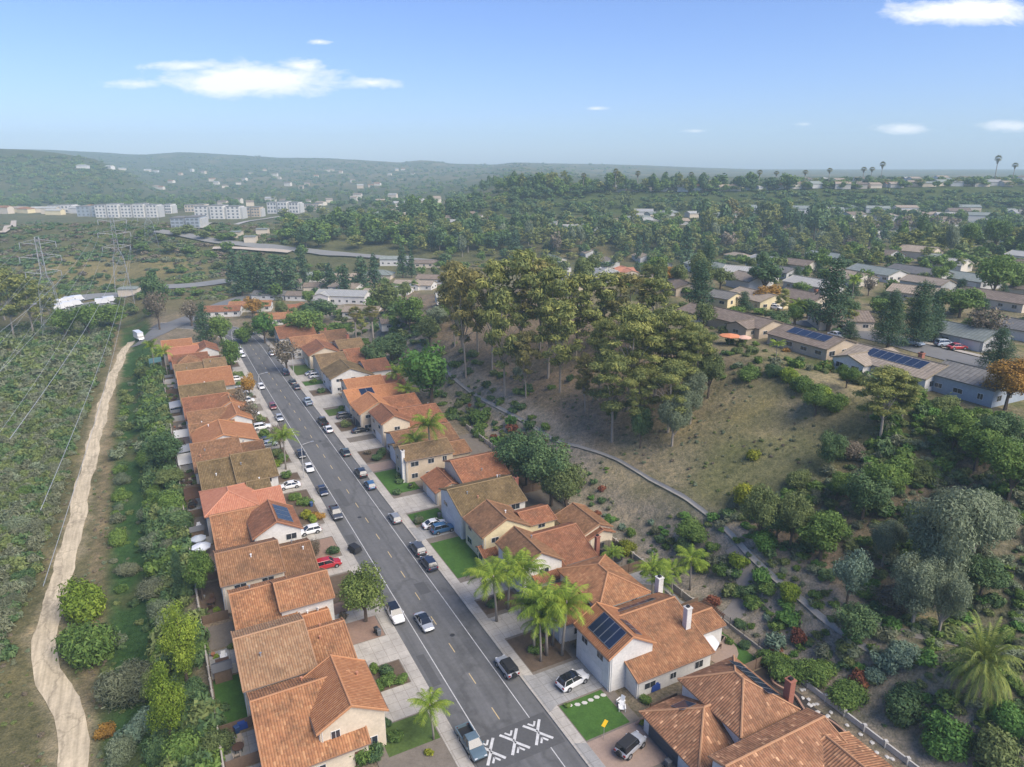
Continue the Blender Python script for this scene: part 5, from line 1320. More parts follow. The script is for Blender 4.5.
for a in ((128, 217.5, 62, 12.5, 16, .05, 4, 'white', 'long white four-storey block, second of the apartment row from the mound'), (93, 216.5, 30, 10, 15, .05, 3, 'bluegrey', 'blue-grey apartment block beside the mound'),
          (166, 213.5, 14, 8.5, 14, 0, 3, 'white', 'small white block between the two long ones'), (219, 219, 48, 12.5, 16, -.02, 4, 'white', 'long white apartment block right of the small ones'),
          (252, 217, 20, 9, 14, 0, 3, 'tan', 'tan apartment block next to the long white one'), (284, 213.5, 34, 11, 15, -.1, 3, 'white', 'bright white block at the end of the apartment row'),
          (312, 211, 18, 6.5, 13, -.1, 2, 'beige', 'low beige block past the bright white one'), (187, 228, 30, 10, 18, .12, 3, 'bluegrey', 'dark fronted block with white panels and flat white roof'),
          (62, 213, 26, 7.5, 14, .05, 2, 'white', 'low white block half hidden by the mound'), (196, 212, 22, 7, 14, 0, 2, 'beige', 'low beige block behind the dark fronted one')):
    apartments(*a)

# ------------------------------------------------------------------ pylons and their lines
def pylon(px, yb, yt, rz, label):
    p = at(px, yb); h = px_h(p, yb - yt); root = empty('power_pylon', p, rz, 1, label, 'power pylon', 'power pylons in the scrub')
    mb = MB(); bw, r = 4.6, .05
    def hw(z): return bw * (1 - z / h) ** 1.0 * .8 + .75 if z < h * .62 else .75 + (h - z) / h * .6
    lv = [0, .16, .31, .44, .54, .62, .70, .78, .86, .93, 1]
    for sx in (-1, 1):
        for sy in (-1, 1):
            mb.tube([(sx * hw(h * v), sy * hw(h * v), h * v - (.5 if v == 0 else 0)) for v in lv], r * 1.3, 4)
    for a, b in zip(lv, lv[1:]):
        za, zb = h * a, h * b; A_, B2 = hw(za), hw(zb)
        for (p1, p2) in (((-1, -1), (1, -1)), ((1, -1), (1, 1)), ((1, 1), (-1, 1)), ((-1, 1), (-1, -1))):
            mb.tube([(p1[0] * A_, p1[1] * A_, za), (p2[0] * B2, p2[1] * B2, zb)], r * .7, 3); mb.tube([(p2[0] * A_, p2[1] * A_, za), (p1[0] * B2, p1[1] * B2, zb)], r * .7, 3)
            mb.tube([(p1[0] * B2, p1[1] * B2, zb), (p2[0] * B2, p2[1] * B2, zb)], r * .7, 3)
    mb.build('lattice_mast', METAL_L, root)
    tips = []
    for v, ln in ((.64, 6.5), (.79, 7.5), (.93, 6.5)):
        for sx in (-1, 1):
            z = h * v; a = MB()
            for sy in (-1, 1):
                a.tube([(sx * .8, sy * .8, z), (sx * ln, 0, z + .9)], r, 4); a.tube([(sx * .8, sy * .8, z + 2.0), (sx * ln, 0, z + .9)], r * .8, 4)
            for k in (.3, .6): a.tube([(sx * (.8 + (ln - .8) * k), 0, z + .5), (sx * (.8 + (ln - .8) * k), 0, z + 1.7)], r * .7, 3)
            arm = a.build('cross_arm', METAL_L, root); q = MB(); q.tube([(sx * ln, 0, z + .9), (sx * ln, 0, z - 1.4)], .16, 5); q.build('insulator', METAL_L, arm)
            tips.append(Vector((sx * ln, 0, z - 1.4)))
    M_ = Matrix.Translation(p) @ Matrix.Rotation(rz, 4, 'Z')
    return [M_ @ t for t in tips]
ldir = Vector((144, -288, 0)).normalized(); lrz = math.atan2(ldir.y, ldir.x) - PI / 2
tipsA = pylon(56, 336, 243, lrz, 'near grey lattice pylon standing in the scrub by the lorry yard')
tipsB = pylon(126, 305, 221, lrz, 'farther grey lattice pylon beyond the lorry yard')
tipsC = pylon(152, 246, 206, lrz, 'distant faint pylon behind the scrub mound')
WIRE = plain('wire', (.5, .5, .49), .5, .4, var=0)
def wires(tips, to, label, sag, n=26):
    for i, a in enumerate(tips):
        b = to[i]; pts = []
        for k in range(n + 1):
            u = k / n; q = a.lerp(b, u); q.z -= sag * 4 * u * (1 - u); pts.append(q)
        mb = MB(); mb.tube(pts, .028, 4, caps=False)
        tag(mb.build('power_line', WIRE), label, 'power line', 'power lines over the scrub')
off = ldir * 360
wires(tipsB, [t + off + Vector((0, 0, 8)) for t in tipsB], 'long thin power cable sagging over the scrub to the farther pylon', 6)
wires(tipsA, [t + off + Vector((0, 0, 8)) for t in tipsA], 'long thin power cable sagging over the scrub to the near pylon', 6)
wires(tipsC, tipsB, 'thin power cable between the two farther pylons', 6, 14)

# ------------------------------------------------------------------ lorry yard, bus, blue tarpaulin
def rv(px, py, rz, ln, label, group='white trailers in the lorry yard', hh=3.1):
    p = at(px, py); root = empty('camper_van', p + Vector((0, 0, .4)), rz, 1, label, 'camper van', group)
    mb = MB(); mb.hexa([(-1.2, -ln / 2, .5), (1.2, -ln / 2, .5), (1.2, ln / 2 - 1.6, .5), (-1.2, ln / 2 - 1.6, .5)], [(-1.15, -ln / 2, hh), (1.15, -ln / 2, hh), (1.15, ln / 2 - 1.2, hh), (-1.15, ln / 2 - 1.2, hh)])
    mb.build('body', PAINT['white'], root)
    mb = MB(); mb.hexa([(-1.1, ln / 2 - 1.55, .5), (1.1, ln / 2 - 1.55, .5), (1.1, ln / 2, .5), (-1.1, ln / 2, .5)], [(-1.05, ln / 2 - 1.6, 2.1), (1.05, ln / 2 - 1.6, 2.1), (1.0, ln / 2 - .9, 2.1), (-1.0, ln / 2 - .9, 2.1)]); mb.build('cab', PAINT['white'], root)
    mb = MB(); mb.hexa([(-1.0, ln / 2 - .55, 1.3), (1.0, ln / 2 - .55, 1.3), (1.0, ln / 2 - .3, 1.3), (-1.0, ln / 2 - .3, 1.3)], [(-.95, ln / 2 - .9, 2.0), (.95, ln / 2 - .9, 2.0), (.95, ln / 2 - .8, 2.02), (-.95, ln / 2 - .8, 2.02)]); mb.build('windscreen', CGLASS, root)
    for sx in (-1, 1):
        for yy in (-ln * .3, ln * .36):
            t_ = MB(); t_.tube([(sx * .85, yy, .42), (sx * 1.14, yy, .42)], .42, 10); t_.build('wheel', TYRE, root)
    return root
rv(139.5, 340, AZ + PI + .25, 8, 'white box truck standing at the end of the dirt trail', 'white trucks', 3.3)
q = random.Random(4)
for i, (x, y) in enumerate(((57, 306), (64, 304.5), (71, 303), (78, 301.5), (60, 310.5), (69, 308), (78, 306), (103, 304.5), (110, 302.5))):
    rv(x, y, q.uniform(-1.2, -.7), q.uniform(5, 7), 'white camper parked in the lorry yard by the pylon' if x < 90 else 'white camper at the far end of the lorry yard')
# long pale sheds along the freeway
for x, y, wp, lab in ((128, 297, 18, 'long low pale shed beside the road past the lorry yard'), (250, 244, 11, 'low pale shed beside the freeway'), (236, 239, 10, 'pale store building above the freeway'), (262, 236, 11, 'flat store building right of the freeway bend')):
    _gh(x, y, wp, 10, .15, 'greygreen', 'beige', lab, 'low sheds by the roads', 4.2, .08, False, None, False, 'shed')

# ------------------------------------------------------------------ walls, fences, lamps and garden things
def wall_run(name, pts, h, th, mat, label, cat, post=None, group=None, cap=None):
    """pts in street coordinates; posts are parts"""
    a0 = Vector((*W(*pts[0]), 0)); root = empty(name, a0, 0, 1, label, cat, group); mb, cp, ps = MB(), MB(), []
    P_ = [Vector((*W(*p), 0)) for p in pts]
    for a, b in zip(P_, P_[1:]):
        d = (b - a).normalized(); n = Vector((d.y, -d.x, 0)) * th / 2; k = max(1, int((b - a).length / 2.6))
        for i in range(k):
            u, v = a + (b - a) * i / k, a + (b - a) * (i + 1) / k
            zu, zv = hz(u.x, u.y), hz(v.x, v.y)
            def c(p, z, s): q = p + n * s - a0; return (q.x, q.y, z)
            mb.hexa([c(u, zu - .3, -1), c(v, zv - .3, -1), c(v, zv - .3, 1), c(u, zu - .3, 1)], [c(u, zu + h, -1), c(v, zv + h, -1), c(v, zv + h, 1), c(u, zu + h, 1)])
            if post: ps.append((u - a0, zu))
    mb.build('wall_panel' if not post or th > .1 else 'fence_panel', mat, root)
    if post:
        hp, rp, mp = post
        for u, z in ps[:90]:
            q = MB(); q.box(u.x - rp, u.x + rp, u.y - rp, u.y + rp, z - .2, z + hp); q.build('post', mp, root)
    return root
BLOCK = plain('block_wall', (.40, .36, .30), .9, var=.15, scale=1.5); BLOCKW = plain('block_wall_pale', (.50, .48, .44), .9, var=.15, scale=1.5)
wall_run('garden_wall', [(-32, 39.6), (-6, 39.6)], .75, .22, BLOCKW, 'pale block wall with short posts behind the dark mulch garden', 'wall', (1.0, .2, BLOCKW))
wall_run('garden_wall', [(-5.8, 39.6), (8.6, 39.6)], .55, .22, BLOCK, 'low tan wall with dark railings above the patio lawn', 'wall', (1.7, .035, METAL_D))
rl = MB()
for z in (1.1, 1.66):
    a, b = W(-5.8, 39.6), W(8.6, 39.6); rl.tube([(*a, z), (*b, z)], .025, 4)
for k in range(96):
    x, y = W(-5.8 + 14.4 * k / 95, 39.6); rl.tube([(x, y, .5), (x, y, 1.68)], .014, 3, caps=False)
tag(rl.build('iron_railing', METAL_D), 'dark iron railing on the low tan wall above the patio lawn', 'railing')
for s0, s1, t0, t1, lab in ((-5.7, -5.7, 25, 39, 'brown timber fence between the hipped house and the solar house'), (-5.7, -5.7, 17.6, 22, 'short brown timber fence beside the blue barbecue'), (9.3, 9.3, 31.5, 39, 'timber fence behind the patio of the solar house'),
                            (22.6, 22.6, 29.5, 38, 'timber fence beside the black trampoline'), (34.4, 34.4, 29.5, 30.4, 'stub of timber fence at the rear cottage'), (45.6, 45.6, 29.5, 38.5, 'timber fence under the big dark trees'), (58.2, 58.2, 28, 38.5, 'timber fence behind the mossy roofed house'),
                            (70.5, 70.5, 30, 38.5, 'timber fence behind the tan-walled house')):
    wall_run('timber_fence', [(s0, t0), (s1, t1)], 1.7, .06, TIMBER, lab, 'fence', (1.85, .06, DARKW), 'timber fences between back yards')
wall_run('garden_wall', [(10, 38.6), (100, 38.6)], 1.1, .2, BLOCK, 'long tan block wall behind the eastern back yards', 'wall', (1.25, .2, BLOCK))
wall_run('garden_wall', [(2, -32.3), (34, -32.3)], 1.5, .18, BLOCK, 'tan block wall behind the nearest western back yards', 'wall', (1.56, .14, BLOCK))
wall_run('garden_wall', [(34.4, -32.3), (218, -32.3)], 1.2, .18, BLOCK, 'long tan block wall behind the western back yards', 'wall', (1.26, .14, BLOCK))
for i, s in enumerate((3.2, 9.9, 16.1, 27.5, 41, 53.8, 66.8, 79.5, 92.2, 104.4, 116.8, 129, 142, 157.2, 169.4, 181.4, 193.2)):
    near = min(MARKS, key=lambda m: abs(m[0] - s - 5) + (0 if m[1] < 0 else 500))[2]
    wall_run('timber_fence', [(s, -32.1), (s, -28.3)], 1.6, .06, TIMBER if i % 3 else BLOCKW, f'short back yard fence at the near side of the {near}', 'fence', (1.72, .05, DARKW), 'fences between western back yards')
# pergolas and patio roofs, western yards
def pergola(s, t, ls, lt, h, mat, label, solid=False, name='pergola'):
    x, y = W(s, t); r = empty(name, (x, y, .07), AZ, 1, label, 'pergola' if not solid else 'patio roof')
    if solid:
        m = MB(); m.hexa([(-lt / 2, -ls / 2, h - .25), (lt / 2, -ls / 2, h + .05), (lt / 2, ls / 2, h + .05), (-lt / 2, ls / 2, h - .25)], [(-lt / 2, -ls / 2, h - .1), (lt / 2, -ls / 2, h + .2), (lt / 2, ls / 2, h + .2), (-lt / 2, ls / 2, h - .1)]); m.build('roof_panel', mat, r)
    else:
        m = MB()
        for k in range(int(ls / .35)): m.box(-lt / 2 - .2, lt / 2 + .2, -ls / 2 + k * .35, -ls / 2 + k * .35 + .08, h, h + .14)
        m.build('slats', mat, r)
        m = MB(); m.box(-lt / 2, -lt / 2 + .12, -ls / 2, ls / 2, h - .2, h - .003); m.box(lt / 2 - .12, lt / 2, -ls / 2, ls / 2, h - .2, h - .003); m.build('beams', mat, r)
    for sx in (-1, 1):
        for sy in (-1, 1):
            m = MB(); bx, by = sx * (lt / 2 - .1), sy * (ls / 2 - .1); m.box(bx - .07, bx + .07, by - .07, by + .07, 0, h - .26); m.build('post', mat, r)
    return r
WHW = plain('white_timber', (.62, .61, .58), .7, var=.08)
pergola(106, -30, 7, 3.6, 2.5, WHW, 'white slatted pergola against the house with the wide white gable')
pergola(113, -30.2, 5, 3.2, 2.5, plain('patio_roof_grey', (.33, .34, .35), .7, var=.1), 'flat grey patio roof beyond the white pergola', True, 'patio_roof')
pergola(124, -30, 6, 3.4, 2.5, WHW, 'white pergola behind the brown house with the small white gable')
pergola(86, -30, 6, 3.2, 2.4, DARKW, 'dark timber pergola behind the mossy olive roof')
pergola(150, -30.3, 6, 3.2, 2.5, plain('patio_roof_grey', (.33, .34, .35)), 'grey patio roof behind the olive tan house', True, 'patio_roof')
pergola(205, -34, 7, 4, 2.6, plain('green_roof_sheet', (.10, .20, .17), .6, var=.1), 'green sheet roofed shelter beside the last western house', True, 'patio_roof')
pergola(-.6, 26.8, 3.2, 7, 2.5, DARKW, 'dark open pergola below the eave of the solar house')
pergola(5.2, 37.2, 4.6, 2.2, 2.7, DARKW, 'dark porch frame at the rear of the solar house')
# parasols
def parasol(x, y, z, r, h, col, label, group=None):
    o = empty('parasol', (x, y, z), R.uniform(0, 6), 1, label, 'parasol', group)
    m = MB()
    for k in range(8):
        a, b = k * PI / 4, (k + 1) * PI / 4
        p, q = (math.cos(a) * r, math.sin(a) * r, h - .55), (math.cos(b) * r, math.sin(b) * r, h - .55)
        m.face([p, q, (0, 0, h)]); m.face([p, (p[0], p[1], h - .72), (q[0], q[1], h - .72), q])
    m.build('canopy', plain('canvas_' + col, dict(white=(.62, .64, .66), orange=(.58, .22, .10), grey=(.45, .48, .5), peach=(.6, .38, .28))[col], .9, var=.06), o)
    m = MB(); m.tube([(0, 0, 0), (0, 0, h)], .035, 6); m.build('pole', METAL_L, o); m = MB(); m.tube([(0, 0, 0), (0, 0, .1)], .3, 10); m.build('base', METAL_D, o)
parasol(*W(62.6, -30.4), .07, 1.7, 2.6, 'white', 'white parasol on the paved yard behind the terracotta house')
parasol(*W(66.2, -30.6), .07, 1.4, 2.5, 'grey', 'pale grey parasol beside the white one in the western back yard')
parasol(*W(.2, 31.7), .075, 2.3, 2.7, 'white', 'big white round parasol on the patio of the solar house')
p = at(729, 345); parasol(p.x, p.y, p.z, 2.6, 3.0, 'orange', 'orange parasol on the hilltop terrace'); p = at(743, 346); parasol(p.x, p.y, p.z, 1.9, 2.8, 'peach', 'pale peach parasol beside the orange one on the hilltop terrace')
# tables, chairs, barbecues, bins, trampoline, sign, lamp posts
def garden_table(s, t, label, round_=True):
    x, y = W(s, t); r = empty('garden_table', (x, y, .08), AZ, 1, label, 'table'); m = MB()
    if round_: m.tube([(0, 0, .7), (0, 0, .75)], .7, 14)
    else: m.box(-.9, .9, -.5, .5, .7, .75)
    m.build('tabletop', DARKW, r)
    for sx in (-1, 1):
        for sy in (-1, 1): m = MB(); m.tube([(sx * .42, sy * .35, 0), (sx * .38, sy * .32, .7)], .03, 4); m.build('leg', METAL_D, r)
def garden_chair(x, y, z, rz, mat, label, group):
    r = empty('garden_chair', (x, y, z), rz, 1, label, 'chair', group)
    m = MB(); m.hexa([(-.3, -.3, .30), (.3, -.3, .30), (.3, .32, .38), (-.3, .32, .38)], [(-.3, -.3, .34), (.3, -.3, .34), (.3, .32, .42), (-.3, .32, .42)]); m.build('seat', mat, r)
    m = MB()
    for k in range(5): x0 = -.31 + k * .126; m.hexa([(x0, -.34, .3), (x0 + .11, -.34, .3), (x0 + .11, -.29, .3), (x0, -.29, .3)], [(x0, -.62, 1.0), (x0 + .11, -.62, 1.0), (x0 + .11, -.58, 1.02), (x0, -.58, 1.02)])
    m.build('backrest', mat, r)
    for sx in (-1, 1):
        m = MB(); m.box(sx * .4 - .07, sx * .4 + .07, -.45, .4, .58, .62); m.build('armrest', mat, r)
        m = MB(); m.box(sx * .4 - .03, sx * .4 + .03, .25, .33, 0, .58); m.build('leg', mat, r); m = MB(); m.box(sx * .4 - .03, sx * .4 + .03, -.42, -.34, 0, .58); m.build('leg', mat, r)
x, y = W(-2.5, 15.3); garden_chair(x, y, .14, AZ + 1.9, WHITE, 'white slatted garden chair on the lawn nearer the house', 'white chairs on the lawn')
x, y = W(-3.5, 14.8); garden_chair(x, y, .14, AZ + 2.6, WHITE, 'white slatted garden chair on the lawn nearer the yellow sign', 'white chairs on the lawn')
garden_table(1.2, 33.5, 'dark round table beside the big white parasol')
garden_table(62.6, -30.4, 'round table under the white parasol of the western back yard')
for k in range(3):
    x, y = W(.2 + k * .9, 34.6 - k * .5); garden_chair(x, y, .08, AZ + k * 2, DARKW, ('dark patio chair nearest the white parasol', 'dark patio chair between two others on the patio', 'dark patio chair closest to the round patio edge')[k], 'dark chairs on the patio')
for k in range(3):
    x, y = W(61 + k * 1.6, -31.2 + .5 * (k % 2)); garden_chair(x, y, .08, AZ + k * 2, DARKW, ('dark chair at the near end of the paved western yard', 'dark chair beside the white parasol pole', 'dark chair under the pale grey parasol')[k], 'dark chairs in the western yard')
def barbecue(s, t, mat, label):
    x, y = W(s, t); r = empty('covered_barbecue', (x, y, .1), AZ, 1, label, 'barbecue')
    m = MB(); m.hexa([(-.75, -.35, .05), (.75, -.35, .05), (.75, .35, .05), (-.75, .35, .05)], [(-.68, -.3, .9), (.68, -.3, .9), (.68, .3, .9), (-.68, .3, .9)]); m.hexa([(-.5, -.3, .9), (.5, -.3, .9), (.5, .3, .9), (-.5, .3, .9)], [(-.4, -.2, 1.25), (.4, -.2, 1.25), (.4, .2, 1.25), (-.4, .2, 1.25)]); m.build('cover', mat, r)
    for sx in (-1, 1): m = MB(); m.tube([(sx * .6, -.2, .05), (sx * .6, .2, .05)], .09, 8); m.build('wheel', TYRE, r)
BLUEC = plain('blue_cover', (.02, .06, .26), .6, var=.12)
barbecue(-2.4, 21.0, BLUEC, 'barbecue under a bright blue cover in the side yard'); barbecue(16.2, -29.6, BLUEC, 'blue covered barbecue by the fence of the nearest western yards'); barbecue(84, -30.6, plain('black_cover', (.02, .02, .022), .6), 'black covered barbecue in the dark pergola yard')
def wheelie(s, t, col, label, rz=0, group='rubbish bins by the kerbs'):
    x, y = W(s, t); r = empty('wheeled_bin', (x, y, .14), AZ + rz, 1, label, 'bin', group)
    mt = plain('bin_' + col, dict(blue=(.03, .07, .18), black=(.025, .026, .028), green=(.03, .06, .04), grey=(.12, .125, .13))[col], .5, var=.08)
    m = MB(); m.hexa([(-.22, -.24, .08), (.22, -.24, .08), (.22, .24, .08), (-.22, .24, .08)], [(-.3, -.34, 1.0), (.3, -.34, 1.0), (.3, .34, 1.0), (-.3, .34, 1.0)]); m.build('body', mt, r)
    m = MB(); m.hexa([(-.32, -.36, 1.0), (.32, -.36, 1.0), (.32, .38, 1.0), (-.32, .38, 1.0)], [(-.28, -.3, 1.1), (.28, -.3, 1.1), (.28, .3, 1.06), (-.28, .3, 1.06)]); m.build('lid', mt, r)
    for sx in (-1, 1): m = MB(); m.tube([(sx * .24, .27, .11), (sx * .31, .27, .11)], .11, 9); m.build('wheel', TYRE, r)
wheelie(26.6, -8.9, 'black', 'black bin on the red gravel by the white car', .2); wheelie(25.9, -8.7, 'grey', 'grey bin beside the black one on the red gravel', -.1)
wheelie(73, -8.6, 'blue', 'blue bin at the kerb beside the salmon-roofed house', .1); wheelie(71.6, 12.6, 'black', 'black bin by the low front garage', 0); wheelie(56.2, 13.2, 'grey', 'grey bin at the corner of the mossy roofed house', .1)
wheelie(15.6, -30.2, 'blue', 'blue bin in the nearest western back yard', .3); wheelie(-13.4, 14.2, 'grey', 'grey bin beside the dark garage door', 0)
# covered motorcycle at the western kerb
x, y = W(51.4, -5.4); r = empty('covered_trailer', (x, y, .02), AZ + .35, 1, 'small black covered trailer at the western kerb opposite two small lawns', 'trailer'); m = MB()
m.hexa([(-.8, -1.3, .45), (.8, -1.3, .45), (.8, 1.2, .45), (-.8, 1.2, .45)], [(-.65, -1.1, 1.25), (.65, -1.1, 1.25), (.6, .9, 1.4), (-.6, .9, 1.4)]); m.build('cover', plain('black_cover', (.02, .02, .022), .6), r)
m = MB(); m.tube([(0, 1.2, .5), (0, 2.3, .45)], .05, 5); m.build('tow_bar', METAL_D, r)
for sx in (-1, 1): m = MB(); m.tube([(sx * .78, -.1, .32), (sx * .95, -.1, .32)], .32, 12); m.build('wheel', TYRE, r)
# trampoline with its net
x, y = W(27.2, 34.4); r = empty('trampoline', (x, y, .05), AZ, 1, 'black netted trampoline in the yard beside the rear cottage', 'trampoline'); rr = 2.3
m = MB(); m.tube([(0, 0, .85), (0, 0, .9)], rr, 20); m.build('jumping_mat', BLACKP, r)
nm, nt, bs = new_mat('trampoline_net'); bs.inputs['Base Color'].default_value = (.012, .013, .015, 1); bs.inputs['Roughness'].default_value = .9
tp = N(nt, 'ShaderNodeBsdfTransparent'); mxs = N(nt, 'ShaderNodeMixShader'); mxs.inputs[0].default_value = .72; nt.links.new(tp.outputs[0], mxs.inputs[1]); nt.links.new(bs.outputs[0], mxs.inputs[2]); nt.links.new(mxs.outputs[0], nt.nodes['Material Output'].inputs[0])
m = MB(); m.tube([(0, 0, .92), (0, 0, 2.9)], rr - .12, 20, caps=False); m.build('safety_net', nm, r)
m = MB(); m.tube([(0, 0, .8), (0, 0, .95)], rr + .15, 20, caps=False); m.build('rim_pad', plain('pad_blue_grey', (.10, .12, .15), .7), r)
for k in range(6):
    a = k * PI / 3; m = MB(); m.tube([(math.cos(a) * (rr + .1), math.sin(a) * (rr + .1), 0), (math.cos(a) * (rr + .1), math.sin(a) * (rr + .1), 3.0)], .04, 5); m.build('pole', METAL_D, r)
x, y = W(-6.4, 9.9); r = empty('warning_sign', (x, y, .12), AZ + .2, 1, 'yellow diamond road sign on a thin post by the brick drive', 'road sign'); m = MB(); m.tube([(0, 0, 0), (0, 0, 2.9)], .04, 6); m.build('post', METAL_L, r)
m = MB(); k = .62; m.hexa([(0, -.05, 2.5 - k), (k, -.05, 2.5), (0, -.05, 2.5 + k), (-k, -.05, 2.5)], [(0, -.08, 2.5 - k), (k, -.08, 2.5), (0, -.08, 2.5 + k), (-k, -.08, 2.5)]); m.build('sign_plate', plain('sign_yellow', (.75, .47, .02), .5, var=.04), r)
def lamp_post(s, t, side, label):
    x, y = W(s, t); r = empty('street_lamp', (x, y, .14), AZ, 1, label, 'street lamp', 'street lamps on the pavements'); m = MB()
    m.tube([(0, 0, 0), (0, 0, 7.6), (side * .4, 0, 8.1), (side * 2.2, 0, 8.4)], [.1, .07, .06, .045], 6); m.build('pole', plain('lamp_concrete', (.45, .44, .42), .8, var=.06), r)
    m = MB(); m.box(min(side * 2.1, side * 2.8), max(side * 2.1, side * 2.8), -.14, .14, 8.33, 8.5); m.build('lamp_head', METAL_L, r)
for s, t, sd, lab in ((88, -7.0, 1, 'street lamp beside the palm at the western kerb'), (172, 7.0, -1, 'street lamp on the eastern pavement by the long mottled house'), (216, -7.0, 1, 'street lamp under the pine at the bend'), (150, -7, 1, 'street lamp by the bare shrubs on the western pavement')):
    lamp_post(s, t, sd, lab)
# planters and rocks
def low_wall_px(pts, label, mat, h=.35):
    line = [Vector((*W(*p), 0)) for p in pts]; r = MB()
    line = smooth_line(line, .6)
    for a, b in zip(line, line[1:]):
        d = (b - a).normalized(); n = Vector((d.y, -d.x, 0)) * .14; z = hz(a.x, a.y) + .05
        r.prism(ccw([(a - n)[:2], (b - n)[:2], (b + n)[:2], (a + n)[:2]]), z - .1, z + h)
    tag(r.build('planter_edging', mat), label, 'garden edging')
EDGE = plain('edging_brick', (.33, .20, .14), .9, var=.2, scale=3)
low_wall_px([(-7, 38), (-9, 36.2), (-12, 36.8), (-15, 35.8), (-17.4, 37.2), (-21, 36.8), (-22.8, 34)], 'curving brick edging along the dark mulch garden', EDGE)
low_wall_px([(-6.4, 14.9), (-6.0, 16.4), (-6.2, 18.5), (-7.2, 19.6)], 'low brick planter edge beside the brick drive', EDGE)
low_wall_px([(9, 31.8), (10.6, 35.6), (14.6, 36.6), (17.6, 34.6), (18.2, 31.8)], 'tan planter wall around rusty plants behind the hipped terracotta house', BLOCK, .8)
for i in range(26):
    s_, t_ = R.uniform(-26, -7), R.uniform(37.2, 39.0); x, y = W(s_, t_); m = bpy.data.meshes.new('paving_stone'); bm = bmesh.new(); bmesh.ops.create_icosphere(bm, subdivisions=1, radius=.3)
    for v in bm.verts: v.co = Vector((v.co.x * R.uniform(.8, 1.3), v.co.y * R.uniform(.8, 1.3), v.co.z * .35))
    bm.to_mesh(m); bm.free(); m.materials.append(BLOCKW); tag(link('garden_stone', m, None, (x, y, hz(x, y) + .06)), 'pale round stone in the dark mulch behind the two-level hipped house', 'stone', 'pale stones in the dark mulch')
for i in range(6):
    s_, t_ = 1.0 - i * .15, 9.2 + i * 1.0; x, y = W(s_ - .6 - .25 * math.sin(i), t_); m = MB(); m.prism(ccw([(x + .42 * math.cos(k * 1.05), y + .32 * math.sin(k * 1.05)) for k in range(6)]), .12, .165); tag(m.build('stepping_stone', BLOCKW), 'pale stepping stone crossing the lawn by the white car drive', 'stone', 'stepping stones across the lawn')

POT = plain('terracotta_pot', (.30, .13, .07), .85, var=.15); TIMB2 = plain('bleached_timber', (.36, .30, .23), .85, var=.2)
for i, s_ in enumerate((12.6, 30, 46, 58.5, 73, 84.6, 96, 109.5, 121, 134, 147.6, 161.5, 174, 186)):
    near = min((m for m in MARKS if m[1] < 0), key=lambda m: abs(m[0] - s_))[2]
    garden_table(s_, -30.4, 'patio table in the back yard of the ' + near, i % 2 == 0)
    for k in (-1, 1):
        x, y = W(s_ + k * 1.15, -30.4 + .3 * k); garden_chair(x, y, .08, AZ + (0 if k < 0 else PI), (TIMB2, WHITE, DARKW)[i % 3], f'patio chair at the {"near" if k < 0 else "far"} end of the table behind the {near}', 'patio chairs of the western yards')
    x, y = W(s_ + 2.6, -31.4); mb = MB(); mb.tube([(x, y, .05), (x, y, .5)], [.24, .34], 9); tag(mb.build('plant_pot', POT if i % 2 else CONC2), 'round plant pot by the back wall of the ' + near, 'plant pot', 'plant pots in the western yards')
    if i % 3 == 1:
        x, y = W(s_ - 3.0, -30.6); r = empty('garden_shed', (x, y, .05), AZ, 1, 'small timber shed in the back yard of the ' + near, 'shed'); m = MB(); m.box(-1.1, 1.1, -.9, .9, 0, 2.0); m.build('wall', TIMBER, r)
        m = MB(); m.hexa([(-1.3, -1.1, 2.0), (1.3, -1.1, 2.0), (1.3, 1.1, 2.0), (-1.3, 1.1, 2.0)], [(-1.3, -.05, 2.6), (1.3, -.05, 2.6), (1.3, .05, 2.6), (-1.3, .05, 2.6)]); m.build('roof', plain('shed_felt', (.11, .11, .11), .9), r)
        m = MB(); m.box(1.09, 1.13, -.4, .4, .05, 1.8); m.build('door', DARKW, r)
def on_road(x, y, r):
    return any(np.hypot(l[:, 0] - x, l[:, 1] - y).min() < w * .5 + r for l, w in RLINES if w > 4.5)
# ------------------------------------------------------------------ trees and shrubs, one by one
def lvl(s, west):
    m = min((q for q in MARKS if (q[1] < 0) == west), key=lambda q: abs(q[0] - s)); return m[2]
GT = {k: v for k, v in dict(euc='eucalyptus trees on the slope', pine='conifers', palm='palms', broad='leafy trees').items()}
# near street and yards
tree_px('lime', 187, 680, 588, 43, 'at the back of the nearest western yards, upper of two')
tree_px('lime', 172, 742, 646, 43, 'at the back of the nearest western yards, lower of two')
tree_px('olive', 158, 708, 668, 36, 'leaning between the two lime green trees', None, 'yellowish small tree', 'n')
tree_px('fresh', 366, 622, 564, 58, 'on the western pavement verge beside the white car', None, 'pale green street tree')
tree_px('broad_soft', 432, 408, 341, 64, 'behind the eastern houses', None, 'big round soft green tree')
tree_px('dark', 527, 486, 428, 66, 'behind the mossy roofed house, upper of the dense pair'); tree_px('dark', 551, 506, 438, 60, 'behind the mossy roofed house, middle of the dense clump')
tree_px('dark', 508, 476, 436, 34, 'just behind the brown roofed cream house'); tree_px('olive', 566, 516, 458, 50, 'at the lower edge of the dense dark clump', None, 'yellow-green tree')
tree_px('broad', 232, 372, 338, 24, 'between the street end and the western houses'); tree_px('broad_soft', 265, 343, 312, 26, 'beside the orange houses past the bend', None, 'bright green small tree')
tree_px('brown', 287, 372, 338, 36, 'at the kerb before the mottled house'); tree_px('brown', 240, 420, 385, 24, 'beside the white cars on the western drives'); tree_px('rust', 250, 398, 372, 16, 'on the western verge')
tree_px('brown', 252, 432, 398, 22, 'on the western verge near the silver sedan'); tree_px('brown', 281, 452, 420, 22, 'beside the palm at the western kerb')
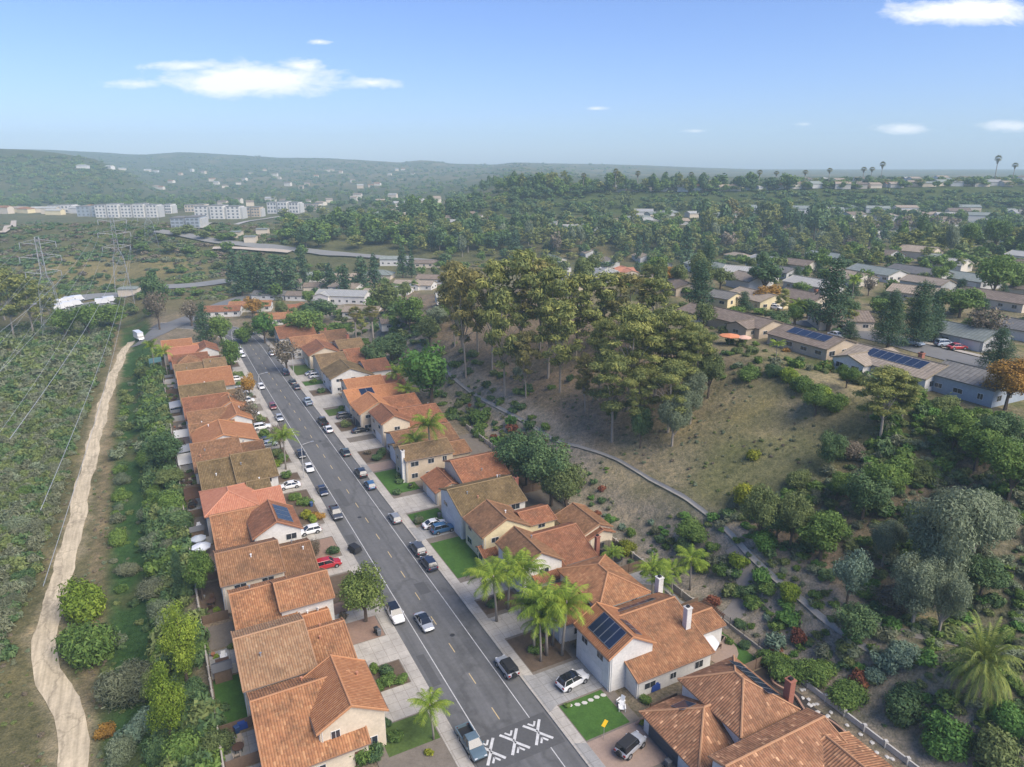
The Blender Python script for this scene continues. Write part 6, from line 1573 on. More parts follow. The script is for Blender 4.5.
tree_px('brown', 316, 562, 534, 14, 'by the red car', None, 'thin reddish leafless tree')
tree_px('broad', 233, 446, 420, 22, 'before the white-gabled western houses', None, 'round bright green tree'); tree_px('dark', 167, 470, 430, 46, 'behind the low wide brown house', None, 'round very dark leafy tree')
tree_px('palm', 434, 740, 690, 34, 'on the verge by the pale drive', None, 'small feather palm')
for x, yb, yt, w, wh in ((508, 610, 552, 40, 'farthest of the front cluster'), (497, 622, 562, 40, 'nearest the street in the first cluster'), (522, 616, 556, 42, 'on the house side of the first cluster'), (487, 606, 560, 34, 'leaning over the pavement in the first cluster'),
                         (534, 652, 588, 42, 'by the pavement in the second cluster'), (547, 656, 580, 46, 'in the middle of the second cluster'), (562, 656, 582, 46, 'by the solar house wall in the second cluster'), (553, 646, 592, 36, 'short one in the second cluster'), (541, 662, 604, 34, 'lowest in the second cluster')):
    tree_px('palm', x, yb, yt, w, wh, 'tall palms along the eastern pavement')
for x, yb, yt, w, wh in ((398, 396, 366, 20, 'beside the layered orange house'), (412, 402, 368, 20, 'before the vivid orange house'), (406, 412, 384, 22, 'above the dark parked car'), (432, 470, 412, 30, 'behind the tan-walled house'), (418, 466, 432, 26, 'over the low house behind palms'),
                         (286, 470, 428, 24, 'at the western kerb over the black car'), (652, 600, 556, 30, 'behind the chimney of the hipped terracotta house'), (690, 590, 548, 30, 'above the patio wall of the solar house'), (672, 596, 560, 26, 'among garden shrubs above the solar house'), (660, 612, 570, 24, 'just behind the white chimney'),
                         (612, 578, 545, 20, 'beside the trampoline'), (205, 340, 318, 12, 'at the bend of the road'), (155, 372, 340, 14, 'by the last western house'), (168, 378, 346, 14, 'at the rear of the dusty pink-roofed house')):
    tree_px('palm', x, yb, yt, w, wh)
tree_px('date', 975, 698, 622, 70, 'alone on the dry bank of the gully')
tree_px('fan', 357, 352, 307, 18, 'thinner of the pair beyond the orange houses'); tree_px('fan', 374, 352, 306, 20, 'fuller of the pair beyond the orange houses')
tree_px('palm', 560, 620, 585, 26, 'over the entrance of the solar house')
tree_px('pine', 181, 596, 545, 20, 'behind the western yards, yellowing down one side', None, 'slim tall cypress', 'n')
tree_px('broad', 203, 600, 545, 34, 'in the shaded back yard of the dull brown house', None, 'broad-leaved grey-green tree')
# the eucalyptus grove
for i, (k, x, yb, yt, w) in enumerate((('euc_brown', 466, 378, 268, 50), ('euc', 492, 372, 262, 56), ('euc', 520, 360, 252, 66), ('euc_brown', 478, 352, 270, 52), ('euc', 548, 378, 268, 60), ('euc', 505, 396, 290, 50), ('euc_brown', 540, 350, 262, 54), ('euc', 560, 392, 300, 50),
                               ('euc', 576, 360, 274, 56), ('euc_brown', 455, 346, 262, 40), ('euc', 604, 352, 272, 56), ('euc_brown', 630, 348, 275, 50), ('euc', 655, 350, 278, 46), ('euc', 612, 442, 352, 66), ('euc', 628, 410, 304, 70), ('euc', 654, 400, 306, 78),
                               ('euc', 680, 396, 312, 60), ('euc', 700, 400, 326, 46), ('euc', 598, 400, 318, 44), ('euc', 640, 436, 366, 50), ('euc', 668, 432, 358, 56), ('grey', 672, 446, 388, 44), ('dark', 640, 448, 404, 24), ('grey', 690, 424, 364, 40), ('dark', 612, 430, 395, 16), ('olive', 708, 398, 348, 32), ('euc_brown', 526, 398, 330, 40), ('euc_brown', 585, 412, 352, 30))):
    tree_px(k, x, yb, yt, w, ('at the upper edge of the grove', 'in the thick of the grove', 'at the lower edge of the grove', 'at the grove corner by the dry grass')[(yb > 358) + (yb > 392) + (x > 600 and yb > 392)], 'eucalyptus trees of the grove')
# conifers and trees on the hilltop
for k, x, yb, yt, w, wh in (('pine', 828, 331, 261, 46, 'beside the hilltop street, biggest of its kind'), ('pine', 887, 350, 292, 40, 'by the hilltop drive, paler of the pair'), ('pine', 915, 346, 283, 46, 'by the hilltop drive, taller of the pair'), ('pine', 934, 342, 306, 26, 'beside the tall pair'),
                            ('pine', 698, 308, 262, 34, 'behind the grove, broad and dark'), ('pine', 685, 270, 227, 24, 'standing slim before the valley woods'), ('pine', 638, 262, 236, 14, 'before the valley woods, small and slim'), ('pine', 995, 372, 328, 40, 'behind the grey roofed blue-walled house'), ('pine', 403, 278, 247, 16, 'slim and near black beside the grey walled house'), ('pine', 412, 278, 252, 12, 'slim beside the other near black one'),
                            ('dark', 764, 292, 263, 38, 'between white hilltop houses'), ('broad', 959, 318, 288, 44, 'before the brown house on the hilltop'), ('broad', 992, 300, 255, 44, 'at the far end of the hilltop'), ('broad', 1012, 296, 262, 34, 'at the edge of the hilltop rows'),
                            ('brown', 984, 345, 306, 44, 'beside the grey hilltop roof'), ('rust', 1005, 410, 358, 52, 'at the end of the hilltop bank'), ('rust', 766, 306, 284, 28, 'before the brown hilltop house'), ('broad', 815, 416, 382, 34, 'on the bank below the solar strip house'), ('broad', 846, 388, 362, 22, 'at the corner of the solar strip house'),
                            ('euc', 880, 440, 366, 58, 'with bare forked limbs below the hilltop houses'), ('euc', 902, 420, 372, 40, 'leaning with bare limbs beside the grey roofed house'), ('palm', 795, 326, 300, 16, 'before the hilltop drive'), ('palm', 852, 300, 276, 14, 'behind the big conifer'), ('palm', 776, 362, 340, 14, 'beside the solar panels'),
                            ('rust', 668, 286, 266, 36, 'just behind the grove'), ('olive', 720, 290, 268, 30, 'between hilltop roofs'), ('broad', 736, 322, 306, 20, 'before the hilltop tan roof'), ('broad', 800, 296, 282, 22, 'between brown hilltop roofs'), ('broad', 880, 318, 298, 26, 'behind the paler conifer'), ('brown', 868, 296, 276, 18, 'by the conifer top')):
    tree_px(k, x, yb, yt, w, wh)
# the gully and the slope below the hilltop
for k, x, yb, yt, w, wh in (('grey', 934, 606, 472, 104, 'crowning the gully, largest of its kind'), ('grey', 972, 556, 476, 78, 'behind the largest grey-green one'), ('grey', 912, 626, 540, 66, 'paler and lower in front of the largest'), ('grey', 938, 636, 552, 54, 'hanging low by the path in the gully'), ('blue', 846, 606, 540, 38, 'standing alone with a pale trunk'), ('grey', 882, 566, 512, 44, 'small beside the largest'),
                            ('dark', 850, 642, 600, 50, 'flat-topped above the path with many stems'), ('dark', 828, 470, 428, 34, 'on the slope below the bare brush'), ('broad', 888, 500, 452, 50, 'in the middle of the slope'), ('dark', 862, 520, 468, 50, 'below the leafy middle of the slope'), ('broad', 975, 470, 420, 60, 'under the rust tree bank'), ('broad', 1008, 500, 430, 60, 'at the edge of the slope thicket'), ('dark', 1000, 452, 410, 46, 'close to the hilltop bank'), ('broad', 952, 450, 408, 44, 'beside the bare leaning eucalyptus'),
                            ('dark', 980, 596, 552, 50, 'low behind the largest grey-green one'), ('olive', 758, 545, 478, 42, 'with yellow blossom near the drain bend', ), ('olive', 790, 548, 486, 40, 'yellow tipped, farther from the drain bend'), ('dark', 776, 542, 500, 40, 'in shade between the yellow blossomed ones'), ('broad', 820, 560, 508, 60, 'spreading over the slope above the drain'), ('broad', 836, 500, 470, 30, 'beside the dead brush')):
    tree_px(k, x, yb, yt, w, wh, None, None, 'n')
# far side of the scrub and around the lorry yard
for k, x, yb, yt, w, wh in (('euc', 14, 338, 270, 46, 'at the edge of the scrub, foremost of its clump'), ('euc', 34, 336, 274, 42, 'beside the near pylon'), ('euc', -8, 334, 264, 44, 'at the outer edge of the scrub'), ('euc', 52, 322, 286, 26, 'behind the near pylon'), ('euc', 5, 320, 262, 40, 'behind the foremost scrub clump'), ('broad', 66, 338, 308, 30, 'below the lorry yard'), ('broad', 90, 338, 304, 34, 'below the lorry yard toward the trail'), ('broad', 112, 330, 304, 34, 'near the end of the dirt trail'),
                            ('dark', 158, 318, 274, 30, 'by the road curve'), ('brown', 160, 330, 288, 26, 'before the dark tree at the road curve'), ('pine', 206, 346, 303, 26, 'at the street end'), ('broad', 222, 346, 315, 24, 'beside the conifer at the street end'), ('brown', 192, 326, 300, 26, 'inside the road curve'),
                            ('rust', 253, 318, 296, 20, 'by the white walled grey house'), ('broad', 305, 340, 310, 40, 'beneath the large pale roof'), ('dark', 320, 324, 300, 42, 'before the large pale roofed house'), ('dark', 392, 362, 334, 40, 'above the layered orange houses'), ('olive', 385, 316, 282, 34, 'among the houses beyond the street'), ('broad', 410, 330, 296, 34, 'on the leafy hillside'), ('grey', 438, 330, 304, 30, 'on the leafy hillside near the grove'), ('olive', 430, 346, 318, 28, 'at the foot of the leafy hillside'), ('dark', 375, 372, 342, 30, 'behind the fan palm pair')):
    tree_px(k, x, yb, yt, w, wh)
for x, yb, yt, w in ((236, 286, 252, 24), (250, 290, 256, 26), (262, 292, 254, 28), (278, 292, 258, 30), (292, 292, 262, 26), (305, 288, 250, 16), (243, 296, 266, 28), (270, 298, 268, 30), (330, 292, 264, 22), (345, 296, 266, 24), (362, 290, 258, 24), (375, 288, 256, 20), (302, 262, 244, 14), (318, 286, 270, 18)):
    tree_px('pine' if x not in (302, 318) else 'broad', x, yb, yt, w, 'in the dark belt beyond the street', 'dark conifers beyond the street')
for i in range(18):
    x, yb = R.uniform(235, 470), R.uniform(290, 345); p = at(x, yb)
    if clear_of(p.x, p.y, 3, .7): plant_tree(R.choice(('broad', 'olive', 'dark', 'broad', 'euc')), p, R.uniform(6, 10), R.uniform(6, 9), 'leafy tree among the houses beyond the street end', 'leafy trees beyond the street')
# palms and trees on the mesa
for x, yt, yb in ((758, 171, 190), (775, 172, 186), (804, 171, 187), (828, 169, 185), (862, 168, 184), (880, 163, 184), (870, 168, 183), (994, 157, 182), (1012, 164, 182), (615, 170, 192), (583, 174, 193), (637, 172, 191), (690, 173, 190)):
    tree_px('fan', x, yb, yt, 7 if x != 994 else 8, 'rising above the mesa roofs', 'fan palms on the mesa', 'thin dark palm', 'f')
NT = 0
def fill_trees(n, xs, ys, kinds, hs, ws, label, group, pad=.55, lod=None):
    out = []
    for i in range(n * 4):
        if len(out) >= n: break
        x = R.uniform(*xs); y = ys(x) if callable(ys) else R.uniform(*ys); p = at(x, y); w = R.uniform(*ws)
        if clear_of(p.x, p.y, w * .5, pad):
            out.append((R.choice(kinds), p, R.uniform(*hs), w)); VEG.append((p.x, p.y, w * .5))
    return [(k, p, h, w, label, group) for k, p, h, w in out]
Q = []
MESA = lambda a, b: (lambda x: R.uniform(a, b) - max(0, x - 730) * .013)
Q += fill_trees(58, (470, 720), lambda x: R.uniform(190, 194), ['broad', 'dark', 'euc', 'dark'], (11, 21), (9, 15), 'dark tree on the far rim of the mesa', 'trees on the mesa', .35)
Q += fill_trees(14, (715, 800), lambda x: R.uniform(188, 191), ['dark', 'broad', 'dark'], (10, 18), (12, 20), 'dark tree in the clump at the middle of the mesa rim', 'trees on the mesa', .3)
Q += fill_trees(60, (800, 1040), MESA(183, 190), ['broad', 'dark', 'broad'], (5, 9), (8, 13), 'rounded tree between the mesa houses', 'trees on the mesa', .45)
Q += fill_trees(26, (470, 600), lambda x: 204 - (x - 470) * .09 + R.uniform(-3, 3), ['broad', 'dark'], (8, 14), (10, 16), 'dark tree on the ridge that climbs to the mesa', 'trees on the climbing ridge', .35)
Q += fill_trees(70, (420, 1030), (243, 258), ['euc', 'olive', 'broad', 'euc', 'grey', 'brown', 'dark', 'pine', 'euc', 'broad'], (12, 21), (8, 14), 'tall tree in the wooded belt behind the hilltop houses', 'trees of the wooded belt', .4)
Q += fill_trees(26, (700, 820), (228, 246), ['euc', 'olive', 'euc', 'dark', 'pine', 'dark', 'euc_brown'], (16, 26), (11, 17), 'tall tree at the crown of the wooded belt', 'trees of the wooded belt', .4)
Q += fill_trees(40, (420, 700), (230, 246), ['euc', 'olive', 'broad', 'dark', 'grey'], (10, 18), (9, 14), 'tree among the valley roofs', 'trees in the valley', .4)
Q += fill_trees(40, (760, 1035), (220, 240), ['broad', 'dark', 'brown', 'euc', 'olive'], (8, 16), (9, 15), 'tree between the white houses below the mesa', 'trees in the valley', .4)
Q += fill_trees(34, (285, 480), (228, 250), ['dark', 'dark', 'broad', 'euc'], (10, 19), (10, 17), 'dark tree in the wood beside the freeway', 'trees by the freeway', .35)
Q += fill_trees(20, (375, 480), (214, 226), ['dark', 'broad', 'dark'], (9, 20), (10, 17), 'tree among the upper valley roofs', 'trees by the freeway', .4)
Q += fill_trees(44, (690, 1030), (262, 340), ['broad', 'olive', 'broad', 'dark', 'pine', 'euc'], (4.5, 9), (5, 8), 'small garden tree between the hilltop houses', 'garden trees on the hilltop', .6)
Q += fill_trees(30, (545, 720), (252, 300), ['broad', 'olive', 'pine', 'euc'], (7, 14), (6, 10), 'garden tree behind the eucalyptus grove', 'garden trees on the hilltop', .8)
Q += fill_trees(16, (110, 240), (232, 262), ['broad', 'olive', 'sage' if False else 'broad'], (5, 9), (9, 15), 'low rounded tree in the brush by the freeway', 'trees by the freeway', .5)
ZC = lambda p: proj(p)[2]
Q.sort(key=lambda a: ZC(a[1]) / a[2])
ntree = sum(v for k, v in COUNT.items() if k not in ('palm', 'date', 'fan', 'pine'))
far_items = []
for k, p, h, w, lab, grp in Q:
    isp = k == 'pine'
    if (isp and COUNT.get('pine', 0) < 80) or (not isp and ntree < 292):
        plant_tree(k, p, h, w, lab, grp, None if ZC(p) < 400 else 'f'); ntree += not isp
    else:
        far_items.append((k, p, h, w))
def far_key(k):
    v = R.randrange(4)
    if k[:6] == 'shrub_': make_shrub(k[6:], 'f', v)
    else: make_tree(k, 'f', v)
    return (k, 'f', v)
def far_fill(n, xs, ys, kinds, hs, ws):
    for i in range(n):
        p = at(R.uniform(*xs), R.uniform(*ys)); w = R.uniform(*ws)
        if proj(p)[2] < 3250 and p.y < 3400 and not on_road(p.x, p.y, w * .45): far_items.append((R.choice(kinds), p, R.uniform(*hs), w))
far_fill(230, (410, 1035), (236, 256), ['euc', 'olive', 'broad', 'euc', 'dark'], (7, 15), (8, 14))
far_fill(120, (440, 1035), (254, 272), ['euc', 'olive', 'broad', 'broad', 'dark'], (4, 9), (6, 11))
far_fill(70, (680, 1035), (270, 345), ['broad', 'olive', 'dark'], (1.5, 4), (3, 6))
far_fill(90, (240, 480), (268, 345), ['broad', 'olive', 'dark', 'broad'], (3, 7), (4, 9))
far_fill(60, (0, 240), (268, 318), ['broad', 'olive', 'dark'], (2, 6), (4, 9))
far_fill(150, (400, 760), (207, 238), ['euc', 'olive', 'broad', 'dark', 'dark'], (6, 13), (8, 14))
far_fill(130, (740, 1040), (207, 236), ['broad', 'dark', 'broad'], (5, 11), (8, 14))
far_fill(150, (280, 520), (205, 250), ['dark', 'broad', 'dark', 'euc'], (6, 14), (9, 16))
far_fill(420, (470, 1040), (191, 208), ['shrub_broad', 'shrub_olive', 'shrub_dark', 'shrub_dark'], (2, 4), (5, 11))
for x in range(480, 1040, 5):
    for k in range(2): far_items.append((R.choice(('broad', 'dark', 'euc', 'broad')), at(x + R.uniform(-4, 4), (192.5 if x < 730 else 191.2 - (x - 730) * .015) - R.uniform(0, 6)), R.uniform(4.5, 9), R.uniform(8, 14)))
far_fill(900, (-20, 470), (166, 205), ['shrub_dark', 'shrub_broad', 'shrub_dark', 'shrub_olive'], (3, 8), (8, 16))
far_fill(120, (60, 470), (180, 206), ['broad', 'dark', 'euc'], (6, 12), (8, 14))
far_fill(120, (-10, 240), (202, 212), ['dark', 'broad'], (7, 14), (10, 18))
far_fill(900, (-20, 640), (156, 178), ['shrub_dark', 'shrub_broad', 'shrub_olive'], (3, 7), (9, 18))
merged('far_woodland', [(far_key(k), p - Vector((0, 0, .4)), h, w, L[k.replace('shrub_', '')]) for k, p, h, w in far_items])

# ---- shrubs
TXY = np.array([(p.x, p.y) for p in TRAIL]); CLR = at(738, 432); BARE = at(18, 715)
def open_ground(x, y, r):
    if on_road(x, y, r): return True
    if np.hypot(TXY[:, 0] - x, TXY[:, 1] - y).min() < 3.0 + r: return True
    q = proj((x, y, hz(x, y)))
    if q and q[0] < 48 and q[1] > 660: return True
    return math.hypot((x - CLR.x) / 26, (y - CLR.y) / 20) < 1
SH = []                                                            # kind, p, h, w, label, group
def add_sh(kind, p, w, label, group, h=None): SH.append((kind, p, h or w * R.uniform(.5, .72), w, label, group)); VEG.append((p.x, p.y, w * .5))
for k, x, y, w, wh in (('lime', 86, 602, 56, 'on the greenbelt beside the dirt trail, upper half yellow'), ('broad', 88, 648, 60, 'on the greenbelt beside the dirt trail, below the lime one'), ('sage', 125, 690, 60, 'low and wide near the dirt trail'), ('sage', 140, 676, 50, 'low and wide behind the first low one'), ('grey', 118, 640, 24, 'leafless beside the round green one'),
                       ('blue', 148, 722, 34, 'by the lower lime tree'), ('grey', 120, 752, 36, 'near the trail at the very front'), ('blue', 132, 738, 30, 'near the trail at the front'), ('broad', 190, 748, 50, 'below the nearest western yard'), ('olive', 215, 745, 36, 'beside the nearest back wall'), ('dark', 160, 752, 40, 'at the front of the greenbelt'),
                       ('rust', 105, 732, 20, 'low by the trail at the front'), ('dark', 375, 752, 24, 'beside the front gable'), ('broad', 362, 754, 30, 'under the front gable wall')):
    add_sh(k, at(x, y + w * .2), px_w(at(x, y), w), SDESC[k] + ' ' + wh, 'bushes of the greenbelt', px_w(at(x, y), w) * .72)
# front gardens
for k, s_, t_, w, wh in (('broad', 15.6, -10.6, 2.6, 'in the bed between the two pale drives, front of the row'), ('dark', 17.4, -10.4, 2.4, 'in the bed between the two pale drives'), ('broad', 14.8, -8.9, 2.2, 'clipped at the pavement end of the bed'), ('broad', 14.9, -12.4, 2.2, 'at the house end of the bed'), ('broad', 18.6, -11.6, 2.0, 'at the far end of the bed'),
                         ('yellow', 1.6, -10, 1.3, 'small and round at the kerb bottom edge'), ('lime', 66.5, -9.6, 2.4, 'beside the white car drive'), ('rust', 67.4, -8.6, 3.0, 'by the dark grey pickup'), ('yellow', 68.6, -10.4, 2.8, 'behind the rust coloured one'), ('broad', 74.4, -9.6, 3.2, 'round, beyond the orange bushes'), ('broad', 78, -11, 3.2, 'beside the salmon house drive'),
                         ('dark', 52.6, -9.2, 2.4, 'by the red gravel'), ('red', 54.4, -12.2, 2.0, 'small, beside the red car'), ('broad', 90, -10.4, 3.0, 'under the palm by the street lamp'), ('lime', 97.8, -11.4, 3.0, 'by the low wide brown house'), ('broad', 100.4, -9.6, 3.6, 'on the western verge'), ('olive', 104, -10.4, 3.4, 'on the western verge'), ('broad', 119.5, -11, 3.0, 'before the small white gable'), ('olive', 131, -10, 3, 'on the western verge'), ('grey', 143, -10, 3, 'bare, beside the drives'), ('grey', 155, -9.4, 2.6, 'bare, by the white cars'), ('broad', 168, -10.6, 3, 'by the two-level brown house'), ('olive', 181, -10, 3, 'on the western verge'), ('broad', 196, -10.5, 3.4, 'near the bend'),
                         ('broad', 11.6, 10.4, 2.2, 'clipped round below the second palm cluster'), ('lime', 13.2, 12.2, 1.8, 'under the second palm cluster'), ('broad', 15.4, 13.4, 2, 'in the palm bed by the solar house'), ('dark', 24.6, 9.6, 2.4, 'under the first palm cluster'), ('broad', 26, 11.6, 2.2, 'in the first palm bed'), ('red', 24, 12.4, 1.2, 'dark leaved, under the first palms'),
                         ('dark', 57.8, 9.4, 1.8, 'clipped at the lawn corner opposite the dark pickup'), ('sage', 56.2, 8.8, 2.6, 'pale round, at the lawn edge by the blue car'), ('dark', 70.4, 9.2, 2.2, 'in the bed before the low garage'), ('broad', 72, 13, 2.2, 'at the tan house corner'), ('dark', 75.4, 11.4, 2.4, 'against the tan wall'), ('dark', 78, 12, 2.2, 'beside the tan house window'), ('dark', 90.6, 11, 3.4, 'round, on the lawn by the paved drive'), ('dark', 92.6, 12.6, 3.0, 'clipped, beside the round one on the lawn'), ('brown', 94.8, 9.8, 2.2, 'at the pavement by the paved drive'),
                         ('olive', 116, 9.8, 3.4, 'wide, before the vivid orange house'), ('brown', 118.4, 10.6, 3.0, 'dry, before the vivid orange house'), ('broad', 130, 12, 2.6, 'before the layered orange house'), ('dark', 149, 11, 2.6, 'by the white cars drive'), ('broad', 161, 11, 2.6, 'on the small eastern lawn'), ('broad', -14.2, 12.6, 1.6, 'at the foot of the dark garage door'), ('dark', -16, 11.4, 1.8, 'at the very front edge of the brick drive'), ('broad', -3.6, 18.4, 2.0, 'loose and green, by the entrance of the solar house'), ('red', -6.2, 17.2, 1.2, 'in the brick edged planter'), ('yellow', -6.6, 15.8, .9, 'in the brick edged planter'), ('broad', .4, 8.8, 1.1, 'at the pavement corner of the lawn'),
                         ('broad', 5.6, -12.9, 2.2, 'against the front house wall'), ('dark', 8.2, -13.2, 1.8, 'beside the pale drive and lawn'), ('brown', 32.4, -12.6, 1.8, 'on the red gravel'), ('dark', 35.2, -10.5, 2.6, 'behind the street tree')):
    x, y = W(s_, t_); add_sh(k, Vector((x, y, .12)), w, SDESC[k] + ' ' + wh, 'front garden shrubs')
# eastern slope below the drain
for k, x, y, w, wh in (('yellow', 625, 548, 24, 'bright beside the trampoline'), ('broad', 692, 528, 36, 'big and round below the drain'), ('dark', 684, 545, 24, 'in front of the big round one'), ('lime', 700, 565, 22, 'in the middle of the mulched slope'), ('broad', 722, 568, 22, 'by the dusty footpath'), ('lime', 738, 560, 22, 'beside the dusty footpath, upper'), ('broad', 752, 600, 22, 'below the footpath'), ('broad_soft', 760, 575, 24, 'round by the footpath bend'), ('dark', 742, 590, 20, 'dark by the footpath'),
                       ('lime', 790, 592, 28, 'round under the drain bend, upper'), ('broad_soft', 788, 615, 26, 'round under the drain bend, lower'), ('broad', 768, 588, 20, 'left of the round bright one'), ('red', 800, 636, 20, 'beside the drain'), ('red', 775, 648, 14, 'low near the back wall'), ('blue', 775, 640, 26, 'low between the red ones'), ('broad', 812, 668, 40, 'loose beside the pale wall'), ('broad', 770, 655, 36, 'dark loose one at the patio lawn corner'), ('broad', 790, 670, 36, 'against the pale wall'), ('lime', 782, 658, 16, 'small against the wall'), ('broad', 845, 690, 40, 'beside the end of the pale wall'),
                       ('red', 512, 428, 14, 'below the drain by the dark trees'), ('red', 520, 434, 12, 'below the drain, next to the first red one'), ('broad_soft', 512, 420, 16, 'bright below the drain'), ('dark', 530, 425, 14, 'below the drain'), ('broad', 480, 416, 22, 'behind the tan-walled house'), ('broad_soft', 500, 440, 20, 'beside the brown roof'), ('blue', 885, 660, 30, 'low at the path junction'), ('blue', 900, 650, 34, 'wider at the path junction'), ('blue', 876, 676, 22, 'lowest of the path junction clumps'), ('dark', 906, 704, 52, 'low flat mound on the dusty bank'), ('red', 860, 680, 24, 'dry on the dusty bank'), ('broad_soft', 872, 585, 18, 'bright in the gully'), ('broad_soft', 940, 735, 60, 'spreading green over the near bank'), ('olive', 990, 745, 60, 'wide at the near bank edge'), ('broad_soft', 1010, 720, 44, 'behind the date palm'), ('yellow', 752, 455, 16, 'alone on the dry grass'), ('yellow', 750, 494, 34, 'topping the tree near the drain bend'), ('yellow', 792, 505, 28, 'topping the second tree near the drain bend'), ('broad_soft', 765, 540, 30, 'bright at the drain bend'),
                       ('dark', 900, 716, 30, 'in front of the low flat mound'), ('brown', 900, 596, 50, 'rusty brush in the gully'), ('brown', 852, 450, 30, 'dead brush on the slope'), ('dark', 772, 370, 24, 'at the hill edge'), ('lime', 788, 376, 22, 'at the hill edge below the parasols'), ('broad', 748, 372, 26, 'at the hill edge'), ('lime', 820, 396, 30, 'along the hedge of the solar strip house'), ('broad', 800, 384, 26, 'along the hedge of the hill edge'), ('broad', 835, 402, 30, 'below the solar strip house'), ('grey', 520, 372, 16, 'pale on the grove slope'), ('dark', 528, 388, 12, 'on the bare grove slope'), ('dark', 570, 378, 10, 'on the bare grove slope'), ('dark', 486, 384, 12, 'on the bare grove slope')):
    p = at(x, y + w * .24); add_sh(k, p, px_w(p, w), SDESC[k] + ' ' + wh, 'shrubs of the eastern slope')
def scatter_st(n, ss, ts, kinds, ws, lab, group, pad=.8, cond=None):
    c = 0
    for i in range(n * 5):
        if c >= n: break
        s_, t_ = R.uniform(*ss), R.uniform(*ts); x, y = W(s_, t_); w = R.uniform(*ws)
        q = proj((x, y, hz(x, y)))
        if not q or not (-30 < q[0] < 1050 and q[1] < 800) or open_ground(x, y, w * .5) or (cond and not cond(s_, t_)) or not clear_of(x, y, w * .5, pad): continue
        k = R.choice(kinds); add_sh(k, Vector((x, y, hz(x, y) - .05)), w, SDESC[k] + ' ' + lab(s_, t_), group); c += 1
scatter_st(84, (-25, 130), (40.8, 50), ['dark', 'broad', 'dark', 'olive', 'red', 'broad_soft', 'sage', 'blue'], (1.3, 3.0), lambda s, t: 'on the mulched slope behind the ' + lvl(s, False), 'shrubs of the eastern slope', 1.0)
scatter_st(30, (60, 130), (38.5, 46), ['dark', 'broad', 'olive', 'broad'], (2, 4), lambda s, t: 'crowded behind the ' + lvl(s, False), 'shrubs of the eastern slope', .7)
scatter_st(34, (-20, 30), (56, 96), ['dark', 'broad', 'olive', 'grey', 'sage'], (2.4, 6), lambda s, t: 'in the slope thicket above the ' + lvl(s, False), 'shrubs of the upper slope', .75)
scatter_st(26, (-45, -8), (52, 80), ['sage', 'grey', 'sage', 'olive', 'broad'], (1.6, 4), lambda s, t: 'low in the dry gully', 'shrubs of the gully', .8)
scatter_st(26, (20, 140), (58, 90), ['dark', 'grey', 'brown', 'olive'], (.9, 2.2), lambda s, t: 'small on the bare slope above the ' + lvl(s, False), 'shrubs of the upper slope', 1)
scatter_st(30, (0, 110), (88, 108), ['broad', 'lime', 'olive', 'dark', 'rust'], (1.6, 3.6), lambda s, t: 'between the gardens along the hilltop edge', 'shrubs on the hilltop', .9)
scatter_st(80, (2, 225), (-39.0, -33.4), ['dark', 'broad', 'olive', 'sage', 'dark', 'grey', 'broad'], (3.4, 6.6), lambda s, t: 'on the greenbelt behind the ' + lvl(s, True), 'bushes of the greenbelt', .72)
scatter_st(18, (30, 200), (-46, -42), ['sage', 'olive', 'grey', 'broad'], (2.4, 5), lambda s, t: 'beside the trail, level with the ' + lvl(s, True), 'bushes of the greenbelt', 1.1)
scatter_st(34, (8, 215), (-31.6, -28.9), ['broad', 'dark', 'lime', 'olive', 'broad'], (1.0, 2.2), lambda s, t: 'in the back yard of the ' + lvl(s, True), 'back yard shrubs', .9)
scatter_st(16, (-3, 70), (30, 38.6), ['broad', 'dark', 'olive'], (1.0, 2.0), lambda s, t: 'in the back yard of the ' + lvl(s, False), 'back yard shrubs', 1)
scatter_st(150, (-5, 330), (-150, -54), ['sage', 'olive', 'sage', 'broad', 'grey', 'olive', 'dark'], (2.6, 6), lambda s, t: 'in the scrub beyond the trail, level with the ' + lvl(s, True), 'bushes of the scrub', .55)
# small trees of the greenbelt behind the farther western yards
for i in range(34):
    s_, t_ = R.uniform(25, 225), R.uniform(-38.5, -33.5); x, y = W(s_, t_)
    if clear_of(x, y, 2, .7): plant_tree(R.choice(('broad', 'dark', 'olive', 'broad')), (x, y, hz(x, y)), R.uniform(4, 7), R.uniform(4, 7), 'small leafy tree behind the ' + lvl(s_, True), 'greenbelt trees behind the yards')
ZS = lambda a: proj(a[1])[2] / a[3] if proj(a[1]) else 1e9
SH.sort(key=ZS)
stuff = []
for i, a in enumerate(SH):
    if i < 298: plant_shrub(*a)
    else: stuff.append((a[0], a[1], a[2], a[3]))
# the thicket nobody could count
def thick(n, ss, ts, kinds, ws, cond=None, hr=(.35, .6), force=False):
    c = 0
    for i in range(n * 4):
        if c >= n: break
        s_, t_ = R.uniform(*ss), R.uniform(*ts); x, y = W(s_, t_); q = proj((x, y, hz(x, y)))
        if not q or not (-40 < q[0] < 1060 and q[1] < 810): continue
        if cond and not cond(x, y): continue
        w = R.uniform(*ws)
        if not force and open_ground(x, y, w * .5): continue
        c += 1; stuff.append((R.choice(kinds), Vector((x, y, hz(x, y) - .1)), w * R.uniform(*hr), w))
thick(2000, (-10, 190), (-150, -51), ['sage', 'olive', 'sage', 'olive', 'grey', 'sage', 'dark'], (1.8, 4.4), None, (.45, .75))
thick(1100, (190, 330), (-170, -50), ['sage', 'olive', 'sage', 'grey', 'olive', 'dark'], (2.5, 6), None, (.4, .65))
thick(420, (2, 225), (-38.6, -32.9), ['dark', 'broad', 'dark', 'olive', 'dark'], (2.0, 4.6), None, (.6, .95))
thick(260, (-45, 60), (54, 98), ['dark', 'sage', 'broad', 'olive', 'grey', 'broad'], (.8, 2.6), lambda x, y: wob(x, y, .045, 9) > -.1)
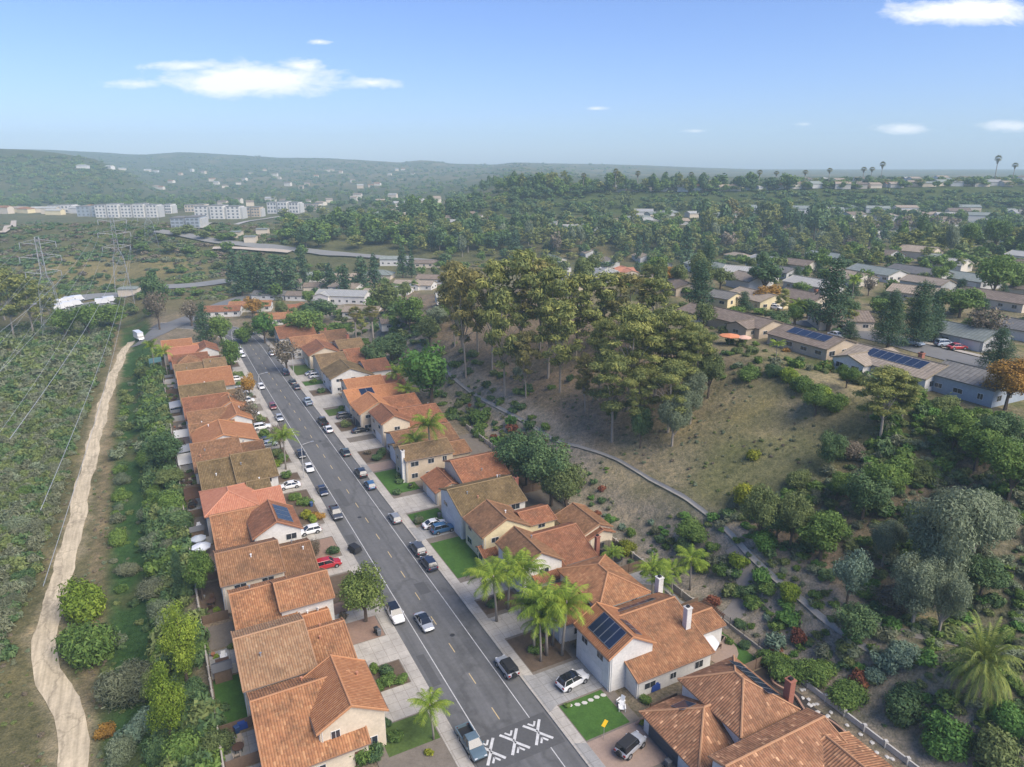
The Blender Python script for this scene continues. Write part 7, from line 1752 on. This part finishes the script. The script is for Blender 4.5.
thick(420, (-50, 10), (44, 95), ['grey', 'sage', 'broad', 'olive', 'dark'], (.6, 2.2))
thick(160, (-25, 120), (41, 51), ['dark', 'broad', 'sage', 'olive'], (.5, 1.4))
thick(160, (90, 240), (38, 60), ['dark', 'broad', 'olive', 'broad'], (1.5, 4.5))
thick(700, (-10, 120), (55, 88), ['brown', 'sage', 'olive', 'sage', 'grey'], (.35, 1.1), lambda x, y: wob(x, y, .07, 2) > -.5, (.4, .7), True)
thick(260, (-10, 140), (-62, -38.8), ['sage', 'olive', 'grey', 'brown'], (.35, 1.1), lambda x, y: 2.3 < np.hypot(TXY[:, 0] - x, TXY[:, 1] - y).min() < 7, (.4, .7), True)
thick(170, (-12, 45), (66, 98), ['dark', 'broad', 'olive', 'sage', 'broad'], (1.6, 4.0), lambda x, y: proj((x, y, hz(x, y)))[0] > 770, (.5, .8))
thick(90, (0, 225), (-46, -38.5), ['dark', 'olive', 'sage', 'broad'], (.8, 2.2))
thick(130, (-10, 200), (-62, -38.8), ['brown', 'dark', 'brown'], (.2, .6), lambda x, y: np.hypot(TXY[:, 0] - x, TXY[:, 1] - y).min() < 1.6, (.3, .5), True)
thick(420, (-45, 30), (44, 96), ['dark', 'broad', 'sage', 'olive', 'grey', 'broad_soft'], (1.2, 3.4))
for i in range(1500):
    x, y = R.uniform(-10, 300), R.uniform(222, 300); p = at(x, y); w = R.uniform(3, 8)
    if on_road(p.x, p.y, w * .5) or (52 < x < 170 and 262 < y < 286 and R.random() < .85): continue
    mound = p.y > 440 and p.x < -120
    stuff.append((R.choice(('olive', 'brown', 'dark', 'sage', 'dark') if mound else ('olive', 'sage', 'dark', 'broad', 'olive')), p - Vector((0, 0, .3)), w * R.uniform(.25, .45), w))
def shk(k, p):
    q = proj(p); lod = 'm' if q and q[2] < 230 else 'f'; v = R.randrange(4); make_shrub(k, lod, v); return ('shrub_' + k, lod, v)
merged('scrub', [(shk(k, p), p, h, w, L[k]) for k, p, h, w in stuff])
# ------------------------------------------------------------------ labels: each singles out one thing
bpy.context.view_layer.update()
ORD = ['leftmost', 'second', 'third', 'fourth', 'fifth', 'sixth', 'seventh', 'eighth', 'ninth', 'tenth', 'eleventh', 'twelfth']
NUM = ['', '', 'two', 'three', 'four', 'five', 'six', 'seven', 'eight', 'nine', 'ten', 'eleven', 'twelve']
for o in COL.objects:
    if o.parent is None and o.get('label') and len(o['label'].split()) > 15:
        w_ = o['label'].replace('-', '- ').split() if False else o['label'].split()[:15]
        while w_[-1].strip(',') in ('the', 'with', 'of', 'on', 'in', 'by', 'a', 'and', 'behind', 'beside', 'level', 'before', 'house', 'long', 'low', 'white', 'small'): w_ = w_[:-1]
        o['label'] = ' '.join(w_).rstrip(',')
by = {}
for o in COL.objects:
    if o.parent is None and o.get('label'): by.setdefault(o['label'], []).append(o)
def xy(o):
    p = o.matrix_world.translation
    if o.type == 'MESH' and p.length < .01: p = o.matrix_world @ Vector(o.bound_box[0])
    return (proj(p) or (0, 0, 1))
for lab, os_ in by.items():
    if len(os_) == 1: continue
    if len(os_) > 12: 
        for o in os_: o['group'] = o.get('group') or lab
        continue
    os_.sort(key=lambda o: xy(o)[0]); n = len(os_); words_ = lab.split()
    for i, o in enumerate(os_):
        tail = (', leftmost of ' + NUM[n] if i == 0 else ', rightmost of ' + NUM[n] if i == n - 1 else f', {ORD[i]} of {NUM[n]} from left')
        k = len(tail.replace(',', '').split()); w_ = words_[:16 - k]
        while w_ and w_[-1] in ('the', 'with', 'of', 'on', 'in', 'by', 'a', 'and', 'behind', 'beside', 'level', 'before'): w_ = w_[:-1]
        o['label'] = ' '.join(w_) + tail
SKY_SAT, SKY_TINT, CLOUD, SKY_STR, SUN_E, SUN_ANG, EXPOSURE = 1.0, (.735, .84, 1.22), 8.5, .074, 3.0, 52, 1.03
# ------------------------------------------------------------------ air, sky, sun, camera
SUN = Vector((.56, -.40, .73)).normalized()
hb = MB(); hb.box(float(GX[0]) - 20, float(GX[-1]) + 20, float(GY[0]) - 20, float(GY[-1]) + 20, float(GZ.min()) - 3, 215)
hm = bpy.data.materials.new('air'); hm.use_nodes = True; nt = hm.node_tree; nt.nodes.clear()
out = nt.nodes.new('ShaderNodeOutputMaterial'); pv = nt.nodes.new('ShaderNodeVolumePrincipled')
pv.inputs['Color'].default_value = (.64, .87, .97, 1); pv.inputs['Density'].default_value = 2.5e-4; pv.inputs['Anisotropy'].default_value = .0
nt.links.new(pv.outputs[0], out.inputs['Volume'])
tag(hb.build('haze', hm), kind='stuff')

w = bpy.data.worlds.new('World'); scene.world = w; w.use_nodes = True; nt = w.node_tree
bg = nt.nodes['Background']; sky = nt.nodes.new('ShaderNodeTexSky'); sky.sky_type = 'NISHITA'; sky.sun_disc = False
sky.sun_elevation = math.asin(SUN.z); sky.sun_rotation = math.atan2(SUN.x, SUN.y)
sky.altitude = 100; sky.air_density = 1.0; sky.dust_density = .6; sky.ozone_density = 2.2
tc = nt.nodes.new('ShaderNodeTexCoord')
sep = nt.nodes.new('ShaderNodeSeparateXYZ'); nt.links.new(tc.outputs['Generated'], sep.inputs[0])
def M(op, a, b=None, c=None):
    n = nt.nodes.new('ShaderNodeMath'); n.operation = op
    for i, v in enumerate((a, b, c)):
        if v is None: continue
        if hasattr(v, 'is_linked'): nt.links.new(v, n.inputs[i])
        else: n.inputs[i].default_value = v
    return n.outputs[0]
yy = M('MAXIMUM', sep.outputs[1], .02)
u, v = M('DIVIDE', sep.outputs[0], yy), M('DIVIDE', sep.outputs[2], yy)
comb = nt.nodes.new('ShaderNodeCombineXYZ'); nt.links.new(M('MULTIPLY', u, 9.0), comb.inputs[0]); nt.links.new(M('MULTIPLY', v, 26.0), comb.inputs[1])
nz1 = noise(nt, comb.outputs[0], 1.3, 9, .66); nz1.inputs['Distortion'].default_value = .5
def uv_of(px, py):
    x, q = (px - CX) / F, (py - CY) / F; y = cT - q * sT
    return x / y, (-sT - q * cT) / y
mask = None
for px, py, rx, ry, k in ((255, 80, 170, 32, 1.25), (135, 84, 70, 11, .95), (370, 83, 55, 11, .95), (190, 66, 90, 14, .95), (300, 66, 60, 15, 1.0), (965, 13, 135, 25, 1.3), (905, 129, 50, 11, 1.1), (1004, 126, 56, 12, 1.05),
                          (697, 131, 30, 5, .95), (597, 108, 28, 5, .75), (320, 42, 24, 6, .9), (805, 124, 26, 5, .65), (1180, 60, 120, 30, 1), (-150, 110, 140, 22, 1)):
    cu, cv = uv_of(px, py); eu = abs(uv_of(px + rx, py)[0] - cu); ev = abs(uv_of(px, py - ry)[1] - cv)
    a = M('DIVIDE', M('SUBTRACT', u, cu), eu); b = M('DIVIDE', M('SUBTRACT', v, cv), ev)
    d = M('SQRT', M('ADD', M('MULTIPLY', a, a), M('MULTIPLY', b, b)))
    e = M('MULTIPLY', M('MAXIMUM', M('SUBTRACT', 1.0, d), 0.0), k)
    mask = e if mask is None else M('MAXIMUM', mask, e)
# outline eaten away by noise, thin translucent edges
comb2 = nt.nodes.new('ShaderNodeCombineXYZ'); nt.links.new(M('MULTIPLY', u, 30.0), comb2.inputs[0]); nt.links.new(M('MULTIPLY', v, 85.0), comb2.inputs[1])
nz2 = noise(nt, comb2.outputs[0], 1.0, 6, .7); nz2.inputs['Distortion'].default_value = .8
nn = M('ADD', M('MULTIPLY', nz1.outputs[0], .62), M('MULTIPLY', nz2.outputs[0], .38))
cf = M('DIVIDE', M('SUBTRACT', M('MULTIPLY', mask, 1.45), M('MULTIPLY', M('SUBTRACT', .76, nn), 2.5)), .7)
cr = ramp(nt, cf, [(.0, (0, 0, 0)), (.35, (.35, .35, .35)), (1, (1, 1, 1))])
hsv = nt.nodes.new('ShaderNodeHueSaturation'); hsv.inputs['Saturation'].default_value = SKY_SAT; hsv.inputs['Value'].default_value = 1.0
tint = mixc(nt, 1.0, sky.outputs[0], SKY_TINT, 'MULTIPLY')
nt.links.new(tint, hsv.inputs['Color'])
mx = nt.nodes.new('ShaderNodeMix'); mx.data_type = 'RGBA'
nt.links.new(M('MULTIPLY', cr.outputs[0], .93), mx.inputs[0]); nt.links.new(hsv.outputs[0], mx.inputs[6]); mx.inputs[7].default_value = (CLOUD, CLOUD * .985, CLOUD * 1.0, 1)
nt.links.new(mx.outputs[2], bg.inputs['Color']); bg.inputs['Strength'].default_value = SKY_STR

sl = bpy.data.lights.new('sun', 'SUN'); sl.energy = SUN_E; sl.angle = math.radians(SUN_ANG); sl.color = (1.0, .90, .76)
so = bpy.data.objects.new('sun', sl); COL.objects.link(so); so.rotation_euler = (-SUN).to_track_quat('-Z', 'Y').to_euler(); so.location = (200, -100, 300)

cam = bpy.data.cameras.new('camera'); co = bpy.data.objects.new('camera', cam); COL.objects.link(co)
co.location = (0, 0, CAMH); co.rotation_euler = (math.pi / 2 - TH, 0, 0)
cam.sensor_fit = 'HORIZONTAL'; cam.sensor_width = 36; cam.lens = F / 1024 * 36; cam.clip_start = 1; cam.clip_end = 12000
scene.camera = co
scene.render.engine = 'CYCLES'; c = scene.cycles
c.max_bounces = 6; c.diffuse_bounces = 3; c.glossy_bounces = 2; c.transmission_bounces = 3; c.volume_bounces = 1; c.transparent_max_bounces = 8
c.use_denoising = True; c.sample_clamp_indirect = 6; c.caustics_reflective = c.caustics_refractive = False
try: c.denoiser = 'OPENIMAGEDENOISE'; c.denoising_input_passes = 'RGB_ALBEDO_NORMAL'; c.denoising_prefilter = 'ACCURATE'
except Exception: pass
vs = scene.view_settings; vs.view_transform = 'Standard'; vs.look = 'None'; vs.gamma = 1; vs.use_curve_mapping = False; vs.exposure = EXPOSURE
